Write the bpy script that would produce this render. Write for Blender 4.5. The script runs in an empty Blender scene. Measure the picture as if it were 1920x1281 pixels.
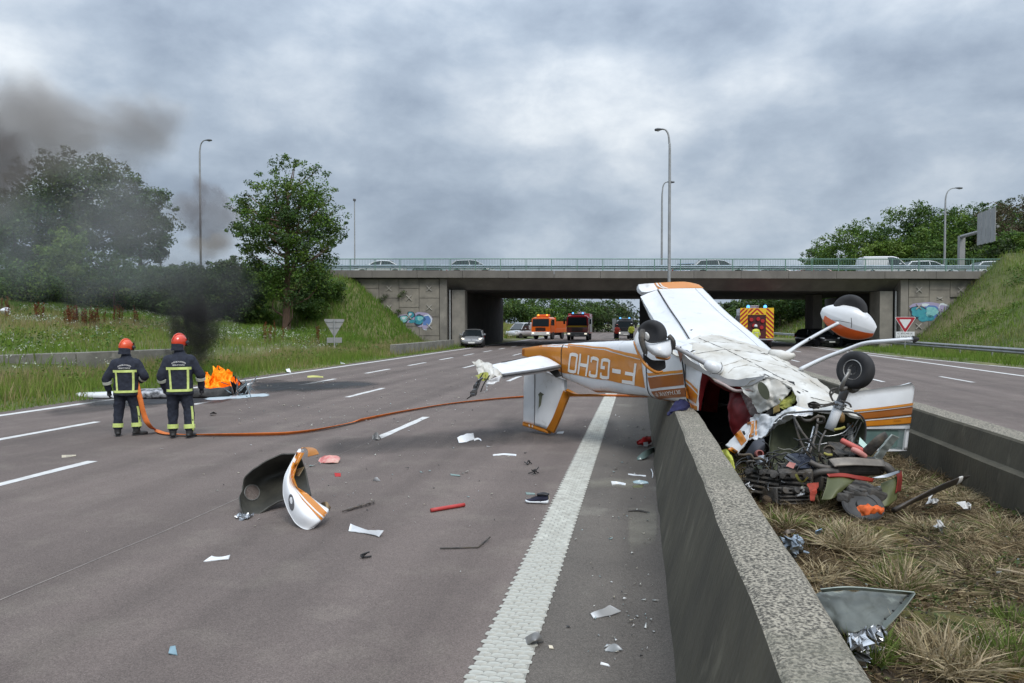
import bpy, bmesh, math, random
import numpy as np
from mathutils import Vector, Matrix, noise
from mathutils.bvhtree import BVHTree
SC = bpy.context.scene
COL = SC.collection
R = math.radians
rng = np.random.default_rng(7)
random.seed(7)
# camera
YAW, PITCH, EYE, FPX = R(9.8), R(1.38), 1.9, 1387.0
cam_data = bpy.data.cameras.new('camera')
cam_data.sensor_width = 36.0
cam_data.lens = FPX * 36.0 / 1920.0
cam_data.clip_start = 0.1
cam_data.clip_end = 3000.0
cam = bpy.data.objects.new('camera', cam_data)
COL.objects.link(cam)
cam.location = (0, 0, EYE)
cam.rotation_euler = (R(90) - PITCH, 0, YAW)
SC.camera = cam
C0 = Vector((0, 0, EYE))
RIGHT = Vector((math.cos(YAW), math.sin(YAW), 0))
FWD = Vector((-math.sin(YAW) * math.cos(PITCH), math.cos(YAW) * math.cos(PITCH), -math.sin(PITCH)))
UP = RIGHT.cross(FWD)
def ray(px, py):
 return FWD + RIGHT * ((px - 960.0) / FPX) + UP * ((640.5 - py) / FPX)
def P(px, py, d):
 return C0 + ray(px, py) * d
def G(px, py, z=0.0):
 r = ray(px, py)
 return C0 + r * ((z - EYE) / r.z)
def AT(px, Y, z=0.0):
 """the point of height z standing at distance Y down the road, on the sight line of column px"""
 r = ray(px, 640.5)
 return Vector((r.x / r.y * Y, Y, z))
# world: overcast sky
world = bpy.data.worlds.new('World')
SC.world = world
world.use_nodes = True
wn, wl = world.node_tree.nodes, world.node_tree.links
wn.clear()
SUN_EL, SUN_ROT = R(52), R(150)
def wnode(t, **kw):
 n = wn.new(t)
 for k, v in kw.items():
  setattr(n, k, v)
 return n
def wmath(op, a, b=None, clamp=False):
 n = wnode('ShaderNodeMath', operation=op, use_clamp=clamp)
 for i, v in enumerate((a, b)):
  if v is None:
   continue
  if isinstance(v, (int, float)):
   n.inputs[i].default_value = v
  else:
   wl.new(v, n.inputs[i])
 return n.outputs[0]
sky = wnode('ShaderNodeTexSky', sky_type='NISHITA', sun_disc=False, sun_elevation=SUN_EL, sun_rotation=SUN_ROT,
   air_density=1.2, dust_density=2.0)
bg_sky = wnode('ShaderNodeBackground')
bg_sky.inputs[1].default_value = 0.07
wl.new(sky.outputs[0], bg_sky.inputs[0])
tc = wnode('ShaderNodeTexCoord')
sep = wnode('ShaderNodeSeparateXYZ')
wl.new(tc.outputs['Generated'], sep.inputs[0])
zc = wmath('MAXIMUM', sep.outputs[2], 0.0)
def wnoise(scale, detail, rough, dist=0.0, off=(0, 0, 0), stretch=(1, 1, 1)):
 mp = wnode('ShaderNodeMapping')
 mp.inputs['Location'].default_value = off
 mp.inputs['Scale'].default_value = stretch
 wl.new(tc.outputs['Generated'], mp.inputs[0])
 n = wnode('ShaderNodeTexNoise')
 n.inputs['Scale'].default_value = scale
 n.inputs['Detail'].default_value = detail
 n.inputs['Roughness'].default_value = rough
 n.inputs['Distortion'].default_value = dist
 wl.new(mp.outputs[0], n.inputs['Vector'])
 return n.outputs[0]
n_big = wnoise(2.3, 3, 0.5, 0.1, (0.35, 1.7, 0.4), (1.0, 1.0, 2.3))
n_mid = wnoise(4.6, 5, 0.48, 0.15, (0.3, 2.2, 2.0), (1.0, 1.0, 1.9))
n_fine = wnoise(11.0, 8, 0.60, 0.15, (1.7, 2.2, 1.1), (1.0, 1.0, 1.7))
mixed = wmath('ADD', wmath('ADD', wmath('MULTIPLY', n_big, 0.42), wmath('MULTIPLY', n_mid, 0.38)), wmath('MULTIPLY', n_fine, 0.20))
ramp = wnode('ShaderNodeValToRGB')
wl.new(mixed, ramp.inputs[0])
cr = ramp.color_ramp
cr.elements[0].position = 0.355
cr.elements[0].color = (0.170, 0.208, 0.268, 1)
cr.elements[1].position = 0.66
cr.elements[1].color = (0.61, 0.645, 0.675, 1)
for pos, c in ((0.43, (0.230, 0.278, 0.348, 1)), (0.50, (0.305, 0.360, 0.432, 1)), (0.57, (0.415, 0.465, 0.525, 1))):
 e = cr.elements.new(pos)
 e.color = c
# an overcast sky is brighter overhead than at the horizon (CIE overcast), with a pale band low down
hz = wmath('POWER', wmath('SUBTRACT', 1.0, wmath('MINIMUM', zc, 1.0)), 9.0)
gain = wmath('ADD', wmath('ADD', 0.86, wmath('MULTIPLY', wmath('MULTIPLY', zc, zc), 2.5)), wmath('MULTIPLY', hz, 0.30))
bg_cl = wnode('ShaderNodeBackground')
wl.new(ramp.outputs[0], bg_cl.inputs[0])
wl.new(gain, bg_cl.inputs[1])
mixs = wnode('ShaderNodeMixShader')
mixs.inputs[0].default_value = 0.93
wl.new(bg_sky.outputs[0], mixs.inputs[1])
wl.new(bg_cl.outputs[0], mixs.inputs[2])
wo = wnode('ShaderNodeOutputWorld')
wl.new(mixs.outputs[0], wo.inputs[0])
# sun behind the cloud
sd = bpy.data.lights.new('sun', 'SUN')
sd.energy = 1.5
sd.angle = R(28)
sd.color = (1.0, 0.965, 0.92)
sun = bpy.data.objects.new('sun', sd)
COL.objects.link(sun)
sun.rotation_euler = (R(90) - SUN_EL, 0, R(180) - SUN_ROT)
sun.location = (0, 0, 60)
vs = SC.view_settings
SC.display_settings.display_device = 'sRGB'
vs.view_transform = 'Standard'
vs.look = 'None'
vs.exposure = 0.55
vs.gamma = 1.0
try:
 vs.use_curve_mapping = False
except Exception:
 pass
SC.render.engine = 'CYCLES'
SC.cycles.use_denoising = True
SC.cycles.max_bounces = 8
SC.cycles.diffuse_bounces = 3
SC.cycles.glossy_bounces = 3
SC.cycles.transmission_bounces = 4
SC.cycles.transparent_max_bounces = 24
SC.cycles.volume_bounces = 1
SC.cycles.volume_step_rate = 0.6
SC.cycles.volume_max_steps = 256
SC.cycles.sample_clamp_indirect = 6.0
# materials
MATS = {}
def M(name, c1=(0.5, 0.5, 0.5), c2=None, scale=4.0, rough=0.6, metal=0.0, bump=0.0, bscale=30.0, detail=5.0, stretch=(1, 1, 1),
      emit=None, estr=0.0, spec=0.5, alpha=None, lo=0.35, hi=0.65, c3=None, s3=1.0, lo3=0.55, hi3=0.7, coat=0.0, attr=None, transl=0.0):
 if name in MATS:
  return MATS[name]
 m = bpy.data.materials.new(name)
 m.use_nodes = True
 nt = m.node_tree
 nd, lk = nt.nodes, nt.links
 nd.clear()
 out = nd.new('ShaderNodeOutputMaterial')
 b = nd.new('ShaderNodeBsdfPrincipled')
 b.inputs['Roughness'].default_value = rough
 b.inputs['Metallic'].default_value = metal
 b.inputs['Specular IOR Level'].default_value = spec
 b.inputs['Coat Weight'].default_value = coat
 b.inputs['Base Color'].default_value = (*c1, 1)
 t = nd.new('ShaderNodeTexCoord')
 mp = nd.new('ShaderNodeMapping')
 mp.inputs['Scale'].default_value = stretch
 lk.new(t.outputs['Object'], mp.inputs[0])
 col = None
 if attr:
  a = nd.new('ShaderNodeAttribute')
  a.attribute_name = attr
  col = a.outputs['Color']
 def mixc(prev, cprev, cnext, sc, l, h, det):
  n = nd.new('ShaderNodeTexNoise')
  n.inputs['Scale'].default_value = sc
  n.inputs['Detail'].default_value = det
  n.inputs['Roughness'].default_value = 0.6
  lk.new(mp.outputs[0], n.inputs['Vector'])
  mr = nd.new('ShaderNodeMapRange')
  mr.inputs['From Min'].default_value = l
  mr.inputs['From Max'].default_value = h
  lk.new(n.outputs[0], mr.inputs['Value'])
  mx = nd.new('ShaderNodeMix')
  mx.data_type = 'RGBA'
  lk.new(mr.outputs[0], mx.inputs['Factor'])
  if prev is None:
   mx.inputs['A'].default_value = (*cprev, 1)
  else:
   lk.new(prev, mx.inputs['A'])
  mx.inputs['B'].default_value = (*cnext, 1)
  return mx.outputs['Result']
 if c2 is not None:
  col = mixc(col, c1, c2, scale, lo, hi, detail)
 if c3 is not None:
  col = mixc(col, c1, c3, s3, lo3, hi3, 4.0)
 if col is not None:
  lk.new(col, b.inputs['Base Color'])
 if bump:
  n = nd.new('ShaderNodeTexNoise')
  n.inputs['Scale'].default_value = bscale
  n.inputs['Detail'].default_value = 4.0
  lk.new(mp.outputs[0], n.inputs['Vector'])
  bp = nd.new('ShaderNodeBump')
  bp.inputs['Strength'].default_value = bump
  bp.inputs['Distance'].default_value = 0.02
  lk.new(n.outputs[0], bp.inputs['Height'])
  lk.new(bp.outputs[0], b.inputs['Normal'])
 if emit is not None:
  b.inputs['Emission Color'].default_value = (*emit, 1)
  b.inputs['Emission Strength'].default_value = estr
 if alpha is not None:
  b.inputs['Alpha'].default_value = alpha
 sh = b.outputs[0]
 if transl:
  tr = nd.new('ShaderNodeBsdfTranslucent')
  if col is not None:
   lk.new(col, tr.inputs[0])
  else:
   tr.inputs[0].default_value = (*c1, 1)
  mxs = nd.new('ShaderNodeMixShader')
  mxs.inputs[0].default_value = transl
  lk.new(sh, mxs.inputs[1])
  lk.new(tr.outputs[0], mxs.inputs[2])
  sh = mxs.outputs[0]
 lk.new(sh, out.inputs['Surface'])
 MATS[name] = m
 return m
# mesh helpers
ORG = {}
def props(o, label=None, cat=None, group=None, kind=None):
 for k, v in (('label', label), ('category', cat), ('group', group), ('kind', kind)):
  if v:
   o[k] = v
 return o
def thing(name, label, cat, loc=(0, 0, 0), group=None, kind=None):
 o = bpy.data.objects.new(name, None)
 COL.objects.link(o)
 o.location = loc
 o.empty_display_size = 0.3
 ORG[o] = Vector(loc)
 return props(o, label, cat, group, kind)
def link_mesh(name, me, parent=None, origin=None, **kw):
 o = bpy.data.objects.new(name, me)
 COL.objects.link(o)
 if parent is not None:
  o.parent = parent
  ORG[o] = ORG[parent]
 else:
  o.location = origin
  ORG[o] = Vector(origin)
 return props(o, **kw)
def add(name, V, F, mats, parent=None, smooth=False, mi=None, origin=None, **kw):
 V = np.asarray([tuple(v) for v in V] if not isinstance(V, np.ndarray) else V, dtype=np.float64)
 if parent is not None:
  org = np.array(ORG[parent])
 elif origin is not None:
  org = np.array(origin)
 else:
  lo, hi = V.min(0), V.max(0)
  org = np.array([(lo[0] + hi[0]) / 2, (lo[1] + hi[1]) / 2, lo[2]])
 me = bpy.data.meshes.new(name)
 me.from_pydata((V - org).tolist(), [], [tuple(f) for f in F])
 if not isinstance(mats, (list, tuple)):
  mats = [mats]
 for m in mats:
  me.materials.append(m)
 if mi is not None:
  me.polygons.foreach_set('material_index', np.asarray(mi, dtype=np.int32))
 if smooth:
  me.polygons.foreach_set('use_smooth', np.ones(len(me.polygons), dtype=bool))
 me.update()
 return link_mesh(name, me, parent, org, **kw)
class MB:
 """collects shapes that make up ONE mesh"""
 def __init__(self):
  self.V, self.F, self.I = [], [], []
  self.cur = 0
 def put(self, V, F, i=None):
  o = len(self.V)
  self.V += [tuple(v) for v in V]
  self.F += [tuple(k + o for k in f) for f in F]
  self.I += [self.cur if i is None else i] * len(F)
  return self
 def box(self, c, s, rz=0.0, m=None, i=None, taper=1.0):
  x, y, z = s[0] / 2, s[1] / 2, s[2] / 2
  pts = [(-x, -y, -z), (x, -y, -z), (x, y, -z), (-x, y, -z), (-x * taper, -y * taper, z), (x * taper, -y * taper, z), (x * taper, y * taper, z), (-x * taper, y * taper, z)]
  mt = m if m is not None else Matrix.Rotation(rz, 3, 'Z')
  return self.put([mt @ Vector(p) + Vector(c) for p in pts], BOXF, i)
 def bevbox(self, c, s, b=0.02, rz=0.0, i=None, m=None):
  x, y, z = s[0] / 2, s[1] / 2, s[2] / 2
  bm = bmesh.new()
  bmesh.ops.create_cube(bm, size=1.0)
  for v in bm.verts:
   v.co = Vector((v.co.x * s[0], v.co.y * s[1], v.co.z * s[2]))
  bmesh.ops.bevel(bm, geom=bm.edges[:], offset=b, segments=2, affect='EDGES', profile=0.6)
  mt = m if m is not None else Matrix.Rotation(rz, 3, 'Z')
  bm.verts.index_update()
  V = [mt @ v.co + Vector(c) for v in bm.verts]
  F = [[v.index for v in f.verts] for f in bm.faces]
  bm.free()
  return self.put(V, F, i)
 def tube(self, pts, r, n=8, sub=0, i=None, caps=True, flat=None, up=None):
  V, F = tube_geo(pts, r, n, sub, caps, flat, up)
  return self.put(V, F, i)
 def lathe(self, prof, o, ax, n=20, i=None, ref=None):
  V, F = lathe_geo(prof, o, ax, n, ref)
  return self.put(V, F, i)
 def build(self, name, mats, parent=None, smooth=False, **kw):
  return add(name, self.V, self.F, mats, parent, smooth, mi=self.I, **kw)
BOXF = [(0, 3, 2, 1), (4, 5, 6, 7), (0, 1, 5, 4), (1, 2, 6, 5), (2, 3, 7, 6), (3, 0, 4, 7)]
def spline(pts, sub):
 pts = [Vector(p) for p in pts]
 if sub <= 0 or len(pts) < 3:
  return pts
 out = []
 n = len(pts)
 for k in range(n - 1):
  p0, p1, p2, p3 = pts[max(k - 1, 0)], pts[k], pts[k + 1], pts[min(k + 2, n - 1)]
  for j in range(sub):
   t = j / sub
   out.append(0.5 * ((2 * p1) + (p2 - p0) * t + (2 * p0 - 5 * p1 + 4 * p2 - p3) * t * t + (3 * p1 - p0 - 3 * p2 + p3) * t ** 3))
 out.append(pts[-1])
 return out
def tube_geo(pts, r, n=8, sub=0, caps=True, flat=None, up=None):
 k0 = len(pts)
 sp = spline(pts, sub)
 if isinstance(r, (int, float)):
  rr = [r] * len(sp)
 else:
  x = np.linspace(0, 1, len(sp))
  rr = np.interp(x, np.linspace(0, 1, len(r)), r).tolist()
 V, F = [], []
 prev = None
 for k, p in enumerate(sp):
  t = (sp[min(k + 1, len(sp) - 1)] - sp[max(k - 1, 0)])
  if t.length < 1e-9:
   t = Vector((0, 0, 1))
  t.normalize()
  if up is not None:
   a = Vector(up).cross(t)
   if a.length < 1e-4:
    a = t.orthogonal()
  elif prev is None:
   a = t.orthogonal()
  else:
   a = prev - t * prev.dot(t)
   if a.length < 1e-6:
    a = t.orthogonal()
  a.normalize()
  prev = a
  b = t.cross(a)
  for j in range(n):
   an = 2 * math.pi * j / n
   V.append(p + a * (math.cos(an) * rr[k]) + b * (math.sin(an) * rr[k] * (flat if flat else 1.0)))
 for k in range(len(sp) - 1):
  for j in range(n):
   j2 = (j + 1) % n
   F.append((k * n + j, k * n + j2, (k + 1) * n + j2, (k + 1) * n + j))
 if caps:
  F.append(tuple(range(n - 1, -1, -1)))
  F.append(tuple((len(sp) - 1) * n + j for j in range(n)))
 return V, F
def lathe_geo(prof, o, ax, n=20, ref=None):
 """prof: (distance along axis, radius)"""
 ax = Vector(ax).normalized()
 a = Vector(ref).normalized() if ref is not None else ax.orthogonal().normalized()
 b = ax.cross(a)
 o = Vector(o)
 V, F = [], []
 for (h, r) in prof:
  for j in range(n):
   an = 2 * math.pi * j / n
   V.append(o + ax * h + a * (math.cos(an) * r) + b * (math.sin(an) * r))
 for k in range(len(prof) - 1):
  for j in range(n):
   j2 = (j + 1) % n
   F.append((k * n + j, k * n + j2, (k + 1) * n + j2, (k + 1) * n + j))
 if prof[0][1] > 1e-4:
  F.append(tuple(range(n - 1, -1, -1)))
 if prof[-1][1] > 1e-4:
  F.append(tuple((len(prof) - 1) * n + j for j in range(n)))
 return V, F
def nz(v, s, amp, seed=0.0):
 q = Vector(v) * s + Vector((seed, seed * 1.7, seed * 0.3))
 return noise.noise_vector(q) * amp
def gridpatch(name, rows, mat, parent=None, nu=6, nv=6, amp=0.0, sc=4.0, thick=0.004, off=0.0, smooth=True, seed=0.0, jag=0.0, sharp=False, **kw):
 """rows: lists of points (same length); a smooth sheet through them, crumpled by noise, with thickness"""
 rows = [spline(r, nu if not sharp else 0) if not sharp else lin(r, nu) for r in rows]
 cols = list(zip(*rows))
 cols = [spline(list(c), nv) if not sharp else lin(list(c), nv) for c in cols]
 grid = [list(x) for x in zip(*cols)]
 nr, nc = len(grid), len(grid[0])
 nrm = [[None] * nc for _ in range(nr)]
 for i in range(nr):
  for j in range(nc):
   du = grid[i][min(j + 1, nc - 1)] - grid[i][max(j - 1, 0)]
   dv = grid[min(i + 1, nr - 1)][j] - grid[max(i - 1, 0)][j]
   n = du.cross(dv)
   if n.length < 1e-12:
    n = Vector((0, 0, 1))
   n.normalize()
   nrm[i][j] = n
 # normals towards the camera side so that 'off' always means outwards as seen
 avg = Vector((0, 0, 0))
 for i in range(nr):
  for j in range(nc):
   avg += nrm[i][j]
 s = 1.0 if avg.dot(C0 - grid[nr // 2][nc // 2]) > 0 else -1.0
 V = []
 for lay in (0, 1):
  for i in range(nr):
   for j in range(nc):
    p = grid[i][j]
    q = p.copy()
    if amp:
     q += nz(p, sc, amp, seed) + nz(p, sc * 2.7, amp * 0.45, seed + 5)
    if amp >= .02:
     q += nrm[i][j] * ((0.3 - abs(noise.noise(p * (sc * 1.3) + Vector((seed, 2, 1))))) * amp * 1.5 + (0.2 - abs(noise.noise(p * (sc * 3.1) + Vector((seed, 7, 3))))) * amp * .7)
    if jag and (i in (0, nr - 1) or j in (0, nc - 1)):
     q += nz(p, 23.0, jag, seed + 9)
    q += nrm[i][j] * s * (off - lay * thick)
    V.append(q)
 F = []
 N = nr * nc
 for i in range(nr - 1):
  for j in range(nc - 1):
   a, b, c, d = i * nc + j, i * nc + j + 1, (i + 1) * nc + j + 1, (i + 1) * nc + j
   F.append((a, b, c, d) if s > 0 else (d, c, b, a))
   F.append((N + d, N + c, N + b, N + a) if s > 0 else (N + a, N + b, N + c, N + d))
 for i in range(nr - 1):
  for j in (0, nc - 1):
   a, d = i * nc + j, (i + 1) * nc + j
   F.append((a, d, N + d, N + a))
 for j in range(nc - 1):
  for i in (0, nr - 1):
   a, b = i * nc + j, i * nc + j + 1
   F.append((a, N + a, N + b, b))
 o = add(name, V, F, mat, parent, False, **kw)
 if smooth:
  sm = np.zeros(len(o.data.polygons), dtype=bool)
  sm[:2 * (nr - 1) * (nc - 1)] = True
  o.data.polygons.foreach_set('use_smooth', sm)
 return o
def lin(pts, n):
 pts = [Vector(p) for p in pts]
 out = []
 for a, b in zip(pts[:-1], pts[1:]):
  for j in range(n):
   out.append(a.lerp(b, j / n))
 out.append(pts[-1])
 return out
def polyplate(name, pts, mat, parent=None, thick=0.006, amp=0.0, sc=6.0, cuts=0, seed=0.0, smooth=False, toward=None, **kw):
 """a flat or crumpled plate with the given outline, with thickness away from the camera"""
 bm = bmesh.new()
 vs_ = [bm.verts.new(p) for p in pts]
 f = bm.faces.new(vs_)
 f.normal_update()
 n = f.normal.copy()
 t = toward if toward is not None else (C0 - Vector(pts[0]))
 if n.dot(t) < 0:
  f.normal_flip()
  n = -n
 bmesh.ops.triangulate(bm, faces=bm.faces[:])
 for _ in range(cuts):
  bmesh.ops.subdivide_edges(bm, edges=bm.edges[:], cuts=1, use_grid_fill=True)
 if amp:
  for v in bm.verts:
   v.co += nz(v.co, sc, amp, seed) + nz(v.co, sc * 3, amp * 0.4, seed + 3)
 r = bmesh.ops.extrude_face_region(bm, geom=bm.faces[:])
 ex = [g for g in r['geom'] if isinstance(g, bmesh.types.BMVert)]
 # extruded copy becomes the back
 for v in ex:
  v.co -= n * thick
 bmesh.ops.recalc_face_normals(bm, faces=bm.faces[:])
 bm.verts.index_update()
 V = [v.co.copy() for v in bm.verts]
 F = [[v.index for v in fc.verts] for fc in bm.faces]
 bm.free()
 return add(name, V, F, mat, parent, smooth, **kw)
def children(o):
 return [c for c in bpy.data.objects if c.parent == o]
KIDS = {}
def copy_tree(o, parent=None):
 c = o.copy()
 COL.objects.link(c)
 if parent is not None:
  c.parent = parent
 ORG[c] = ORG.get(o, Vector((0, 0, 0)))
 for ch in children(o):
  copy_tree(ch, c)
 return c
def dup(o, loc, rz=0.0, sc=1.0, label=None, cat=None, group=None):
 c = copy_tree(o)
 c.location = loc
 c.rotation_euler = (0, 0, rz)
 c.scale = (sc, sc, sc) if isinstance(sc, (int, float)) else sc
 return props(c, label, cat, group)
def text_mesh(body, align=None):
 cu = bpy.data.curves.new('writing', 'FONT')
 cu.body = body
 cu.resolution_u = 3
 o = bpy.data.objects.new('writing', cu)
 COL.objects.link(o)
 bpy.context.view_layer.update()
 dg = bpy.context.evaluated_depsgraph_get()
 me = bpy.data.meshes.new_from_object(o.evaluated_get(dg))
 V = np.array([v.co[:] for v in me.vertices])
 F = [tuple(p.vertices) for p in me.polygons]
 bpy.data.objects.remove(o)
 bpy.data.meshes.remove(me)
 bpy.data.curves.remove(cu)
 V[:, 0] = (V[:, 0] - V[:, 0].min()) / max(1e-6, np.ptp(V[:, 0]))
 V[:, 1] = (V[:, 1] - V[:, 1].min()) / max(1e-6, np.ptp(V[:, 1]))
 return V, F
def remeshed(V, F, voxel=0.014, smooth_it=3):
 """one continuous surface from overlapping closed shapes"""
 me = bpy.data.meshes.new('tmp')
 me.from_pydata([tuple(v) for v in V], [], [tuple(f) for f in F])
 o = bpy.data.objects.new('tmp', me)
 COL.objects.link(o)
 md = o.modifiers.new('r', 'REMESH')
 md.mode = 'VOXEL'
 md.voxel_size = voxel
 ms = o.modifiers.new('s', 'SMOOTH')
 ms.iterations = smooth_it
 ms.factor = 0.5
 bpy.context.view_layer.update()
 dg = bpy.context.evaluated_depsgraph_get()
 me2 = bpy.data.meshes.new_from_object(o.evaluated_get(dg))
 V2 = [v.co.copy() for v in me2.vertices]
 F2 = [tuple(p.vertices) for p in me2.polygons]
 bpy.data.objects.remove(o)
 bpy.data.meshes.remove(me)
 bpy.data.meshes.remove(me2)
 return V2, F2
def big_mesh(name, V, T, mat, cols=None, smooth=False, **kw):
 """fast triangle mesh from numpy arrays; cols are per-vertex colours"""
 me = bpy.data.meshes.new(name)
 parent = kw.pop('parent', None)
 org = np.array(ORG[parent]) if parent is not None else np.array(kw.pop('origin', (0, 0, 0)))
 me.vertices.add(len(V))
 me.vertices.foreach_set('co', (V - org).astype(np.float32).ravel())
 nt = len(T)
 me.loops.add(nt * 3)
 me.loops.foreach_set('vertex_index', T.astype(np.int32).ravel())
 me.polygons.add(nt)
 me.polygons.foreach_set('loop_start', np.arange(0, nt * 3, 3, dtype=np.int32))
 me.polygons.foreach_set('loop_total', np.full(nt, 3, dtype=np.int32))
 if smooth:
  me.polygons.foreach_set('use_smooth', np.ones(nt, dtype=bool))
 me.materials.append(mat)
 if cols is not None:
  at = me.color_attributes.new('tint', 'FLOAT_COLOR', 'POINT')
  c4 = np.ones((len(V), 4), dtype=np.float32)
  c4[:, :3] = cols
  at.data.foreach_set('color', c4.ravel())
 me.update(calc_edges=True)
 me.validate()
 return link_mesh(name, me, parent, org, **kw)
def blade_geo(base, tip, width, bend, cols, tipcol=None):
 """tapered bent grass blades: arrays base (N,3), tip vector (N,3), width (N,), bend vector (N,3)"""
 N = len(base)
 side = np.cross(tip, rng.normal(size=(N, 3)))
 side /= np.maximum(np.linalg.norm(side, axis=1, keepdims=True), 1e-6)
 side *= (width / 2)[:, None]
 m = base + tip * 0.55 + bend * 0.35
 e = base + tip + bend
 V = np.stack([base - side, base + side, m - side * 0.75, m + side * 0.75, e], 1).reshape(-1, 3)
 k = (np.arange(N) * 5)[:, None]
 T = np.concatenate([k + np.array([[0, 1, 3]]), k + np.array([[0, 3, 2]]), k + np.array([[2, 3, 4]])], 1).reshape(-1, 3)
 c = np.repeat(cols[:, None, :], 5, 1)
 if tipcol is not None:
  c[:, 4] = tipcol
  c[:, 2:4] = 0.5 * (cols[:, None, :] + tipcol[:, None, :])
 return V, T, c.reshape(-1, 3)
def merge_geo(parts):
 V, T, Cc, o = [], [], [], 0
 for v, t, c in parts:
  V.append(v)
  T.append(t + o)
  Cc.append(c)
  o += len(v)
 return np.concatenate(V), np.concatenate(T), np.concatenate(Cc)
# materials of the setting
m_asph = M('asphalt', (0.152, 0.123, 0.109), (0.128, 0.104, 0.093), scale=0.55, rough=0.88, bump=0.55, bscale=95, detail=9, c3=(0.176, 0.148, 0.127), s3=1.6, lo3=0.52, hi3=0.75, spec=0.3)
def asphalt_tune(m):
 """aggregate speckle and long wear streaks in the lanes"""
 nt = m.node_tree
 nd, lk = nt.nodes, nt.links
 b = next(n for n in nd if n.type == 'BSDF_PRINCIPLED')
 src = b.inputs['Base Color'].links[0].from_socket
 t = nd.new('ShaderNodeTexCoord')
 vor = nd.new('ShaderNodeTexVoronoi')
 vor.inputs['Scale'].default_value = 150.0
 lk.new(t.outputs['Object'], vor.inputs['Vector'])
 rgb = nd.new('ShaderNodeSeparateColor')
 lk.new(vor.outputs['Color'], rgb.inputs[0])
 mr = nd.new('ShaderNodeMapRange')
 mr.inputs['To Min'].default_value = 0.74
 mr.inputs['To Max'].default_value = 1.28
 lk.new(rgb.outputs[0], mr.inputs['Value'])
 n = nd.new('ShaderNodeTexNoise')
 n.inputs['Scale'].default_value = 1.0
 n.inputs['Detail'].default_value = 6
 mp = nd.new('ShaderNodeMapping')
 mp.inputs['Scale'].default_value = (1.25, 0.03, 1)
 lk.new(t.outputs['Object'], mp.inputs[0])
 lk.new(mp.outputs[0], n.inputs['Vector'])
 mr2 = nd.new('ShaderNodeMapRange')
 mr2.inputs['From Min'].default_value = 0.35
 mr2.inputs['From Max'].default_value = 0.65
 mr2.inputs['To Min'].default_value = 0.80
 mr2.inputs['To Max'].default_value = 1.14
 lk.new(n.outputs[0], mr2.inputs['Value'])
 n3 = nd.new('ShaderNodeTexNoise')
 n3.inputs['Scale'].default_value = 150.0
 n3.inputs['Detail'].default_value = 3
 lk.new(t.outputs['Object'], n3.inputs['Vector'])
 mr3 = nd.new('ShaderNodeMapRange')
 mr3.inputs['From Min'].default_value = 0.61
 mr3.inputs['From Max'].default_value = 0.72
 mr3.inputs['To Min'].default_value = 1.0
 mr3.inputs['To Max'].default_value = 2.0
 lk.new(n3.outputs[0], mr3.inputs['Value'])
 k = nd.new('ShaderNodeMath')
 k.operation = 'MULTIPLY'
 lk.new(mr.outputs[0], k.inputs[0])
 lk.new(mr2.outputs[0], k.inputs[1])
 k2 = nd.new('ShaderNodeMath')
 k2.operation = 'MULTIPLY'
 lk.new(k.outputs[0], k2.inputs[0])
 lk.new(mr3.outputs[0], k2.inputs[1])
 vm = nd.new('ShaderNodeVectorMath')
 vm.operation = 'SCALE'
 lk.new(src, vm.inputs[0])
 lk.new(k2.outputs[0], vm.inputs['Scale'])
 lk.new(vm.outputs[0], b.inputs['Base Color'])
asphalt_tune(m_asph)
m_shoulder = M('shoulder_asphalt', (0.132, 0.116, 0.100), (0.105, 0.093, 0.081), scale=0.8, rough=0.92, bump=0.5, bscale=95, detail=9, c3=(0.20, 0.185, 0.155), s3=0.9, lo3=0.60, hi3=0.75, spec=0.3)
asphalt_tune(m_shoulder)
m_line = M('road_paint', (0.66, 0.66, 0.64), (0.50, 0.49, 0.47), scale=5, rough=0.7, bump=0.2, bscale=120, detail=8, c3=(0.24, 0.22, 0.21), s3=9, lo3=0.66, hi3=0.74)
m_rib = M('ribbed_paint', (0.50, 0.50, 0.445), (0.33, 0.32, 0.28), scale=9, rough=0.65, bump=0.2, bscale=80, detail=6, attr=None)
m_ribbase = M('ribbed_paint_base', (0.32, 0.31, 0.27), (0.20, 0.195, 0.17), scale=12, rough=0.75, detail=6)
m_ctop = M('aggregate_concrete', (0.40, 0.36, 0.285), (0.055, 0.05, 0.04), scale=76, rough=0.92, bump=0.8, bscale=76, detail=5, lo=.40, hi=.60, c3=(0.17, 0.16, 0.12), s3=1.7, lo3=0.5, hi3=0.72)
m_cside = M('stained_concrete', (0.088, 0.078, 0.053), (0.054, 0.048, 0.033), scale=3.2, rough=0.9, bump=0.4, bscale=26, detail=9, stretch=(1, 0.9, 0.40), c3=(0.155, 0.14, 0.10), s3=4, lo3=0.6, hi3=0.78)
m_conc = M('bridge_concrete', (0.28, 0.258, 0.22), (0.185, 0.172, 0.148), scale=0.9, rough=0.9, bump=0.3, bscale=18, detail=9, c3=(0.13, 0.123, 0.11), s3=0.5, lo3=0.55, hi3=0.75)
m_concd = M('dark_bridge_concrete', (0.195, 0.18, 0.158), (0.135, 0.125, 0.11), scale=0.7, rough=0.92, bump=0.3, bscale=12, detail=9, stretch=(1, 1, 0.4), c3=(0.24, 0.225, 0.2), s3=1.2, lo3=0.62, hi3=0.78)
m_panel = M('facing_concrete', (0.285, 0.26, 0.215), (0.185, 0.17, 0.145), scale=1.1, rough=0.9, bump=0.3, bscale=20, detail=9, c3=(0.105, 0.098, 0.085), s3=0.6, lo3=0.52, hi3=0.70)
m_under = M('underbridge_concrete', (0.075, 0.07, 0.065), (0.05, 0.047, 0.044), scale=0.8, rough=0.95)  # one darker concrete for the deck, girder and inner walls under the bridge
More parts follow.
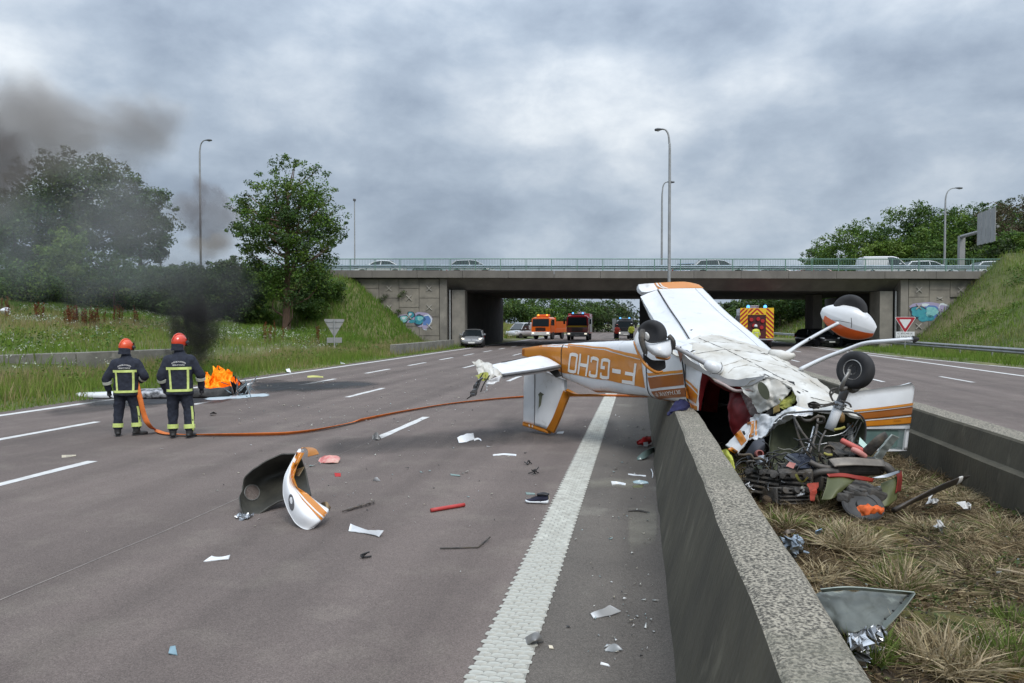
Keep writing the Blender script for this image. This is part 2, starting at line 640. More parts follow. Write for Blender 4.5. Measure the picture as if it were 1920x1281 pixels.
m_soil = M('median_soil', (0.085, 0.058, 0.034), (0.040, 0.029, 0.019), scale=6.0, rough=1.0, bump=1.2, bscale=40, detail=10, c3=(0.075, 0.062, 0.016), s3=1.6, lo3=0.56, hi3=0.66)
m_ground = M('meadow_soil', (0.12, 0.135, 0.045), (0.07, 0.085, 0.025), scale=0.35, rough=1.0, bump=0.6, bscale=8, detail=10, c3=(0.19, 0.165, 0.08), s3=0.12, lo3=0.5, hi3=0.66)
m_steel = M('galvanised_steel', (0.40, 0.41, 0.41), (0.30, 0.31, 0.31), scale=3, rough=0.5, metal=0.7)
m_galv = M('dull_zinc', (0.36, 0.37, 0.37), (0.27, 0.275, 0.27), scale=2, rough=0.6, metal=0.3)
m_rail = M('green_railing_paint', (0.15, 0.27, 0.21), (0.11, 0.21, 0.165), scale=3, rough=0.55)
# terrain
BD = Vector((34.3, 4.0, 0)).normalized()
BN = Vector((-BD.y, BD.x, 0))
B0 = Vector((-14.8, 57.0, 0))
def BP(s, t, z):
 """bridge coordinates: s along the deck from the left pier, t across it, away from the camera"""
 q = B0 + BD * s + BN * t
 return Vector((q.x, q.y, z - (0.0055 * max(s, -10) if z > 4 else 0)))
def redge(y):
 return np.interp(y, [20, 34.6, 46.4, 60], [18.2, 16.35, 15.0, 14.8])
def hfun(X, Y):
 X = np.asarray(X, float)
 Y = np.asarray(Y, float)
 t = np.maximum(0, -13.55 - X)
 h = np.where(t < 4.2, 0.085 * t, 0.36 + np.clip((t - 4.2) * 0.9, 0, 0.42) + 0.098 * np.maximum(0, t - 4.7))
 h = np.minimum(h, 3.3 + 0.004 * t)
 # bridge approach, left
 rx, ry = X - B0.x, Y - B0.y
 s = rx * BD.x + ry * BD.y
 tt = rx * BN.x + ry * BN.y
 ds = np.maximum(0, s + 8.6)
 df = np.maximum(0, -tt + 0.1)
 db = np.maximum(0, tt - 23)
 cone = 5.92 - np.sqrt((0.86 * ds) ** 2 + (0.50 * df) ** 2 + (0.5 * db) ** 2)
 cone = np.where((tt > 0.4) & (tt < 22.5) & (s > -8.6), -9, cone)
 h = np.maximum(h, np.where(X < -14.2, cone, -9))
 # right bank
 r = np.maximum(0, X - 19.6)
 hr = np.minimum(0.60 * r, 6.0 + 0.05 * np.maximum(0, r - 10))
 dsr = np.maximum(0, 42.4 - s)
 coner = 7.3 - np.sqrt((1.02 * dsr) ** 2 + (0.5 * df) ** 2 + (0.5 * db) ** 2)
 coner = np.where((tt > 0.4) & (tt < 22.5) & (s < 60), -9, coner)
 inside = (tt > 0.3) & (tt < 22.5) & (s < 43.6)
 hr = np.where(inside, 0.0, hr)
 fade = np.clip((40 - Y) / 20, 0, 1)
 hr = hr * (1 - 0.0 * fade)
 near = np.clip((tt + 9) / 9, 0, 1)
 hr2 = np.where(r > 0, np.maximum(np.minimum(hr, 3.2 + 3.2 * near), coner), 0)
 h = np.where(X > 19.6, np.maximum(hr2, 0.0), h)
 road = (X > -13.5) & (X < redge(Y) - 0.25)
 h = np.where(road, -0.12, h)
 h = np.where((X >= redge(Y) - .25) & (X <= 19.6), 0.03, h)
 under = (tt > 0.2) & (tt < 22.5) & (s > -8.4) & (s < 43.6) & ~road
 h = np.where(under, -0.1, h)
 lump = 0.10 * np.sin(X * 0.9 + 1.3) * np.sin(Y * 0.7) + 0.07 * np.sin(X * 2.1 + Y * 1.3)
 h = h + np.where(road | under, 0, lump * np.clip(np.minimum(np.abs(X + 14.2), np.abs(X - 19.6)) / 4, 0, 1))
 far = np.clip((Y - 150) / 120, 0, 1)
 return h * (1 - far * 0.75) - 0.0
def H(x, y):
 return float(hfun(x, y))
xs = np.unique(np.concatenate([np.linspace(-600, -60, 28), np.linspace(-60, -13.5, 84), [-13.56, -13.5, 18.9, 19.0, 19.6], np.linspace(-13.4, 12.8, 9), np.linspace(13.4, 18.8, 19), np.linspace(19.6, 60, 68), np.linspace(60, 600, 28)]))
ys = np.unique(np.concatenate([np.linspace(-60, 8, 12), np.linspace(8, 90, 130), np.linspace(90, 260, 40), np.linspace(260, 1500, 16)]))
gx, gy = np.meshgrid(xs, ys)
gh = hfun(gx, gy)
nx_, ny_ = len(xs), len(ys)
gv = np.stack([gx.ravel(), gy.ravel(), gh.ravel()], 1)
ii, jj = np.meshgrid(np.arange(ny_ - 1), np.arange(nx_ - 1), indexing='ij')
a = (ii * nx_ + jj).ravel()
gt = np.concatenate([np.stack([a, a + 1, a + nx_ + 1], 1), np.stack([a, a + nx_ + 1, a + nx_], 1)])
big_mesh('ground', gv, gt, m_ground, smooth=True, kind='structure')
# roads and markings
def strip(name, x0, x1, y0, y1, z, mat, parent=None, ny=1, **kw):
 V, F = [], []
 for k in range(ny + 1):
  y = y0 + (y1 - y0) * k / ny
  V += [(x0, y, z), (x1, y, z)]
 F = [(2 * k, 2 * k + 1, 2 * k + 3, 2 * k + 2) for k in range(ny)]
 return add(name, V, F, mat, parent, origin=(0, 0, 0) if parent is None else None, **kw)
strip('road', -13.7, -0.90, -30, 400, 0.0, m_asph, kind='structure')
strip('hard_shoulder', -0.90, 0.30, -30, 400, 0.0, m_shoulder, kind='structure')
V = []
RY = [-30, 20, 34.6, 46.4, 60, 400]
for y in RY:
 V += [(3.55, y, 0.0), (float(redge(y)), y, 0.0)]
add('right_road', V, [(2 * k, 2 * k + 1, 2 * k + 3, 2 * k + 2) for k in range(5)], m_asph, origin=(0, 0, 0), kind='structure')
mk = thing('lane_marking', None, None, (0, 0, 0), kind='structure')
def dash(x, y0, y1, w=0.16, name='dash'):
 jx = random.uniform(-.01, .01)
 V, F = [], []
 n = 6
 for k in range(n + 1):
  y = y0 + (y1 - y0) * k / n
  e = 0.012
  V += [(x - w / 2 + jx + random.uniform(-e, e), y, 0.004), (x + w / 2 + jx + random.uniform(-e, e), y, 0.004)]
 F = [(2 * k, 2 * k + 1, 2 * k + 3, 2 * k + 2) for k in range(n)]
 return add(name, V, F, m_line, mk)
for y0 in (10.0, 15.8, 21.3, 26.9, 32.2, 37.6, 42.9, 48.6, 54.0, 59.4, 64.8, 70.2, 75.6):
 dash(-10.33, y0, y0 + 2.7, 0.17)
for y0, y1 in ((6.0, 9.04), (18.05, 20.8), (30.9, 33.9), (43.5, 46.5), (56, 59), (69, 72)):
 dash(-7.45, y0, y1, 0.15)
for y0, y1 in ((-0.8, 2.0), (11.6, 14.5), (24.0, 26.6), (37.0, 40.0), (50, 53), (63, 66)):
 dash(-4.27, y0, y1, 0.15)
for y0 in range(-1, 85, 13):
 dash(7.85, y0 + .8, y0 + 3.8, 0.14)
 dash(10.64, y0 + 1.1, y0 + 3.8, 0.15)
V, F = [], []
for k in range(60):
 y = -10 + 3.2 * k
 V += [(-13.12 + random.uniform(-.012, .012), y, 0.004), (-12.90 + random.uniform(-.012, .012), y, 0.004)]
F = [(2 * k, 2 * k + 1, 2 * k + 3, 2 * k + 2) for k in range(59)]
add('edge_line', V, F, m_line, mk)
strip('edge_line', 4.55, 4.75, -10, 190, 0.004, m_line, mk, ny=30)
strip('edge_line', 13.62, 13.85, 24, 190, 0.004, m_line, mk, ny=30)
V = [(13.62, 24, .004), (13.85, 24, .004), (13.62, 6, .004), (13.85, 6, .004), (14.35, 6, .004), (14.6, 6, .004), (13.9, 24, .004), (14.1, 24, .004)]
add('edge_line', V, [(0, 1, 3, 2), (6, 7, 5, 4)], m_line, mk)
V = []
for k in range(60):
 y = -10 + 3 * k
 V += [(float(redge(y)) - .42, y, .004), (float(redge(y)) - .24, y, .004)]
add('edge_line', V, [(2 * k, 2 * k + 1, 2 * k + 3, 2 * k + 2) for k in range(59)], m_line, mk)
# old joint between two lanes of the surfacing
m_seam = M('bitumen_joint', (0.26, 0.225, 0.20), (0.16, 0.14, 0.128), scale=8, rough=0.9)
V, F = [], []
for k in range(120):
 y = 1 + 0.5 * k
 x = -4.30 + 0.02 * math.sin(k * 0.7) + random.uniform(-.006, .006)
 V += [(x - 0.007, y, .003), (x + 0.007, y, .003)]
F = [(2 * k, 2 * k + 1, 2 * k + 3, 2 * k + 2) for k in range(119)]
add('surface_joint', V, F, m_seam, mk)
# wide ribbed edge marking: a base strip carrying scale-shaped ribs
rib = thing('ribbed_edge_marking', None, None, (0, 0, 0), kind='structure')
strip('base_strip', -0.90, -0.595, -2, 80, 0.005, m_ribbase, rib, ny=40)
sc_v = [(-0.036, -0.014, 0), (0, -0.032, 0), (0.036, -0.014, 0), (0.034, 0.010, 0), (0, 0.020, 0), (-0.034, 0.010, 0),
  (-0.026, -0.008, .008), (0, -0.020, .010), (0.026, -0.008, .008), (0.024, 0.012, .006), (0, 0.016, .006), (-0.024, 0.012, .006)]
sc_f = [(0, 1, 7, 6), (1, 2, 8, 7), (2, 3, 9, 8), (3, 4, 10, 9), (4, 5, 11, 10), (5, 0, 6, 11), (6, 7, 8, 9), (6, 9, 10, 11)]
rib_me = bpy.data.meshes.new('rib')
rib_me.from_pydata(sc_v, [], sc_f)
rib_me.materials.append(m_rib)
cnt = 0
rest = MB()
row = 0
y = 2.6
while y < 34:
 st = 0.056 if y < 16 else 0.112
 for c in range(4 if row % 2 else 5):
  x = -0.906 + 0.0375 * (2 * c + (1 if row % 2 else 0)) - 0.0 + 0.0
  if row % 2 == 0 and c in (0, 4):
   x += 0.018 if c == 0 else -0.018
  if cnt < 300:
   o = bpy.data.objects.new('rib', rib_me)
   COL.objects.link(o)
   o.parent = rib
   o.location = (x + random.uniform(-.002, .002), y, 0.0052)
   o.scale = (random.uniform(.98, 1.12), random.uniform(.98, 1.15), random.uniform(.6, 1.25))
   cnt += 1
  else:
   rest.put([(x + p[0], y + p[1] * (1 if y < 16 else 2), 0.0052 + p[2]) for p in sc_v], sc_f)
 row += 1
 y += st
rest.build('rib_field', m_rib, rib, kind='stuff')
# median: soil and concrete walls
def prism(name, prof, y0, y1, mats, mi_fn, parent=None, ny=1, wob=0.0, **kw):
 V, F, I = [], [], []
 n = len(prof)
 for k in range(ny + 1):
  y = y0 + (y1 - y0) * k / ny
  for (x, z) in prof:
   V.append((x + (noise.noise((x * 9, y * 2.1, z * 9)) * wob), y, z + noise.noise((x * 7 + 4, y * 2.3, 3)) * wob))
 for k in range(ny):
  for j in range(n):
   j2 = (j + 1) % n
   F.append((k * n + j, k * n + j2, (k + 1) * n + j2, (k + 1) * n + j))
   I.append(mi_fn(j))
 F.append(tuple(range(n - 1, -1, -1)))
 I.append(0)
 F.append(tuple(ny * n + j for j in range(n)))
 I.append(0)
 return add(name, V, F, mats, parent, mi=I, **kw)
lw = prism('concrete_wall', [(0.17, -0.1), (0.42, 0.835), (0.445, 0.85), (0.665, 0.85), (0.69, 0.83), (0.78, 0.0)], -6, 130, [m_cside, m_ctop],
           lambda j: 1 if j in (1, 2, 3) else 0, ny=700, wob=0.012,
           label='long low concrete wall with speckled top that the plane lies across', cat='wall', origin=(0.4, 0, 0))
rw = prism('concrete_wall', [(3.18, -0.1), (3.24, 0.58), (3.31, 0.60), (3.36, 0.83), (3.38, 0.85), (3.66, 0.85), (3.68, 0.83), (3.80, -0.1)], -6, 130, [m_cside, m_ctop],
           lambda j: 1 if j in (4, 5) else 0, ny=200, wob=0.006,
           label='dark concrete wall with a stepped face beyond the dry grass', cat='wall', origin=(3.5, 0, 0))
V, F = [], []
mx = np.linspace(0.5, 3.4, 24)
my = np.concatenate([np.linspace(-6, 20, 150), np.linspace(20.5, 130, 60)])
def hmed(x, y):
 return 0.24 + 0.07 * noise.noise((x * 1.6, y * 1.4, 0)) + 0.03 * noise.noise((x * 5, y * 5, 4))
for yy in my:
 for xx in mx:
  V.append((xx, yy, hmed(xx, yy)))
n = len(mx)
F = [(i * n + j, i * n + j + 1, (i + 1) * n + j + 1, (i + 1) * n + j) for i in range(len(my) - 1) for j in range(n - 1)]
add('median_soil', V, F, m_soil, smooth=True, origin=(0, 0, 0), kind='structure')
# low verge walls, left
lowm = M('weathered_concrete', (0.24, 0.23, 0.20), (0.14, 0.135, 0.115), scale=1.6, rough=0.92, bump=0.4, bscale=20, detail=9, c3=(0.33, 0.31, 0.27), s3=3, lo3=0.6, hi3=0.75)
lv = thing('verge_wall', 'weathered low concrete wall of blocks in the long grass behind the firefighters', 'wall', (-18, 21, 0))
pw = [(-20.6, 12.5), (-19.9, 15.2), (-19.0, 18.2), (-18.1, 21.2), (-17.1, 25.2)]
for k in range(len(pw) - 1):
 a_, b_ = Vector((*pw[k], 0)), Vector((*pw[k + 1], 0))
 d_ = (b_ - a_)
 mb = MB()
 c_ = (a_ + b_) / 2
 mb.bevbox((c_.x, c_.y, 0.42 + random.uniform(-.02, .02)), (0.32, d_.length - 0.03, 1.12), 0.025, rz=math.atan2(d_.y, d_.x) - math.pi / 2)
 mb.build('block', lowm, lv)
kw_ = MB()
lk_ = thing('kerb_wall', 'low concrete kerb wall ending at the left bridge pier', 'wall', (-14.3, 42.5, 0))
for k in range(5):
 mb = MB()
 mb.bevbox((-14.35, 43.2 + 2.75 * k, 0.30), (0.4, 2.72, 0.72), 0.02)
 mb.build('block', lowm, lk_)
# bridge
br = thing('bridge', 'grey concrete road bridge spanning both carriageways', 'bridge', (2, 60, 0))
def bbox(mb, s0, s1, t0, t1, z0, z1, i=None, dz=True):
 V = []
 for z in (z0, z1):
  for (s, t) in ((s0, t0), (s1, t0), (s1, t1), (s0, t1)):
   V.append(BP(s, t, z))
 mb.put(V, BOXF, i)
def bpart(name, mat, boxes, parent=br, **kw):
 mb = MB()
 for b in boxes:
  bbox(mb, *b)
 return mb.build(name, mat, parent, **kw)
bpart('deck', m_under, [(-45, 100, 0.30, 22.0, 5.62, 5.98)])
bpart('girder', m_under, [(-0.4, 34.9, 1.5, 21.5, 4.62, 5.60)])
# sloping edge soffit of the deck slab
V = [BP(-0.9, 0.28, 5.50), BP(35.4, 0.28, 5.50), BP(35.4, 1.48, 4.66), BP(-0.9, 1.48, 4.66), BP(-0.9, 0.28, 5.60), BP(35.4, 0.28, 5.60), BP(35.4, 1.48, 5.60), BP(-0.9, 1.48, 5.60)]
add('edge_soffit', V, BOXF, m_concd, br)
edges = [-9.6, -6.2, -2.6, 1.0, 4.6, 8.2, 11.8, 15.4, 19.0, 22.6, 26.2, 29.8, 33.4, 37.2, 40.8, 44.4, 48]
for s0, s1 in zip(edges[:-1], edges[1:]):
 bpart('parapet_beam', m_concd, [(s0 + 0.012, s1 - 0.012, -0.32, 0.27, 5.52 + random.uniform(-.012, .012), 6.10 + random.uniform(-.01, .01))])
bpart('parapet_beam', m_concd, [(-9.6, 48, 21.9, 22.5, 5.50, 6.10)])
bpart('abutment_wall', m_conc, [(-9.5, -0.9, 0.36, 1.2, -0.2, 5.5)])
bpart('abutment_wall', m_conc, [(35.4, 46, 0.36, 1.2, -0.2, 5.5)])
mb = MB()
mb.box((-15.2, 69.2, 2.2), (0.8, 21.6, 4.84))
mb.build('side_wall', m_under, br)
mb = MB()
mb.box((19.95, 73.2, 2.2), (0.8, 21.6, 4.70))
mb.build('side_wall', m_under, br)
bpart('pier_column', m_conc, [(-0.88, -0.32, 0.18, 1.18, -0.2, 5.48)])
bpart('pier_column', m_conc, [(0.02, 1.05, 0.72, 2.6, -0.2, 4.61)])
bpart('pier_column', m_conc, [(34.82, 35.38, 0.18, 1.18, -0.2, 5.48)])
bpart('pier_column', m_conc, [(33.5, 34.48, 0.72, 2.6, -0.2, 4.61)])
bpart('pier_column', m_concd, [(30.9, 31.7, 8, 10, -0.2, 4.61)])
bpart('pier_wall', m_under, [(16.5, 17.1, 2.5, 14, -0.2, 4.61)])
mb = MB()
mb.tube([BP(-0.12, 0.55, 0.1), BP(-0.12, 0.55, 4.6)], 0.07, 8)
mb.build('drain_pipe', m_galv, br)
mb = MB()
mb.tube([BP(34.62, 0.55, 0.1), BP(34.62, 0.55, 4.6)], 0.07, 8)
mb.build('drain_pipe', m_galv, br)
def facing(s0, ncol, nrow, w, hgt, drop, sgn=1):
 for c in range(ncol):
  for r in range(-1, nrow + 1):
   z1 = 5.44 - r * hgt - (hgt / 2 if c % 2 else 0)
   z0 = z1 - hgt
   z1c, z0c = min(z1, 5.44), max(z0, -0.1)
   if z1c - z0c < 0.25:
    continue
   a0 = s0 + sgn * c * w
   a1 = a0 + sgn * w
   a0, a1 = min(a0, a1), max(a0, a1)
   gz = H(*BP((a0 + a1) / 2, -0.2, 0).xy)
   if z1c < gz - 0.2:
    continue
   pr = random.uniform(0.0, 0.03)
   mb = MB()
   bbox(mb, a0 + 0.018, a1 - 0.018, 0.24 - pr, 0.355, z0c + 0.018, z1c - 0.018)
   p = mb.build('facing_panel', m_panel, br)
   if z1c - z0c > 0.9 * hgt:
    sm, zm = (a0 + a1) / 2, (z0c + z1c) / 2
    mb = MB()
    for q in (1, -1):
     e = 0.21
     A, B = BP(sm - e, 0.215 - pr, zm - q * e), BP(sm + e, 0.215 - pr, zm + q * e)
     mb.tube([A, (A + B) / 2 + Vector((0, -0.012 - 0.006 * q, 0)), B], [0.035, 0.05, 0.035], 5)
    mb.build('cross_mark', m_cross, p)
m_cross = M('pale_cross_mark', (0.40, 0.38, 0.335), (0.28, 0.265, 0.235), scale=4, rough=0.95)
facing(-0.92, 5, 3, 1.62, 1.5, 0, -1)
facing(35.42, 6, 3, 1.55, 1.5, 0, 1)
# graffiti: flat spray paint lettering blobs on the facing
def blob(mb, s, z, rs, rz, t, i, n=18, ph=0.0, wob=0.12, tilt=0.0):
 pts = []
 for k in range(n):
  an = 2 * math.pi * k / n
  rr = 1 + wob * math.sin(3 * an + ph) + wob * 0.6 * math.sin(5 * an + ph * 2)
  x, y = rs * rr * math.cos(an), rz * rr * math.sin(an)
  pts.append(BP(s + x + tilt * y, t, z + y))
 V = [BP(s, t, z)] + pts
 mb.put(V, [(0, 1 + (k + 1) % n, 1 + k) for k in range(n)], i)
gm = [M('spray_black', (0.03, 0.04, 0.06)), M('spray_teal', (0.06, 0.34, 0.38), (0.03, 0.22, 0.3), scale=3), M('spray_mint', (0.28, 0.56, 0.52), (0.15, 0.42, 0.44), scale=4), M('spray_blue', (0.10, 0.20, 0.45)), M('spray_lilac', (0.36, 0.32, 0.46)), M('spray_white', (0.62, 0.68, 0.7))]
gmb = MB()
t0 = 0.205
for (s, z, rs, rz, lay, i, ph) in ((-3.6, 2.35, 1.0, .42, 0, 4, .3), (-2.15, 2.25, .95, .72, 0, 4, 1.2), (-3.95, 2.25, .55, .42, 1, 0, .3), (-3.3, 2.6, .42, .42, 1, 0, 1.), (-2.35, 2.15, .68, .55, 1, 0, 2.), (-1.7, 2.0, .48, .78, 1, 5, .5), (-1.72, 1.98, .40, .68, 2, 3, .6),
                                   (-3.95, 2.28, .45, .33, 2, 2, .6), (-3.3, 2.63, .33, .33, 2, 1, 1.5), (-2.4, 2.2, .55, .42, 2, 1, .8), (-2.35, 2.32, .3, .2, 3, 2, .8), (-3.1, 2.05, .4, .16, 2, 1, 2.2), (-4.02, 2.36, .2, .12, 3, 5, 0), (-3.35, 2.72, .14, .1, 3, 5, 0), (-1.75, 1.5, .45, .2, 3, 4, 1)):
 blob(gmb, -2.9 + (s + 2.9) * .8, 2.3 + (z - 2.3) * .85, rs * .78, rz * .82, t0 - 0.0035 * lay, i, ph=ph, tilt=0.15)
gmb.build('graffiti', gm, br, label='turquoise bubble graffiti low on the left abutment')
gmb = MB()
for (s, z, rs, rz, lay, i, ph) in ((38.2, 2.55, 1.3, .6, 0, 4, .3), (37.5, 2.35, .65, .5, 1, 0, .3), (38.5, 2.3, .6, .6, 1, 3, 1.), (39.4, 2.55, .5, .45, 1, 5, 2.), (37.5, 2.38, .55, .38, 2, 1, .8), (38.5, 2.35, .45, .42, 2, 2, 1.1), (39.4, 2.58, .4, .3, 2, 4, 1.5), (38.1, 1.9, .6, .3, 2, 1, 2.5), (38.0, 2.9, .3, .12, 3, 5, 0)):
 blob(gmb, s - 1.35, z + .45, rs, rz, t0 - 0.0035 * lay, i, ph=ph, tilt=0.1)
gmb.build('graffiti', gm, br, label='turquoise and lilac graffiti low on the right abutment')
# railing on the near edge
rl = thing('bridge_railing', 'pale green steel railing of thin bars along the bridge edge', 'railing', tuple(BP(17, -0.1, 6.1)))
mb = MB()
mb.tube([BP(s, -0.12, 7.02) for s in (-16, 0, 20, 46)], 0.035, 6)
mb.build('top_rail', m_rail, rl)
mb = MB()
mb.tube([BP(s, -0.12, 6.20) for s in (-16, 0, 20, 46)], 0.022, 6)
mb.build('bottom_rail', m_rail, rl)
mb = MB()
s = -16.0
k = 0
while s < 46:
 if k % 16 == 0:
  pm = MB()
  bbox(pm, s - 0.035, s + 0.035, -0.16, -0.085, 6.09, 7.0)
  pm.build('post', m_rail, rl)
 else:
  A = BP(s, -0.12, 6.2)
  mb.tube([A, A + Vector((0, 0, 0.8))], 0.0125, 4, caps=False)
 s += 0.125
 k += 1
mb.build('baluster_row', m_rail, rl, kind='stuff')
# crash barrier behind it
wb = [(0.0, 0.0), (0.04, 0.03), (0.08, 0.08), (0.04, 0.13), (0.0, 0.155), (0.04, 0.18), (0.08, 0.23), (0.04, 0.28), (0.0, 0.31)]
def wbeam(name, pts, side, parent, mat):
 V, F = [], []
 for p in pts:
  for (d, z) in wb:
   V.append(Vector(p) + Vector(side) * d + Vector((0, 0, z - 0.155)))
 n = len(wb)
 for k in range(len(pts) - 1):
  for j in range(n - 1):
   F.append((k * n + j, k * n + j + 1, (k + 1) * n + j + 1, (k + 1) * n + j))
 return add(name, V, F, mat, parent)
m_bgr = M('blue_grey_rail', (0.30, 0.36, 0.40), (0.22, 0.27, 0.30), scale=2, rough=0.5, metal=0.3)
cb = thing('crash_barrier', 'blue grey steel crash barrier along the bridge deck behind the railing', 'guard rail', tuple(BP(17, 0.8, 6.0)))
wbeam('beam', [BP(s, 0.9, 6.48) for s in (-16, -5, 10, 25, 46)], -BN, cb, m_bgr)
for k in range(31):
 mb = MB()
 bbox(mb, -15 + 2 * k - .04, -15 + 2 * k + .04, 0.93, 1.03, 5.9, 6.66)
 mb.build('post', m_bgr, cb)
# guard rail, right verge
gr = thing('guard_rail', 'long grey steel guard rail along the right grass verge', 'guard rail', (18.5, 30, 0))
wbeam('beam', [Vector((18.35, y, 0.55)) for y in (2, 20, 40, 62)], (-1, 0, 0), gr, m_galv)
for k in range(15):
 mb = MB()
 mb.box((18.44, 3 + 4 * k, 0.33), (0.06, 0.1, 0.72))
 mb.build('post', m_galv, gr)
gr2 = thing('guard_rail', 'grey steel guard rail in front of the meadow beyond the bridge on the right', 'guard rail', (18.5, 100, 0))
wbeam('beam', [Vector((18.35, y, 0.55)) for y in (84, 110, 150)], (-1, 0, 0), gr2, m_galv)
# lamp posts
m_lampd = M('lamp_head_grey', (0.10, 0.105, 0.11), rough=0.4)
m_lglass = M('lamp_lens', (0.45, 0.47, 0.47), rough=0.2)
def lamp(base, top, arm, label, head_len=0.62, r0=0.10, r1=0.05, reach=1.3):
 base = Vector(base)
 t = thing('street_lamp', label, 'street lamp', tuple(base), group='street lamps along the road and bridge')
 a = Vector(arm).normalized()
 hz_ = top - base.z
 pts = [base, base + Vector((0, 0, hz_ * .5)), base + Vector((0, 0, hz_ - 1.5)), base + Vector((0, 0, hz_ - 0.8)) + a * .03, base + Vector((0, 0, hz_ - 0.32)) + a * reach * 0.22, base + Vector((0, 0, hz_ - 0.06)) + a * reach * 0.58, base + Vector((0, 0, hz_)) + a * reach]
 mb = MB()
 mb.tube(pts, [r0, r0 * .86, r0 * .68, r1 * 1.1, r1, r1 * .9], 10, sub=8)
 mb.build('pole', m_galv, t, smooth=True)
 mb = MB()
 mb.lathe([(0, r0 * 1.7), (0.35, r0 * 1.6), (0.4, r0 * 1.05)], base, (0, 0, 1), 10)
 mb.build('pole_base', m_galv, t)
 e = pts[-1]
 hd = (a + Vector((0, 0, -0.06))).normalized()
 mb = MB()
 mb.tube([e - hd * 0.05, e + hd * 0.1, e + hd * head_len * .55, e + hd * head_len * 0.9, e + hd * head_len], [0.05, 0.10, 0.17, 0.13, 0.03], 10, flat=0.55, up=(0, 0, 1), sub=4)
 mb.build('lamp_head', m_lampd, t, smooth=True)
 mb = MB()
 mb.tube([e + hd * 0.16 - Vector((0, 0, .05)), e + hd * head_len * .55 - Vector((0, 0, .065)), e + hd * head_len * 0.85 - Vector((0, 0, .05))], [0.03, 0.11, 0.03], 8, flat=0.5, up=(0, 0, 1), sub=4)
 mb.build('lens', m_lglass, t, smooth=True)
 return t
b = AT(378, 58, 5.9)
lamp(b, EYE + (607 - 234) / FPX * 58 * 1.0, (1, -0.1, 0), 'tall curved street lamp rising above the smoke on the left', reach=.6)
b = AT(1254, 45, 0.2)
lamp(b, EYE + (607 - 252) / FPX * 45, (-1, -0.05, 0), 'tallest street lamp standing in the median in front of the bridge', head_len=0.48, reach=.42)
b = AT(1240, 66, 5.9)
lamp(b, EYE + (607 - 348) / FPX * 66, (1, 0, 0), 'street lamp on the bridge just behind the median lamp', reach=0.45)
b = AT(1769, 73, 5.8)
lamp(b, EYE + (607 - 374) / FPX * 73, (1, 0, 0), 'street lamp in front of the right wood beside the sign gantry', reach=.8)
b = AT(666, 63, 5.9)
t = thing('camera_mast', 'thin straight mast on the bridge right of the lone tree', 'mast', tuple(b))
tp = EYE + (607 - 366) / FPX * 63
mb = MB()
mb.tube([b, (b.x, b.y, tp)], [0.07, 0.045], 8)
mb.build('pole', m_galv, t)
mb = MB()
mb.bevbox((b.x, b.y, tp + 0.1), (0.18, 0.3, 0.2), 0.03)
mb.build('camera_head', m_lampd, t)
# gantry and signs
m_signback = M('sign_back_aluminium', (0.34, 0.34, 0.33), (0.27, 0.27, 0.265), scale=1.2, rough=0.5, metal=0.3)
m_white = M('white_sign_paint', (0.78, 0.78, 0.77), rough=0.4)
m_red = M('red_sign_paint', (0.42, 0.02, 0.03), rough=0.4)
Yg = 74.0
b = AT(1800, Yg, 5.0)
t = thing('sign_gantry', 'grey cantilever gantry carrying the back of a road sign before the wood', 'sign', tuple(b))
z_arm = EYE + (607 - 456) / FPX * Yg
mb = MB()
mb.bevbox((b.x, b.y, (z_arm + 4.8) / 2), (0.48, 0.48, z_arm - 4.8), 0.03)
mb.build('post', m_signback, t)
e = AT(1868, 62.0, EYE + (607 - 441) / FPX * 62)
mb = MB()
A = Vector((b.x, b.y, z_arm - 0.1))
mb.tube([A, e], [0.17, 0.10], 8)
mb.build('arm', m_signback, t)
dirv = (e - A)
dirv.z = 0
dirv.normalize()
cc = A.lerp(e, 0.80)
for k in range(4):
 p0 = A.lerp(e, 0.56 + 0.115 * k)
 p1 = A.lerp(e, 0.56 + 0.115 * (k + 1))
 c_ = (p0 + p1) / 2
 wd = (p1 - p0).length - 0.09
 off = Vector((-dirv.y, dirv.x, 0))
 if off.y < 0:
  off = -off
 mb = MB()
 m3 = Matrix((dirv, off, Vector((0, 0, 1)))).transposed()
 mb.box(c_ + off * 0.22 + Vector((0, 0, 0.15)), (wd, 0.04, 2.6), m=m3)
 pl = mb.build('sign_panel', m_signback, t)
 mb = MB()
 for dz in (-0.75, 0.0, 0.95):
  mb.box(c_ + off * 0.15 + Vector((0, 0, 0.15 + dz)), (wd, 0.07, 0.07), m=m3)
 mb.build('stiffener', m_galv, pl)
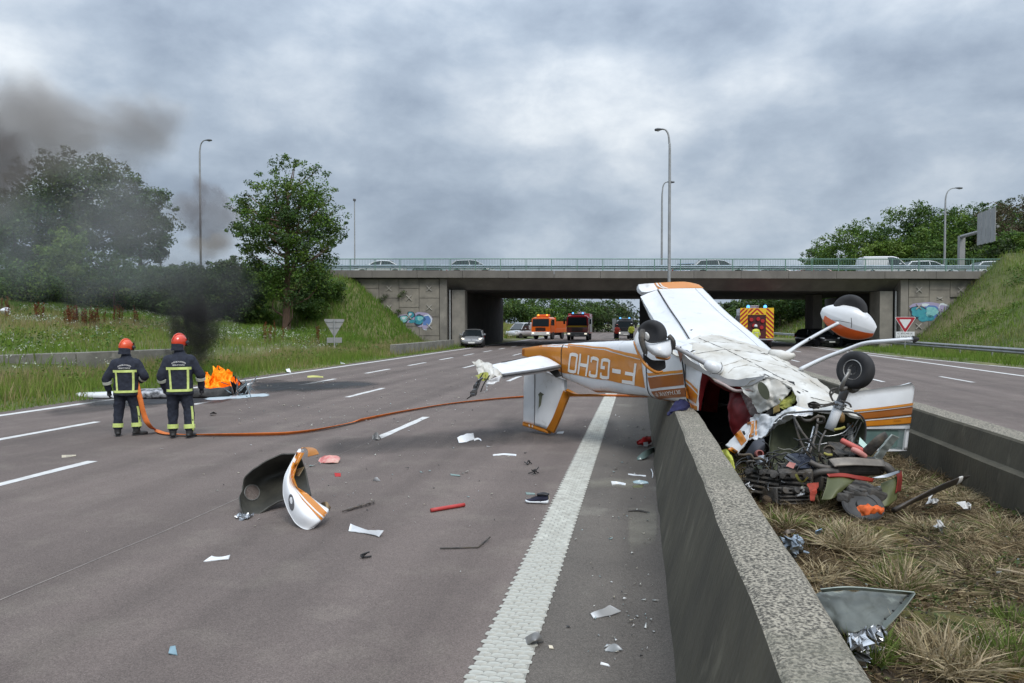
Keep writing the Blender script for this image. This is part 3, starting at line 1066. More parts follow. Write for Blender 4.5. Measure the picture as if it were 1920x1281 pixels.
def tri_sign(name, label, base, zc, size, face_cam, plate=None):
 base = Vector(base)
 t = thing(name, label, 'road sign', tuple(base))
 to = (C0 - base)
 to.z = 0
 to.normalize()
 rt = Vector((-to.y, to.x, 0))
 rt = -rt if rt.x < 0 else rt
 mb = MB()
 mb.tube([base - Vector((0, 0, .2)), Vector((base.x, base.y, zc + size * 0.28))], 0.04, 8)
 mb.build('post', m_galv, t)
 c = Vector((base.x, base.y, zc)) + to * (0.07 if face_cam else -0.07)
 def tri(sz, off, round_=0.08):
  h_ = sz * 0.866
  cs = [(-sz / 2, h_ / 3), (sz / 2, h_ / 3), (0, -2 * h_ / 3)]
  pts = []
  for k in range(3):
   p = Vector(cs[k])
   a_ = Vector(cs[k - 1]) - p
   b_ = Vector(cs[(k + 1) % 3]) - p
   r_ = round_ * sz
   pts += [p + a_.normalized() * r_, p + (a_.normalized() + b_.normalized()) * r_ * 0.35, p + b_.normalized() * r_]
  return [c + rt * q.x + Vector((0, 0, q.y)) + to * off for q in pts]
 def plate_(nm, pts, mat, th):
  V = list(pts) + [p - to * th for p in pts]
  n = len(pts)
  F = [tuple(range(n)), tuple(range(2 * n - 1, n - 1, -1))] + [(k, n + k, n + (k + 1) % n, (k + 1) % n) for k in range(n)]
  return add(nm, V, F, mat, t)
 if face_cam:
  plate_('sign_plate', tri(size, 0), m_white, 0.03)
  plate_('red_border', tri(size * 0.93, 0.005), m_red, 0.003)
  plate_('white_centre', tri(size * 0.56, 0.010), m_white, 0.003)
 else:
  plate_('sign_plate', tri(size, 0), m_signback, 0.03)
  for dz, wd in ((0.17, 0.80), (-0.10, 0.5)):
   mb = MB()
   mb.box(c + to * 0.02 + Vector((0, 0, dz * size)), (size * wd, 0.03, 0.05), m=Matrix((rt, to, Vector((0, 0, 1)))).transposed())
   mb.build('brace', m_galv, t)
 if plate:
  w_, h_, zz_, txt = plate
  mb = MB()
  m3 = Matrix((rt, to, Vector((0, 0, 1)))).transposed()
  cp = Vector((base.x, base.y, zz_)) + to * (0.07 if face_cam else -0.07)
  mb.bevbox(cp, (w_, 0.03, h_), 0.01, m=m3)
  mb.build('small_plate', m_white if face_cam else m_signback, t)
  if txt and face_cam:
   for k, line in enumerate(txt):
    TV, TF = text_mesh(line)
    wl_ = w_ * 0.82
    V = [cp + to * 0.018 + rt * ((v[0] - .5) * wl_) + Vector((0, 0, (0.10 - 0.52 * k + (v[1]) * 0.30) * h_)) for v in TV]
    add('lettering', V, TF, M('sign_black', (0.02, 0.02, 0.02)), t)
 return t
b = AT(1697, 53, 0)
b.z = H(b.x, b.y)
tri_sign('yield_sign', 'red and white triangular give way sign before the right abutment', b, EYE + 2 / FPX * 53, 1.30, True, (1.1, 0.42, EYE - 19.5 / FPX * 53, ('CÉDEZ', 'LE PASSAGE')))
b = AT(627, 40, 0)
b.z = H(b.x, b.y)
tri_sign('road_sign', 'grey back of a triangular sign in the left verge', b, EYE - 3 / FPX * 40, 1.22, False, (0.85, 0.30, EYE - 33 / FPX * 40, None))
# vegetation
m_leaf = M('leaf', attr='tint', rough=0.6, spec=0.25, transl=0.28)
m_grass = M('grass_blade', attr='tint', rough=0.75, spec=0.15, transl=0.25)
m_bark = M('bark', (0.13, 0.095, 0.07), (0.07, 0.052, 0.04), scale=5, rough=0.95, bump=0.8, bscale=14, stretch=(1, 1, 0.25))
def leaf_cloud(centres, rad, n_each, size, pal, flat=0.75, seed=1, dark_in=0.0):
 """many small leaf faces gathered in clumps; pal: list of base colours"""
 r = np.random.default_rng(seed)
 C_ = np.repeat(np.asarray(centres), n_each, 0)
 rd = np.repeat(np.asarray(rad), n_each)
 N = len(C_)
 d = r.normal(size=(N, 3))
 d /= np.linalg.norm(d, axis=1, keepdims=True)
 rr = rd * np.power(r.random(N), 0.42)
 pos = C_ + d * rr[:, None] * np.array([1, 1, flat])
 nrm = d * 0.6 + r.normal(size=(N, 3)) * 0.6 + np.array([0, 0, 0.5])
 nrm /= np.linalg.norm(nrm, axis=1, keepdims=True)
 t = np.cross(nrm, r.normal(size=(N, 3)))
 t /= np.maximum(np.linalg.norm(t, axis=1, keepdims=True), 1e-6)
 b_ = np.cross(nrm, t)
 s = size * r.uniform(0.6, 1.35, N)
 L, W = t * s[:, None], b_ * (s * 0.5)[:, None]
 V = np.stack([pos - L * 0.5, pos + W * 0.5 + nrm * (s * 0.08)[:, None], pos + L * 0.5, pos - W * 0.5 + nrm * (s * 0.08)[:, None]], 1).reshape(-1, 3)
 k = (np.arange(N) * 4)[:, None]
 T = np.concatenate([k + np.array([[0, 1, 2]]), k + np.array([[0, 2, 3]])], 1).reshape(-1, 3)
 pal = np.asarray(pal)
 clump_c = pal[r.integers(0, len(pal), len(centres))]
 cc = np.repeat(clump_c, n_each, 0)
 cc = cc * r.uniform(0.7, 1.3, (N, 1)) + r.normal(size=(N, 3)) * 0.006
 cc = np.clip(cc, 0.004, 1)
 return V, T, np.repeat(cc, 4, 0)
def crown_points(r, n, cx, rx, ry, z0, z1, shape='round', gap=0.0):
 pts, rad = [], []
 tries = 0
 while len(pts) < n and tries < n * 60:
  tries += 1
  q = r.normal(size=3)
  q /= np.linalg.norm(q)
  q *= r.random() ** 0.38
  zc_ = (z0 + z1) / 2
  hz_ = (z1 - z0) / 2
  f = 1.0
  zn = q[2]
  if shape == 'dome':
   f = 1.0 if zn < 0.1 else 1.0
   if zn < -0.55:
    f = 0.75
  if shape == 'cone':
   f = 0.35 + 0.65 * (1 - (zn + 1) / 2)
  p = np.array([cx + q[0] * rx * f, q[1] * ry * f, zc_ + q[2] * hz_])
  pts.append(p)
  rad.append(1.0)
 return np.array(pts)
def limb_mesh(base, top, r0, targets, seed, lean=(0, 0)):
 r = np.random.default_rng(seed)
 mb = MB()
 base, top = Vector(base), Vector(top)
 mids = [base, base.lerp(top, 0.3) + Vector((lean[0] * .3, lean[1] * .3, 0)), base.lerp(top, 0.62) + Vector((lean[0], lean[1], 0)), top]
 mb.tube(mids, [r0 * 1.25, r0 * 0.85, r0 * 0.55, r0 * 0.16], 9, sub=5)
 sp = spline(mids, 10)
 for tg in targets:
  tg = Vector(tg)
  cand = [p for p in sp if p.z < tg.z - 0.15 * (top.z - base.z) or p is sp[3]]
  st = min(cand, key=lambda p: (p - tg).length + 0.4 * abs(p.z - (tg.z - (tg - p).length * .5))) if cand else sp[4]
  md = st.lerp(tg, 0.5) + Vector((r.normal() * .15, r.normal() * .15, -0.10 * (tg - st).length))
  ln = (tg - st).length
  mb.tube([st, md, tg], [r0 * 0.30, r0 * 0.17, r0 * 0.05], 5, sub=3, caps=False)
 return mb
PAL_DARK = [(0.058, 0.104, 0.023), (0.047, 0.087, 0.021), (0.078, 0.127, 0.027), (0.065, 0.113, 0.036)]
PAL_MID = [(0.092, 0.165, 0.025), (0.068, 0.130, 0.021), (0.121, 0.194, 0.032), (0.078, 0.144, 0.029)]
PAL_LIGHT = [(0.126, 0.202, 0.030), (0.098, 0.166, 0.025), (0.150, 0.218, 0.042)]
PAL_GREY = [(0.075, 0.106, 0.046), (0.060, 0.086, 0.039), (0.094, 0.120, 0.055)]
PAL_BROWN = [(0.105, 0.085, 0.050), (0.085, 0.075, 0.04), (0.12, 0.10, 0.06), (0.07, 0.085, 0.03)]
def tree(name, label, base, h, rx, trunk_frac, n_cl, leaves, lsize, pal, seed, cat='tree', shape='round', cl_r=None, r0=None, group=None, ry=None, limbs=14, cx=0.0, low=0.0, branch=None, bark=None):
 base = Vector(base)
 r = np.random.default_rng(seed)
 t = thing(name, label, cat, (0, 0, 0), group=group)
 ry = ry or rx * 0.85
 z0, z1 = h * trunk_frac, h
 pts = crown_points(r, n_cl, cx, rx * 0.86, ry * 0.86, z0, z1 - 0.3, shape)
 cr_ = cl_r or rx * 0.30
 rad = r.uniform(0.55, 1.25, len(pts)) * cr_
 V, T, cc = leaf_cloud(pts, rad, leaves, lsize, pal, seed=seed)
 # loose sprigs poking out of the outline
 ns = max(6, n_cl // 2)
 q = r.normal(size=(ns, 3))
 q /= np.linalg.norm(q, axis=1, keepdims=True)
 q[:, 2] = np.where(q[:, 2] < -0.3, -q[:, 2], q[:, 2])
 sp_ = np.array([cx, 0, (z0 + z1) / 2]) + q * np.array([rx, ry, (z1 - z0) / 2]) * r.uniform(0.86, 1.04, (ns, 1))
 g2 = leaf_cloud(sp_, r.uniform(.3, .7, ns) * cr_ * 0.7, max(6, leaves // 4), lsize * .9, pal, seed=seed + 1)
 V, T, cc = merge_geo([(V, T, cc), g2])
 big_mesh('crown', V, T, m_leaf, cc, parent=t)
 r0 = r0 or h * 0.022
 tg = pts[r.permutation(len(pts))[:limbs]]
 tg2 = sp_[:limbs // 2]
 mb = limb_mesh((0, 0, -0.5), (cx * .7, 0, h * 0.82), r0, list(tg) + list(tg2), seed)
 mb.build('trunk', bark or m_bark, t, smooth=True)
 t.location = base
 return t
def gz(v, z=None):
 return Vector((v.x, v.y, H(v.x, v.y)))
def tree_at(px, Y, ytop):
 b_ = AT(px, Y)
 b_.z = H(b_.x, b_.y)
 return b_, EYE + (607 - ytop) / FPX * (Y * 0.985) - b_.z
# left wood behind the meadow
b, h = tree_at(150, 52, 238)
TL1 = tree('broadleaf_tree', 'tallest airy broadleaf tree of the left wood behind the smoke', b, h, 6.6, 0.05, 150, 160, 0.26, PAL_DARK + PAL_GREY, 11, cl_r=1.15, limbs=34)
b, h = tree_at(30, 50, 335)
tree('broadleaf_tree', 'dark tree at the left edge of the wood half hidden by smoke', b, h, 5.0, 0.0, 80, 150, 0.26, PAL_DARK, 12, cl_r=1.2, limbs=12)
b, h = tree_at(265, 55, 312)
tree('broadleaf_tree', 'spreading tree at the right end of the left wood', b, h, 3.6, 0.08, 70, 120, 0.24, PAL_DARK + PAL_GREY, 13, cl_r=0.95, limbs=24)
b, h = tree_at(125, 46, 392)
tree('broadleaf_tree', 'lighter green young tree in front of the tallest left tree', b, h, 2.1, 0.0, 50, 130, 0.22, PAL_LIGHT, 14, cl_r=0.75)
b, h = tree_at(215, 47, 455)
tree('bush', 'dark bush at the foot of the left wood', b, h, 3.0, 0.0, 50, 140, 0.22, PAL_DARK, 15, cat='bush', cl_r=0.8)
b, h = tree_at(45, 44.5, 470)
tree('bush', 'dark green bush at the left edge of the frame below the trees', b, h, 3.4, 0.0, 55, 140, 0.22, PAL_DARK + PAL_MID, 16, cat='bush', cl_r=0.9)
b, h = tree_at(-70, 52, 320)
tree('broadleaf_tree', 'tree leaning into the left edge of the frame', b, h, 4.6, 0.05, 60, 120, 0.26, PAL_DARK, 17, cl_r=1.1)
b, h = tree_at(303, 56, 418)
tree('cypress_tree', 'small narrow dark tree standing right of the left wood', b, h, 0.75, 0.25, 22, 110, 0.16, PAL_GREY, 18, shape='cone', cl_r=0.36, limbs=8)
b, h = tree_at(355, 52.5, 484)
tree('hedge', 'dark hedge along the embankment behind the black smoke', b, h, 4.2, 0.0, 70, 130, 0.22, PAL_DARK, 19, cat='hedge', ry=1.6, cl_r=0.8, limbs=5)
b, h = tree_at(440, 54, 470)
tree('hedge', 'hedge with a thin top between smoke and lone tree', b, h, 2.6, 0.0, 46, 120, 0.2, PAL_DARK + PAL_GREY, 20, cat='hedge', ry=1.4, cl_r=0.7, limbs=6)
for k, (px, Y, yt, rx, lab) in enumerate(((300, 47, 486, 2.6, 'dark bush on the slope just left of the black smoke'), (372, 46, 490, 2.8, 'dark bush on the slope behind the black smoke'), (440, 46.5, 488, 2.4, 'dark bush on the slope between the smoke and the lone tree'))):
 b, h = tree_at(px, Y, yt)
 tree('bush', lab, b, h, rx, 0.0, 60, 140, 0.2, PAL_DARK, 150 + k, cat='bush', cl_r=0.75, limbs=5)
b, h = tree_at(505, 52, 492)
tree('bush', 'bright green bush left of the lone tree trunk', b, h, 1.6, 0.0, 36, 130, 0.18, PAL_LIGHT, 21, cat='bush', cl_r=0.6, limbs=6)
b, h = tree_at(575, 48.5, 545)
tree('bush', 'low bright green shrub on the slope right behind the lone tree trunk', b, h, 1.5, 0.0, 34, 130, 0.17, PAL_LIGHT + PAL_MID, 161, cat='bush', cl_r=0.5, limbs=5)
b, h = tree_at(478, 47, 556)
tree('bush', 'low green shrub on the slope left of the lone tree trunk', b, h, 1.3, 0.0, 30, 130, 0.17, PAL_MID + PAL_LIGHT, 162, cat='bush', cl_r=0.5, limbs=5)
b, h = tree_at(600, 51, 512)
tree('bush', 'dark bush on the embankment right of the lone tree trunk', b, h, 1.9, 0.0, 40, 130, 0.2, PAL_DARK + PAL_MID, 22, cat='bush', cl_r=0.7, limbs=6)
# the lone tree
b, h = tree_at(537, 46, 272)
m_bark2 = M('reddish_bark', (0.20, 0.125, 0.085), (0.10, 0.065, 0.045), scale=4, rough=0.95, bump=0.8, bscale=14, stretch=(1, 1, 0.25))
tree('lone_tree', 'lone round crowned tree with a reddish trunk beside the left abutment', b, h, 3.95, 0.17, 190, 130, 0.19, PAL_DARK + PAL_MID, 23, cl_r=0.80, limbs=40, r0=0.26, cx=0.25, bark=m_bark2)
# right wood beyond the bridge
for k, (px, Y, yt, rx, pal, lab) in enumerate([
  (1560, 112, 462, 4.2, PAL_DARK, 'small dark tree at the left end of the right wood'),
  (1618, 106, 430, 5.4, PAL_MID, 'rounded mid green tree second from the left in the right wood'),
  (1665, 100, 462, 3.6, PAL_LIGHT, 'low pale green tree above the white van'),
  (1708, 104, 402, 5.2, PAL_DARK + PAL_MID, 'tallest dark tree of the right wood left of its street lamp'),
  (1770, 100, 418, 4.8, PAL_MID, 'green tree behind the right street lamp'),
  (1825, 102, 408, 5.0, PAL_DARK, 'dark tree behind the sign gantry'),
  (1745, 96, 468, 3.6, PAL_DARK, 'low dark tree behind the gantry post'),
  (1868, 98, 404, 3.4, PAL_DARK, 'narrow dark tree right of the gantry panel'),
  (1916, 82, 395, 4.0, PAL_BROWN, 'brownish thin tree at the right edge of the frame'),
  (1900, 74, 452, 2.8, PAL_GREY + PAL_MID, 'olive bush on top of the right embankment'),
  (1960, 84, 400, 4.0, PAL_MID, 'tree leaning into the right edge of the frame')]):
 b, h = tree_at(px, Y, yt)
 if pal is PAL_DARK and px < 1830:
  pal = PAL_DARK + PAL_MID
 tree('broadleaf_tree' if 'bush' not in lab else 'bush', lab, b, h * 1.05, rx * 1.22, 0.0, 105, 120, 0.34 if Y > 90 else 0.26, pal, 40 + k, cl_r=rx * 0.29, limbs=8, cat='bush' if 'bush' in lab else 'tree')
# trees seen through the bridge opening
for k, (px, Y, yt, rx, pal, lab) in enumerate([
  (945, 150, 556, 6, PAL_DARK, 'leftmost dark tree framed by the bridge opening'),
  (985, 158, 552, 7, PAL_DARK, 'dark tree above the white van beyond the bridge'),
  (1030, 150, 555, 6.5, PAL_DARK + PAL_MID, 'dark tree above the orange lorry beyond the bridge'),
  (1075, 156, 556, 6.5, PAL_DARK, 'dark tree above the red fire engine'),
  (1112, 165, 566, 5.5, PAL_GREY + PAL_DARK, 'hazy tree right of the fire engine beyond the bridge'),
  (1140, 170, 564, 5.0, PAL_DARK + PAL_GREY, 'last tree before the gap of sky under the bridge'),
  (1168, 180, 578, 4.0, PAL_GREY, 'smallest tree before the gap of sky under the bridge'),
  (1378, 135, 562, 4.2, PAL_GREY, 'loose tree seen just right of the raised wing'),
  (1415, 128, 556, 5.5, PAL_DARK, 'dark tree behind the chevron fire engine'),
  (1462, 122, 548, 6.5, PAL_DARK, 'dark tree right of the chevron fire engine'),
  (1515, 118, 545, 6.5, PAL_DARK, 'dark tree framed by the right end of the bridge opening')]):
 b, h = tree_at(px, Y, yt)
 tree('broadleaf_tree', lab, b, h, rx, 0.04, 44, 90, 0.5, pal, 70 + k, cl_r=rx * 0.27, limbs=6)
# far wood on the horizon
r_ = np.random.default_rng(5)
cen, rad = [], []
for k in range(150):
 x = -230 + 3.4 * k
 y = 330 + r_.uniform(-20, 20)
 hh = 6 + 4 * math.sin(k * 0.31) + r_.uniform(0, 4)
 for q in range(3):
  cen.append((x + r_.uniform(-2, 2), y, H(x, y) + hh * (0.25 + 0.3 * q)))
  rad.append(3.4)
V, T, cc = leaf_cloud(cen, rad, 34, 1.3, [(0.06, 0.085, 0.055), (0.05, 0.075, 0.05), (0.075, 0.095, 0.06)], seed=9)
big_mesh('far_wood', V, T, m_leaf, cc, kind='stuff', label='far line of trees on the horizon', category='wood') if False else props(big_mesh('far_wood', V, T, m_leaf, cc), 'far pale line of trees on the horizon', None, None, 'stuff')
# grasses
def scatter(n, x0, x1, y0, y1, keep=None, seed=1, dens=None):
 r = np.random.default_rng(seed)
 X = r.uniform(x0, x1, n)
 Y = r.uniform(y0, y1, n) if dens is None else y0 + (y1 - y0) * r.random(n) ** dens
 if keep is not None:
  k = keep(X, Y)
  X, Y = X[k], Y[k]
 return X, Y
def vnoise(X, Y, s, ph=0.0):
 return np.array([noise.noise((x * s + ph, y * s, ph)) for x, y in zip(X, Y)])
def grass(name, X, Y, hmin, hmax, w, pal, tips, seed, lean=0.35, hz=None, sel=None, kind='stuff', label=None, parent=None):
 r = np.random.default_rng(seed)
 N = len(X)
 Z = hfun(X, Y) - 0.03 if hz is None else hz
 base = np.stack([X, Y, Z], 1)
 hh = r.uniform(hmin, hmax, N)
 az = r.uniform(0, 2 * np.pi, N)
 ln = r.uniform(0.05, lean, N) * hh
 tip = np.stack([np.cos(az) * ln * .4, np.sin(az) * ln * .4, hh], 1)
 bend = np.stack([np.cos(az) * ln, np.sin(az) * ln, -0.15 * ln], 1)
 pal, tips = np.asarray(pal), np.asarray(tips)
 if sel is None:
  idx = r.integers(0, len(pal), N)
 else:
  idx = np.clip((sel * len(pal)).astype(int) + r.integers(-1, 2, N), 0, len(pal) - 1)
 c = pal[idx] * r.uniform(0.75, 1.25, (N, 1))
 tc_ = tips[idx] * r.uniform(0.8, 1.2, (N, 1))
 V, T, cc = blade_geo(base, tip, np.full(N, w) * r.uniform(.6, 1.4, N), bend, c, tc_)
 o = big_mesh(name, V, T, m_grass, cc, parent=parent) if parent is not None else big_mesh(name, V, T, m_grass, cc)
 return props(o, label, None, None, kind)
green = [(0.115, 0.205, 0.026), (0.145, 0.222, 0.032), (0.175, 0.228, 0.043), (0.215, 0.22, 0.065), (0.265, 0.225, 0.10)]
gtips = [(0.15, 0.23, 0.040), (0.18, 0.24, 0.050), (0.22, 0.235, 0.075), (0.29, 0.25, 0.12), (0.36, 0.29, 0.17)]
# meadow
X, Y = scatter(115000, -62, -13.6, 13, 62, lambda x, y: (x < -13.7) & (x > -0.93 * y - 3) & (x < -0.22 * y + 2), seed=3, dens=1.15)
sel = np.clip(0.50 + 0.85 * vnoise(X, Y, 0.16, 3.0) + 0.018 * (-X - 24) + 0.25 * vnoise(X, Y, 0.6, 8.0), 0, 0.999)
grass('meadow_grass', X, Y, 0.18, 0.56, 0.023, green, gtips, 4, sel=sel, label='long meadow grass on the left slope')
# low bright verge along the edge line and tall pale grass before the verge wall
X, Y = scatter(42000, -17.5, -13.35, 12, 60, None, seed=5, dens=1.3)
k = -13.35 - X
sel = np.clip(0.15 + 0.2 * (k - 1.4) + 0.3 * vnoise(X, Y, 0.5, 1.0), 0, 0.999)
hh = np.where(k < 1.1, 0.16, 0.42)
m_ = k < 1.1
grass('verge_grass', X[m_], Y[m_], 0.05, 0.17, 0.016, green[:4], gtips[:4], 6, sel=sel[m_] * 0.5, label='short bright grass along the left edge line')
m_ = ~m_
grass('tall_verge_grass', X[m_], Y[m_], 0.16, 0.50, 0.016, green, gtips, 7, sel=np.clip(sel[m_] + 0.25, 0, .999), label='tall pale grass in front of the low verge wall')
# white flowered weeds in the meadow
X, Y = scatter(9000, -50, -17, 18, 46, lambda x, y: (x > -0.9 * y - 2) & (x < -0.40 * y), seed=8)
k = vnoise(X, Y, 0.22, 6.0) > -0.02
X, Y = X[k], Y[k]
Z = hfun(X, Y)
cen = np.stack([X, Y, Z + np.random.default_rng(2).uniform(.28, .55, len(X))], 1)
V, T, cc = leaf_cloud(cen, np.full(len(X), 0.10), 3, 0.075, [(0.50, 0.52, 0.44), (0.40, 0.44, 0.33), (0.2, 0.27, 0.12)], seed=10)
props(big_mesh('meadow_flowers', V, T, m_leaf, cc), 'small white flowers scattered over the meadow', None, None, 'stuff')
# leafy weeds
X, Y = scatter(5200, -50, -15, 16, 48, lambda x, y: (x > -0.9 * y - 2) & (x < -0.25 * y), seed=18)
k = vnoise(X, Y, 0.3, 16.0) > 0.0
X, Y = X[k], Y[k]
cen = np.stack([X, Y, hfun(X, Y) + 0.2], 1)
V, T, cc = leaf_cloud(cen, np.full(len(X), 0.28), 9, 0.13, PAL_MID + PAL_LIGHT, seed=19)
props(big_mesh('meadow_weeds', V, T, m_leaf, cc), 'leafy green weeds among the meadow grass', None, None, 'stuff')
# embankments: left cone, right bank
X, Y = scatter(42000, -42, -14.3, 40, 58, lambda x, y: hfun(x, y) > 0.25, seed=11)
sel = np.clip(0.22 + 0.5 * vnoise(X, Y, 0.3, 4.0) + 0.12 * (X + 18) * (X > -18), 0, 0.999)
grass('bank_grass', X, Y, 0.20, 0.60, 0.040, [(0.085, 0.175, 0.022), (0.105, 0.195, 0.027), (0.13, 0.20, 0.036), (0.19, 0.20, 0.065)], [(0.12, 0.225, 0.032), (0.16, 0.25, 0.042), (0.20, 0.245, 0.065), (0.28, 0.24, 0.11)], 12, sel=sel, label='grass on the left bridge embankment')
X, Y = scatter(130000, 14.8, 50, 22, 66, lambda x, y: (x < 0.62 * y + 1) & (x > redge(y) + .1) & (hfun(x, y) > -0.05) & ~((x < 18.4) & (y > 57)), seed=13)
sel = np.clip(0.22 + 0.8 * vnoise(X, Y, 0.22, 14.0) + 0.4 * vnoise(X, Y, 0.9, 2.0), 0, 0.999)
grass('bank_grass', X, Y, 0.14, 0.50, 0.026, green[:4], gtips[:4], 14, sel=sel, label='grass on the right embankment')
X, Y = scatter(1800, 19.5, 48, 26, 64, lambda x, y: (x < 0.62 * y + 1), seed=23)
k = vnoise(X, Y, 0.25, 21.0) > 0.05
X, Y = X[k], Y[k]
cen = np.stack([X, Y, hfun(X, Y) + 0.22], 1)
V, T, cc = leaf_cloud(cen, np.full(len(X), 0.42), 32, 0.15, PAL_MID + PAL_LIGHT, seed=24)
props(big_mesh('bank_weeds', V, T, m_leaf, cc), 'clumps of leafy weeds on the right embankment', None, None, 'stuff')
# meadow beyond the bridge
X, Y = scatter(16000, -60, -15, 84, 150, None, seed=15)
grass('far_meadow_grass', X, Y, 0.3, 0.8, 0.12, green[1:], gtips[1:], 16, label='pale meadow beyond the bridge on the left')
X, Y = scatter(12000, 19, 60, 84, 140, None, seed=17)
grass('far_meadow_grass', X, Y, 0.3, 0.7, 0.12, green[:4], gtips[:4], 18, label='meadow beyond the bridge on the right')
# weeds growing out of the abutment joints
for k, (s, z, lab) in enumerate([(-5.4, 3.9, 'weed growing high in the left abutment joints'), (-3.9, 4.2, 'weed in the joint beside the topmost facing panels'), (-4.3, 2.75, 'weed just above the turquoise graffiti'), (-7.6, 4.9, 'weed near the embankment end of the left abutment')]):
 p = BP(s, 0.1, z)
 V, T, cc = leaf_cloud([p, p + Vector((.15, 0, .2)), p + Vector((-.2, 0, -.15))], [0.32, 0.25, 0.25], 60, 0.11, PAL_DARK + PAL_GREY, seed=60 + k)
 props(big_mesh('wall_weed', V - np.array(p), T, m_leaf, cc, origin=(0, 0, 0)), lab, 'weed').location = p
# rust coloured dock plants
m_dock = M('dock_seed', attr='tint', rough=0.9, spec=0.1)
docks = [(8, 578, 'rust dock plant at the left edge of the meadow'), (12, 592, 'tall thin rust dock near the left edge'), (68, 600, 'thin rust dock left of the large rust clump'), (82, 597, 'second thin rust dock left of the large rust clump'),
         (125, 606, 'left part of the large rust dock clump'), (138, 604, 'rust dock inside the large clump second from left'), (150, 606, 'middle of the large rust dock clump'), (165, 605, 'rust dock inside the large clump second from right'), (182, 604, 'right part of the large rust dock clump'),
         (217, 600, 'rust dock right of the large clump'), (228, 604, 'rust dock closest to the black smoke'), (258, 602, 'faint rust dock seen beside the smoke column'), (500, 640, 'rust dock in the verge left of the triangular sign back'), (520, 636, 'taller rust dock left of the triangular sign back'), (600, 640, 'rust dock beside the post of the sign back')]
for k, (px, py, lab) in enumerate(docks):
 Y0 = 40.0 if px < 400 else 37.0
 b_ = None
 for yy in np.linspace(20, 56, 200):
  q = AT(px, yy)
  z = H(q.x, q.y)
  if EYE + (607 - (py + 9)) / FPX * yy <= z:
   b_ = Vector((q.x, q.y, z))
   break
 if b_ is None:
  b_ = AT(px, Y0)
  b_.z = H(b_.x, b_.y)
 r = np.random.default_rng(100 + k)
 cen, rad = [], []
 for st in range(6 if 110 < px < 190 else 3):
  ox, oy = r.normal(0, .16, 2)
  hh = r.uniform(0.75, 1.15)
  for q in range(7):
   cen.append((ox + r.normal(0, .03), oy, hh * (0.38 + 0.1 * q)))
   rad.append(0.075 * (1.1 - 0.1 * q))
 V, T, cc = leaf_cloud(cen, rad, 22, 0.055, [(0.15, 0.052, 0.024), (0.11, 0.040, 0.02), (0.19, 0.075, 0.03)], flat=1.6, seed=200 + k)
 sb = np.array([(x, y, 0) for x, y, z in cen])
 nb = len(cen)
 bl = blade_geo(sb, np.array(cen) - sb, np.full(nb, 0.012), np.zeros((nb, 3)), np.full((nb, 3), 0.12) * np.array([1.2, .8, .4]))
 V, T, cc = merge_geo([(V, T, cc), bl])
 o = big_mesh('dock_plant', V, T, m_dock, cc)
 o.location = b_
 props(o, lab, 'plant', 'rust coloured dock plants')
# dry grass in the median
def med_z(X, Y):
 return np.array([hmed(x, y) for x, y in zip(X, Y)])
straw = [(0.11, 0.077, 0.042), (0.20, 0.145, 0.080), (0.31, 0.24, 0.14), (0.42, 0.335, 0.205), (0.095, 0.115, 0.034), (0.085, 0.058, 0.034)]
X, Y = scatter(78000, 0.72, 3.24, 2.3, 11.0, None, seed=31, dens=1.25)
k = vnoise(X, Y, 1.1, 33.0) + 0.5 * vnoise(X, Y, 3.3, 13.0) > -0.34
X, Y = X[k], Y[k]
N = len(X)
r = np.random.default_rng(32)
base = np.stack([X, Y, med_z(X, Y) - 0.005], 1)
az = vnoise(X, Y, 1.7, 41.0) * 7 + r.normal(0, 1.3, N)
ln = r.uniform(0.05, 0.26, N)
up_ = r.uniform(0.008, 0.15, N) * np.clip(.6 + 1.6 * vnoise(X, Y, 2.3, 51.0), .15, 1.4)
tip = np.stack([np.cos(az) * ln * .7, np.sin(az) * ln * .7, up_], 1)
bend = np.stack([np.cos(az + .4) * ln * .4, np.sin(az + .4) * ln * .4, -up_ * .35], 1)
pal = np.asarray(straw)
idx = np.clip((2.3 + 4.5 * vnoise(X, Y, 1.2, 61.0) + r.normal(0, 1.3, N)).astype(int), 0, 5)
c = pal[idx] * r.uniform(.6, 1.2, (N, 1))
V, T, cc = blade_geo(base, tip, np.full(N, .0055) * r.uniform(.6, 1.6, N), bend, c, c * 1.15)
props(big_mesh('dry_thatch', V, T, m_grass, cc), 'matted dry grass covering the median soil', None, None, 'stuff')
X, Y = scatter(14000, 0.8, 3.2, 11, 48, None, seed=35)
grass('far_median_grass', X, Y, 0.04, 0.16, 0.02, straw[:5], straw[:5], 36, hz=med_z(X, Y), lean=1.2, label='dry grass in the far median')
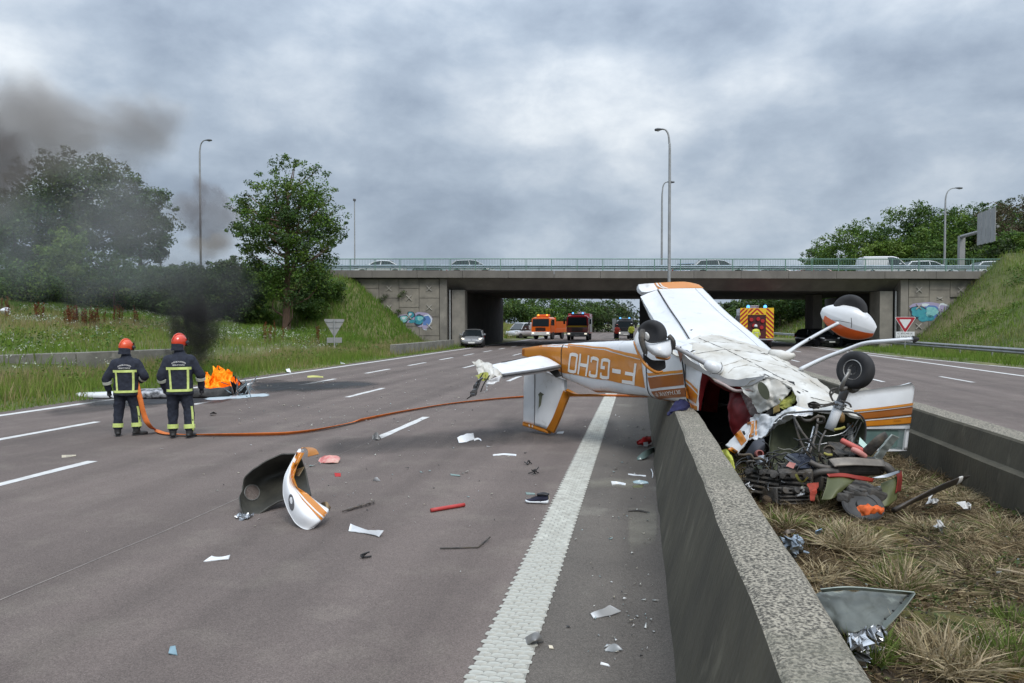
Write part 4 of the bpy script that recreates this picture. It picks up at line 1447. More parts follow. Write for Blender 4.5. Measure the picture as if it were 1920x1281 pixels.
def tuft(px, py, rad, hgt, n, label, greenness=0.0, seed=0, grp='dry grass tufts in the median'):
 b_ = G(px, py, 0.26)
 n = int(n * .62)
 r = np.random.default_rng(seed)
 rr = rad * np.sqrt(r.random(n)) * .75
 az = r.uniform(0, 2 * np.pi, n)
 base = np.stack([np.cos(az) * rr, np.sin(az) * rr, np.zeros(n)], 1)
 out = r.uniform(0.25, 1.0, n)
 az2 = az + r.normal(0, .9, n)
 hh = hgt * r.uniform(.25, 1.0, n) * (1 + .9 * np.array([noise.noise((math.cos(q) * 1.3 + seed * 3, math.sin(q) * 1.3, seed)) for q in az]))
 tip = np.stack([np.cos(az2) * out * rad * .5, np.sin(az2) * out * rad * .5, hh], 1)
 az3 = az2 + r.normal(0, 1.1, n)
 bend = np.stack([np.cos(az3) * out * rad * .65, np.sin(az3) * out * rad * .65, -hh * out * r.uniform(.1, .7, n)], 1)
 pal = np.asarray([(0.36, 0.29, 0.17), (0.46, 0.38, 0.235), (0.28, 0.215, 0.12), (0.52, 0.43, 0.285)])
 c = pal[r.integers(0, 4, n)] * r.uniform(.6, 1.15, (n, 1))
 gsel = r.random(n) < greenness
 c[gsel] = np.array([0.115, 0.16, 0.035]) * r.uniform(.8, 1.2, (gsel.sum(), 1))
 V, T, cc = blade_geo(base, tip, np.full(n, .0075) * r.uniform(.5, 1.5, n), bend, c, c * 1.1)
 o = big_mesh('grass_tuft', V, T, m_grass, cc)
 o.location = (b_.x, b_.y, hmed(b_.x, b_.y))
 return props(o, label, 'grass tuft', grp)
tuft(1590, 1085 - 60, 0.26, 0.16, 1100, 'straw coloured tuft in the middle of the median left of the mossy hollow', .05, 1)
tuft(1690, 1095, 0.22, 0.20, 1000, 'upright pale tuft with a green heart behind the grey metal sheet', .30, 2)
tuft(1770, 1240, 0.26, 0.20, 1300, 'large pale tuft right of the torn sheet near the bottom', .05, 3)
tuft(1745, 985, 0.20, 0.16, 800, 'pale tuft below the propeller blade', .05, 4)
tuft(1850, 1075, 0.26, 0.12, 800, 'flattened brown tuft near the right edge of the median', .05, 5)
tuft(1890, 985, 0.28, 0.14, 900, 'greyish tuft near the right wall below the blade tip', .15, 6)
tuft(1535, 945, 0.20, 0.30, 420, 'tall thin stalks in front of the crushed engine', .1, 7)
tuft(1470, 985, 0.20, 0.15, 700, 'tuft between the concrete wall and the crushed engine', .35, 8)
tuft(1625, 1235, 0.16, 0.22, 420, 'green tuft against the wall under the torn sheet', .85, 9)
tuft(1900, 1150, 0.12, 0.14, 300, 'small bright green tuft at the right edge of the frame', .95, 10)
tuft(1900, 1240, 0.18, 0.22, 500, 'green tuft at the lower right corner', .8, 11)
tuft(1560, 1000, 0.16, 0.12, 500, 'low tuft above the blue scrap', .3, 12)
tuft(1800, 930, 0.22, 0.13, 600, 'brown tuft between propeller blade and right wall', .05, 13)
tuft(1700, 900, 0.26, 0.14, 700, 'brown tuft beside the lower corner of the open door', .15, 14)
tuft(1530, 1075, 0.2, 0.10, 500, 'low straw tuft beside the wall below the grey scrap', .0, 15)
# dead leaves, twigs and broken stalks over the soil
X, Y = scatter(5200, 0.74, 3.22, 2.3, 10.5, None, seed=37, dens=1.2)
cen = np.stack([X, Y, med_z(X, Y) + .02], 1)
V, T, cc = leaf_cloud(cen, np.full(len(X), .05), 3, .030, [(.10, .07, .04), (.16, .115, .06), (.24, .19, .11), (.06, .045, .03), (.09, .10, .04)], flat=.35, seed=38)
props(big_mesh('median_litter', V, T, m_leaf, cc), 'dead leaves and broken stalks littering the median', None, None, 'stuff')
X, Y = scatter(500, 0.76, 3.2, 2.3, 10.5, None, seed=39, dens=1.2)
k = vnoise(X, Y, 1.4, 71.0) > .12
X, Y = X[k], Y[k]
cen = np.stack([X, Y, med_z(X, Y) + .03], 1)
V, T, cc = leaf_cloud(cen, np.full(len(X), .07), 9, .035, [(.075, .115, .03), (.055, .085, .025), (.10, .13, .04)], flat=.5, seed=40)
props(big_mesh('median_weeds', V, T, m_leaf, cc), 'small green weeds between the dry grass of the median', None, None, 'stuff')
# olive moss cushions
m_moss = M('moss', (0.095, 0.080, 0.014), (0.055, 0.055, 0.014), scale=14, rough=1.0, bump=1.0, bscale=60, c3=(0.12, 0.07, 0.02), s3=4)
for k, (px, py, rx, ry, lab) in enumerate([(1660, 1000, .22, .3, 'olive moss patch beside the orange rag'), (1800, 1165, .3, .3, 'broad olive moss patch right of the grey sheet'), (1850, 1235, .2, .22, 'moss patch near the lower right corner'), (1700, 1050, .16, .2, 'small moss patch in the middle of the median')]):
 b_ = G(px, py, 0.27)
 V, F = [], []
 nr, na = 7, 22
 V.append((b_.x, b_.y, hmed(b_.x, b_.y) + .035))
 for i in range(1, nr):
  for j in range(na):
   an = 2 * math.pi * j / na
   rr = i / (nr - 1) * (1 + .35 * noise.noise((math.cos(an) * 1.5 + k * 5, math.sin(an) * 1.5, k)))
   x, y = b_.x + rx * rr * math.cos(an), b_.y + ry * rr * math.sin(an)
   V.append((x, y, hmed(x, y) + 0.035 * (1 - (i / (nr - 1)) ** 2) + 0.012 * noise.noise((x * 14, y * 14, 1)) - (0.02 if i == nr - 1 else 0)))
 for j in range(na):
  F.append((0, 1 + j, 1 + (j + 1) % na))
 for i in range(nr - 2):
  for j in range(na):
   a_, b2 = 1 + i * na + j, 1 + i * na + (j + 1) % na
   F.append((a_, a_ + na, b2 + na, b2))
 props(add('moss_patch', V, F, m_moss, smooth=True), lab, 'moss', 'moss patches in the median')
# vehicles
m_glass = M('dark_glass', (0.018, 0.024, 0.028), rough=0.08, spec=0.8)
m_tyre = M('tyre_rubber', (0.020, 0.020, 0.022), (0.032, 0.032, 0.033), scale=9, rough=0.85)
m_rimm = M('alloy', (0.34, 0.34, 0.35), rough=0.35, metal=0.8)
m_blackp = M('black_plastic', (0.018, 0.018, 0.02), rough=0.5)
m_chrome = M('bright_trim', (0.55, 0.56, 0.57), rough=0.25, metal=0.8)
m_headl = M('lit_headlamp', (0.8, 0.8, 0.75), emit=(1.0, 0.92, 0.75), estr=0.7)
m_headoff = M('headlamp', (0.55, 0.57, 0.58), rough=0.15)
m_tail = M('tail_lamp', (0.30, 0.008, 0.008), rough=0.2)
m_plate = M('number_plate', (0.72, 0.72, 0.68), rough=0.4)
m_bluel = M('lit_blue_beacon', (0.05, 0.2, 0.7), emit=(0.12, 0.45, 1.0), estr=1.3)
def paint(name, c, rough=0.28):
 return M(name, c, tuple(x * 0.9 for x in c), scale=2, rough=rough, coat=0.6)
def wheel(parent, c, r, w, rim=m_rimm, side=1):
 mb = MB()
 c = Vector(c)
 ax = Vector((1, 0, 0)) * side
 mb.lathe([(-w / 2, r * .62), (-w / 2, r * .92), (-w * .38, r), (w * .38, r), (w / 2, r * .92), (w / 2, r * .62)], c, ax, 18)
 t = mb.build('wheel', m_tyre, parent, smooth=False)
 mb = MB()
 mb.lathe([(w * .2, 0.001), (w * .24, r * .18), (w * .36, r * .2), (w * .28, r * .45), (w * .44, r * .64), (w * .1, r * .64)], c, ax, 14)
 mb.build('rim', rim, t)
 return t
def sring(cx_, y, zl, zh, hw, n=16, e=3.2, top=None):
 out = []
 for k in range(n):
  an = 2 * math.pi * k / n
  cs, sn = math.cos(an), math.sin(an)
  x = math.copysign(abs(cs) ** (2 / e), cs)
  z = math.copysign(abs(sn) ** (2 / e), sn)
  f = 1.0 if top is None else 1.0 + (top - 1.0) * (z + 1) / 2
  out.append(Vector((cx_ + x * hw * f, y, (zl + zh) / 2 + z * (zh - zl) / 2)))
 return out
def loft(mb, rings, i=None, caps=True):
 n = len(rings[0])
 V = [p for r_ in rings for p in r_]
 F = []
 for k in range(len(rings) - 1):
  for j in range(n):
   j2 = (j + 1) % n
   F.append((k * n + j, (k + 1) * n + j, (k + 1) * n + j2, k * n + j2))
 if caps:
  F.append(tuple(range(n)))
  F.append(tuple((len(rings) - 1) * n + j for j in range(n - 1, -1, -1)))
 mb.put(V, F, i)
def make_car(label, col, kind, loc, rz, cat='car', name='parked_car', group=None, lights=False, marks=None, sc=1.0):
 t = thing(name, label, cat, (0, 0, 0), group=group)
 if kind == 'van':
  L, W, Hh, belt, roof = 4.5, 1.8, 1.84, 1.08, [(1.25, 1.09), (0.62, 1.74), (0.3, 1.83), (-2.15, 1.82), (-2.22, 1.1)]
 elif kind == 'estate':
  L, W, Hh, belt, roof = 4.5, 1.78, 1.48, 0.95, [(1.0, 0.96), (0.25, 1.40), (-0.2, 1.48), (-1.7, 1.43), (-2.15, 0.98)]
 elif kind == 'suv':
  L, W, Hh, belt, roof = 4.3, 1.8, 1.65, 1.05, [(1.05, 1.06), (0.4, 1.55), (0.0, 1.64), (-1.6, 1.6), (-2.0, 1.08)]
 elif kind == 'saloon':
  L, W, Hh, belt, roof = 4.5, 1.78, 1.43, 0.93, [(1.05, 0.94), (0.3, 1.35), (-0.15, 1.43), (-1.0, 1.38), (-1.75, 0.98)]
 else:
  L, W, Hh, belt, roof = 4.0, 1.74, 1.45, 0.95, [(1.1, 0.95), (0.35, 1.38), (-0.1, 1.45), (-1.35, 1.40), (-1.85, 0.98)]
 h2 = L / 2
 mb = MB()
 st = [(-h2, 0.42, belt - .12, .78), (-h2 + .06, 0.30, belt - .02, .90), (-h2 + .35, .24, belt + .02, .98), (-1.0, .22, belt + .01, 1.0), (0, .22, belt, 1.0), (1.0, .22, belt - .01, 1.0), (h2 - .7, .24, belt - .10, .985), (h2 - .3, .26, belt - .19, .95), (h2 - .07, .30, belt - .27, .84), (h2, .40, belt - .36, .70)]
 if kind == 'van':
  st = [(-h2, .35, 1.75, .80), (-h2 + .05, .30, 1.80, .94)] + st[2:]
 loft(mb, [sring(0, y, zl, zh, W / 2 * f) for (y, zl, zh, f) in st])
 body = mb.build('body', col, t, smooth=True)
 # greenhouse
 mb = MB()
 rg = []
 ys = [roof[0][0], roof[1][0], roof[2][0], (roof[2][0] + roof[3][0]) / 2, roof[3][0], roof[4][0]]
 zs = [roof[0][1], roof[1][1], roof[2][1], (roof[2][1] + roof[3][1]) / 2 + .01, roof[3][1], roof[4][1]]
 for y, z in zip(ys, zs):
  zz_ = max(z, belt + .02)
  k = (zz_ - belt) / (Hh - belt)
  hb, ht = W / 2 * .93, W / 2 * (.93 - .18 * k)
  rg.append([Vector((-hb, y, belt - .06)), Vector((-ht - .005, y, belt + (zz_ - belt) * .9)), Vector((-ht + .10, y, zz_)), Vector((ht - .10, y, zz_)), Vector((ht + .005, y, belt + (zz_ - belt) * .9)), Vector((hb, y, belt - .06))])
 loft(mb, rg)
 mb.build('windows', m_glass, t)
 # roof skin
 rows = []
 for y, z in list(zip(ys, zs))[1:5]:
  k = (z - belt) / (Hh - belt)
  ht = W / 2 * (.93 - .18 * k)
  rows.append([Vector((-ht - .012, y, belt + (z - belt) * .88)), Vector((-ht + .09, y, z + .015)), Vector((0, y, z + .03)), Vector((ht - .09, y, z + .015)), Vector((ht + .012, y, belt + (z - belt) * .88))])
 mb = MB()
 V = [p for r_ in rows for p in r_]
 F = [(i * 5 + j, i * 5 + j + 1, (i + 1) * 5 + j + 1, (i + 1) * 5 + j) for i in range(3) for j in range(4)]
 mb.put(V, F)
 mb.build('roof', col, t, smooth=True)
 mb = MB()
 for sgn in (-1, 1):
  def side(y, z):
   k = (z - belt) / (Hh - belt)
   return Vector((sgn * (W / 2 * (.93 - .18 * k) + .008), y, z))
  mb.tube([side(roof[0][0], belt), side(roof[1][0], roof[1][1] - .03)], .04, 5)
  mb.tube([side(-.15, belt), side(-.25, Hh - .1)], .04, 5)
  mb.tube([side(roof[4][0], belt), side(roof[3][0], roof[3][1] - .06)], .055, 5)
  if kind == 'van':
   mb.box((sgn * (W / 2 * .86), -1.2, 1.4), (.12, 1.9, .72))
 if kind == 'van':
  mb.box((0, -2.2, 1.4), (1.45, .08, .7))
 mb.build('pillars', col, t)
 rw_ = .31
 for sgn in (-1, 1):
  for y in (h2 - .82, -h2 + .75):
   a_ = MB()
   a_.lathe([(0, .001), (0, rw_ * 1.14)], (sgn * (W / 2 - .005), y, rw_), (sgn, 0, 0), 18)
   a_.build('wheel_arch', m_blackp, t)
   wheel(t, (sgn * (W / 2 - .08), y, rw_), rw_, .2, side=sgn)
  mb = MB()
  mb.tube([(sgn * W * .49, .75, belt + .03), (sgn * (W * .49 + .14), .72, belt + .1), (sgn * (W * .49 + .15), .70, belt + .12)], [.03, .09, .07], 6)
  mb.build('mirror', col, t)
  mb = MB()
  mb.tube([(sgn * .58, h2 - .13, belt - .27), (sgn * .70, h2 - .20, belt - .25), (sgn * .80, h2 - .42, belt - .2)], [.07, .085, .04], 8, flat=.8)
  mb.build('headlight', m_headl if lights else m_headoff, t)
  mb = MB()
  mb.bevbox((sgn * .72, -h2 + .06, belt - .12), (.22, .1, .2), .03)
  mb.build('tail_light', m_tail, t)
 mb = MB()
 mb.bevbox((0, h2 - .035, .50), (1.0, .06, .13), .02)
 mb.bevbox((0, h2 - .03, .33), (1.2, .06, .08), .02)
 mb.build('grille', m_blackp, t)
 mb = MB()
 mb.bevbox((0, h2 + .005, .415), (.52, .02, .11), .004)
 mb.build('number_plate', m_plate, t)
 mb = MB()
 mb.bevbox((0, -h2 - .005, .62), (.52, .02, .11), .004)
 mb.build('number_plate', m_plate, t)
 if marks == 'diamond':
  mb = MB()
  z = .62
  q = [(0, z + .085), (.055, z), (0, z - .085), (-.055, z)]
  q2 = [(0, z + .045), (.026, z), (0, z - .045), (-.026, z)]
  y = h2 + .0
  V = [Vector((a_, y, b_)) for a_, b_ in q] + [Vector((a_, y, b_)) for a_, b_ in q2]
  mb.put(V, [(k, (k + 1) % 4, 4 + (k + 1) % 4, 4 + k) for k in range(4)])
  mb.build('emblem', m_chrome, t)
 t.location = loc
 t.rotation_euler = (0, 0, rz)
 if sc != 1.0:
  t.scale = (sc, sc, sc)
 return t
g_br = 'cars stopped on the bridge'
bz = math.atan2(BD.y, BD.x)
def on_bridge(px, t_):
 """deck point on the sight line of column px, t_ metres in from the bridge edge"""
 r = ray(px, 640.5)
 k = (B0 + BN * t_).xy
 A = np.array([[r.x, -BD.x], [r.y, -BD.y]])
 lam, s = np.linalg.solve(A, np.array(k))
 return BP(s, t_, 5.985)
p_white = paint('white_car_paint', (0.70, 0.71, 0.71))
p_silver = paint('silver_car_paint', (0.42, 0.43, 0.44))
p_grey = paint('grey_car_paint', (0.20, 0.21, 0.22))
p_blue = paint('blue_car_paint', (0.10, 0.16, 0.24))
p_green = paint('dark_green_car_paint', (0.07, 0.12, 0.09))
p_red = paint('dull_red_car_paint', (0.22, 0.09, 0.08))
p_black = paint('black_car_paint', (0.015, 0.016, 0.018))
E_, W_ = bz - math.pi / 2, bz + math.pi / 2
make_car('white saloon at the left end of the bridge above the abutment', p_white, 'saloon', on_bridge(714, 6.5), W_, group=g_br)
make_car('dark green low car on the bridge between two pale cars', p_green, 'saloon', on_bridge(797, 11), W_, group=g_br)
make_car('silver hatchback on the bridge above the orange lorry', p_silver, 'hatch', on_bridge(886, 6.0), E_, group=g_br)
make_car('blue car close behind the silver estate on the bridge', p_blue, 'hatch', on_bridge(1298, 9.5), E_, group=g_br)
make_car('silver estate on the bridge just right of the tallest lamp', p_silver, 'estate', on_bridge(1347, 6.0), E_, group=g_br)
make_car('dull red car on the bridge mostly hidden by railing', p_red, 'saloon', on_bridge(1515, 12), W_, group=g_br)
make_car('low grey car on the bridge right of the dull red one', p_grey, 'saloon', on_bridge(1440, 12.5), W_, group=g_br)
make_car('white panel van on the bridge before the right wood', p_white, 'van', on_bridge(1660, 7.0), E_, cat='van', name='white_van', group=g_br)
make_car('white estate car directly in front of the white panel van', p_white, 'estate', on_bridge(1738, 7.0), E_, group=g_br)
make_car('white car at the right end of the bridge half behind the bank', p_white, 'hatch', on_bridge(1862, 7.0), E_, group=g_br)
b = AT(887, 58.5)
make_car('silver car with lit headlamps parked under the left side of the bridge', paint('dark_silver_car_paint', (0.27, 0.28, 0.29)), 'hatch', b, math.pi + R(9), lights=True, marks='diamond', name='silver_car')
b = AT(1532, 66)
make_car('black car facing us under the right side of the bridge', p_black, 'estate', b, math.pi + R(18), name='black_car')
b = AT(1610, 67)
make_car('black pickup sized car in shadow behind the raised wheel fairing', p_black, 'suv', b, math.pi + R(65), name='black_car')
b = AT(980, 92)
vt = make_car('small pale van parked beyond the bridge left of the orange lorry', p_silver, 'van', b, R(150), cat='van', name='pale_van', sc=1.1)
# heavy vehicles
p_orange = paint('orange_lorry_paint', (0.75, 0.13, 0.012))
p_fire = paint('fire_engine_red', (0.38, 0.016, 0.022))
m_yel = M('reflective_yellow', (0.80, 0.50, 0.02), rough=0.4)
m_redr = M('reflective_red', (0.40, 0.02, 0.02), rough=0.4)
m_shut = M('aluminium_shutter', (0.42, 0.43, 0.44), (0.34, 0.35, 0.36), scale=2, rough=0.45, metal=0.4)
def slant_bars(mb, x0, x1, z0, z1, y, step, lean=1):
 w = x1 - x0
 z = z0 - w
 while z < z1:
  pts = [(x0, z), (x1, z + lean * w), (x1, z + lean * w + step / 2), (x0, z + step / 2)]
  # clip to the panel
  for lim, sg in ((z0, 1), (z1, -1)):
   out = []
   for k in range(len(pts)):
    a_, b_ = pts[k], pts[(k + 1) % len(pts)]
    ia, ib = sg * (a_[1] - lim) >= 0, sg * (b_[1] - lim) >= 0
    if ia:
     out.append(a_)
    if ia != ib:
     t_ = (lim - a_[1]) / (b_[1] - a_[1])
     out.append((a_[0] + (b_[0] - a_[0]) * t_, lim))
   pts = out
   if not pts:
    break
  if len(pts) > 2:
   mb.put([(p[0], y, p[1]) for p in pts], [tuple(range(len(pts)))])
  z += step
def make_truck(name, label, col, loc, rz, hcab=2.75, hbody=3.0, L=7.0, W=2.45, rear=False, kind='fire', cat='fire engine', band_=True):
 t = thing(name, label, cat, (0, 0, 0))
 yf = L / 2
 mb = MB()
 mb.bevbox((0, 0, .62), (W * .72, L * .97, .34), .04)
 mb.build('chassis', m_blackp, t)
 mb = MB()
 rg = [sring(0, yf - 1.9, .62, hcab, W / 2, 16, 7), sring(0, yf - .5, .62, hcab, W / 2, 16, 7), sring(0, yf - .18, .60, hcab - .05, W / 2 * .99, 16, 7), sring(0, yf - .05, .60, hcab - .75, W / 2 * .97, 16, 7), sring(0, yf, .66, hcab - 1.2, W / 2 * .95, 16, 7)]
 loft(mb, rg)
 mb.build('cab', col, t, smooth=False)
 # windscreen, raked
 x = W / 2 * .86
 V = [(-x, yf - .02, hcab - 1.12), (x, yf - .02, hcab - 1.12), (x * .98, yf - .16, hcab - .22), (-x * .98, yf - .16, hcab - .22)]
 V += [(a_, b_ - .06, c_) for a_, b_, c_ in V]
 V = [(a_, b_ + .045, c_) for a_, b_, c_ in V]
 add('windscreen', V, [(0, 1, 2, 3), (7, 6, 5, 4), (0, 4, 5, 1), (1, 5, 6, 2), (2, 6, 7, 3), (3, 7, 4, 0)], m_glass, t)
 for sgn in (-1, 1):
  mb = MB()
  mb.bevbox((sgn * (W / 2 + .0), yf - 1.0, hcab - .65), (.03, 1.05, .72), .01)
  mb.build('side_window', m_glass, t)
  mb = MB()
  mb.tube([(sgn * W / 2, yf - .2, hcab - .35), (sgn * (W / 2 + .22), yf + .05, hcab - .4)], .02, 5)
  mb.bevbox((sgn * (W / 2 + .22), yf + .05, hcab - .72), (.2, .08, .55), .03)
  mb.build('mirror', m_blackp, t)
  mb = MB()
  mb.bevbox((sgn * W * .38, yf + .06, .78), (.30, .06, .17), .03)
  mb.build('headlight', m_headl, t)
  for y in (yf - 1.25, -yf + 1.5):
   wheel(t, (sgn * (W / 2 - .17), y, .48), .48, .3, side=sgn)
 mb = MB()
 mb.bevbox((0, yf + .0, .72), (W * .98, .16, .42), .05)
 mb.build('bumper', M('bumper_white', (0.62, 0.62, 0.60), rough=.4) if kind != 'fire' else M('bumper_grey', (0.30, 0.30, 0.30), rough=.4), t)
 mb = MB()
 for k in range(4):
  mb.bevbox((0, yf + .03, 1.08 + .11 * k), (W * .52, .04, .06), .01)
 mb.build('grille', m_blackp, t)
 mb = MB()
 mb.bevbox((0, yf + .095, .62), (.52, .02, .11), .004)
 mb.build('number_plate', m_plate, t)
 if kind == 'fire' and band_:
  mb = MB()
  slant_bars(mb, -W * .44, W * .44, 1.52, 1.66, yf + .045, .28)
  mb.box((0, yf + .038, 1.59), (W * .9, .008, .16))
  mb.build('reflective_band', m_yel, t)
 if kind == 'fire':
  mb = MB()
  mb.bevbox((0, -1.0, (.75 + hbody) / 2), (W, L - 2.2, hbody - .75), .05)
  body = mb.build('body', col, t)
  for sgn in (-1, 1):
   for k in range(3):
    mb = MB()
    for q in range(12):
     mb.box((sgn * (W / 2 + .01), .75 - 1.45 * k, 1.0 + q * .135), (.025, 1.3, .118))
    mb.build('roller_shutter', m_shut, t)
  mb = MB()
  for x in (-.45, .15):
   mb.tube([(x, -yf + .3, hbody + .18), (x, yf - 2.0, hbody + .18)], .035, 6)
  for k in range(12):
   mb.tube([(-.45, -yf + .5 + .36 * k, hbody + .18), (.15, -yf + .5 + .36 * k, hbody + .18)], .02, 5)
  for y in (-2.6, 0.6):
   mb.box((-.15, y, hbody + .07), (.7, .06, .16))
  mb.build('ladder', m_shut, t)
 else:
  mb = MB()
  mb.bevbox((0, -1.0, 1.05), (W, L - 2.2, .5), .04)
  mb.build('flatbed', col, t)
  mb = MB()
  for sgn in (-1, 1):
   mb.box((sgn * (W / 2 - .03), -1.0, 1.75), (.06, L - 2.4, .9))
  mb.box((0, yf - 2.2, 1.9), (W * .98, .06, 1.5))
  mb.build('side_board', col, t)
  mb = MB()
  mb.bevbox((0, yf - 1.1, hcab + .16), (1.6, .3, .3), .04)
  mb.build('sign_box', col, t)
 mb = MB()
 mb.bevbox((0, yf - .75, hcab + .09), (1.5, .28, .14), .03)
 lb = mb.build('light_bar', m_blackp if kind == 'fire' else p_orange, t)
 for sgn in (-1, 1):
  mb = MB()
  mb.lathe([(0, .1), (.12, .1), (.17, .05), (.18, .001)], (sgn * .55, yf - .75, hcab + .15), (0, 0, 1), 12)
  mb.build('beacon', m_bluel if kind == 'fire' else M('amber_beacon', (0.8, 0.35, 0.02), emit=(1, .45, .05), estr=1.0), lb)
 if rear:
  y = -yf - .02
  for sgn in (-1, 1):
   mb = MB()
   mb.bevbox((sgn * (W / 2 - .28), y, 1.95), (.56, .05, 2.3), .01)
   pn = mb.build('chevron_panel', m_yel, t)
   mb = MB()
   x0 = sgn * (W / 2 - .28) - .27
   slant_bars(mb, x0, x0 + .54, .84, 3.07, y - .030, .34, lean=-sgn)
   mb.build('chevron_bars', m_redr, pn)
   mb = MB()
   mb.lathe([(0, .13), (.14, .12), (.2, .06), (.21, .001)], (sgn * .62, -yf + .2, hbody + .02), (0, 0, 1), 12)
   mb.build('beacon', m_bluel, t)
   mb = MB()
   mb.bevbox((sgn * (W / 2 - .25), y - .02, .68), (.4, .06, .16), .02)
   mb.build('tail_light', m_tail, t)
  mb = MB()
  mb.bevbox((0, y, 2.82), (1.34, .05, .5), .01)
  pn = mb.build('chevron_panel', m_yel, t)
  mb = MB()
  slant_bars(mb, -.64, 0, 2.60, 3.05, y - .030, .34, lean=1)
  slant_bars(mb, 0, .64, 2.60, 3.05, y - .030, .34, lean=-1)
  mb.build('chevron_bars', m_redr, pn)
  mb = MB()
  mb.bevbox((0, y + .03, 1.7), (1.30, .03, 1.7), .01)
  mb.build('open_locker', M('locker_dark_red', (0.09, 0.01, 0.012), (0.03, 0.006, 0.008), scale=3, rough=.6), t)
  mb = MB()
  for k, (x, z) in enumerate(((-.4, 2.2), (.1, 2.25), (.42, 2.1), (-.2, 1.75), (.35, 1.6))):
   mb.lathe([(0, .001), (0.0, .13), (.05, .15), (.1, .13), (.1, .06)], (x, y + .02, z), (0, -1, 0), 12)
  mb.build('hose_reel', m_redr, t)
  mb = MB()
  mb.bevbox((0, y - .08, .7), (W * .95, .3, .1), .02)
  mb.build('rear_step', m_shut, t)
 t.location = loc
 t.rotation_euler = (0, 0, rz)
 return t
b = AT(1087, 86)
make_truck('fire_engine', 'dark red fire engine facing us with lit headlamps beyond the bridge', p_fire, b, math.pi, hcab=2.85, hbody=3.05)
b = AT(1030, 91)
make_truck('orange_lorry', 'orange road service lorry parked left of the red fire engine', p_orange, b, math.pi - R(12), hcab=2.7, L=6.5, kind='road', cat='lorry')
b = AT(1413, 62)
make_truck('fire_engine', 'fire engine seen from behind with yellow and red chevrons on the right road', p_fire, (b.x, b.y + 0.3, 0), R(-4), hbody=3.1, rear=True)
b = AT(1168, 93)
make_truck('police_van', 'dark blue van with blue beacons right of the red fire engine', p_black, b, math.pi + R(8), hcab=2.35, hbody=2.35, L=5.2, W=2.0, cat='van', band_=False)
# firefighters
m_navy = M('navy_turnout_cloth', (0.020, 0.025, 0.042), (0.012, 0.015, 0.026), scale=14, rough=0.85, bump=0.5, bscale=22)
m_lime = M('lime_reflective_tape', (0.62, 0.72, 0.24), (0.52, 0.62, 0.18), scale=12, rough=0.5)
m_tape = M('pale_reflective_tape', (0.58, 0.60, 0.52), (0.48, 0.5, 0.42), scale=12, rough=0.5)
m_helm = M('helmet_red_orange', (0.66, 0.055, 0.018), (0.58, 0.045, 0.015), scale=5, rough=0.22, coat=0.6)
m_helm2 = M('helmet_orange', (0.72, 0.085, 0.018), (0.64, 0.07, 0.015), scale=5, rough=0.35, coat=0.3)
m_skin = M('skin', (0.48, 0.29, 0.21), (0.43, 0.25, 0.18), scale=10, rough=0.55)
m_boot = M('boot_leather', (0.018, 0.018, 0.019), (0.035, 0.034, 0.033), scale=12, rough=0.6)
m_glove = M('glove_leather', (0.022, 0.022, 0.026), rough=0.7)
m_visor = M('smoked_visor', (0.02, 0.02, 0.022), rough=0.1)
m_wht = M('white_print', (0.78, 0.78, 0.76), rough=0.6)
def ell(mb, c, r, n=14, m=9, rot=None):
 V, F = [], []
 for i in range(m + 1):
  th = math.pi * i / m
  for j in range(n):
   an = 2 * math.pi * j / n
   p = Vector((r[0] * math.sin(th) * math.cos(an), r[1] * math.sin(th) * math.sin(an), r[2] * math.cos(th)))
   if rot is not None:
    p = rot @ p
   V.append(p + Vector(c))
 for i in range(m):
  for j in range(n):
   j2 = (j + 1) % n
   F.append((i * n + j, (i + 1) * n + j, (i + 1) * n + j2, i * n + j2))
 mb.put(V, F)
def hand(mb, w, d, side, curl=0.6):
 """glove: palm, four bent fingers of different length and a thumb; w wrist, d direction of the hand"""
 d = Vector(d).normalized()
 inw = Vector((-side, 0, 0))
 lat = d.cross(inw).normalized()
 if lat.y < 0:
  lat = -lat
 w = Vector(w)
 mb.tube([w - d * .03, w + d * .02, w + d * .06, w + d * .095], [.034, .038, .043, .036], 10, flat=0.55, up=lat, sub=2)
 for k, ln in enumerate((.072, .082, .076, .060)):
  o = w + d * .085 + lat * (.032 - .021 * k)
  p1 = o + d * ln * .45 + inw * .008
  p2 = p1 + (d * (1 - curl) + inw * curl).normalized() * ln * .38
  p3 = p2 + (d * (.6 - curl) + inw * 1.0).normalized() * ln * .30
  mb.tube([o - d * .02, p1, p2, p3], [.0115, .0112, .0102, .0085], 7)
 o = w + d * .03 + lat * .036
 mb.tube([o - lat * .01, o + lat * .022 + d * .022 + inw * .006, o + lat * .026 + d * .05 + inw * .02, o + lat * .018 + d * .07 + inw * .03], [.015, .0135, .012, .010], 7)
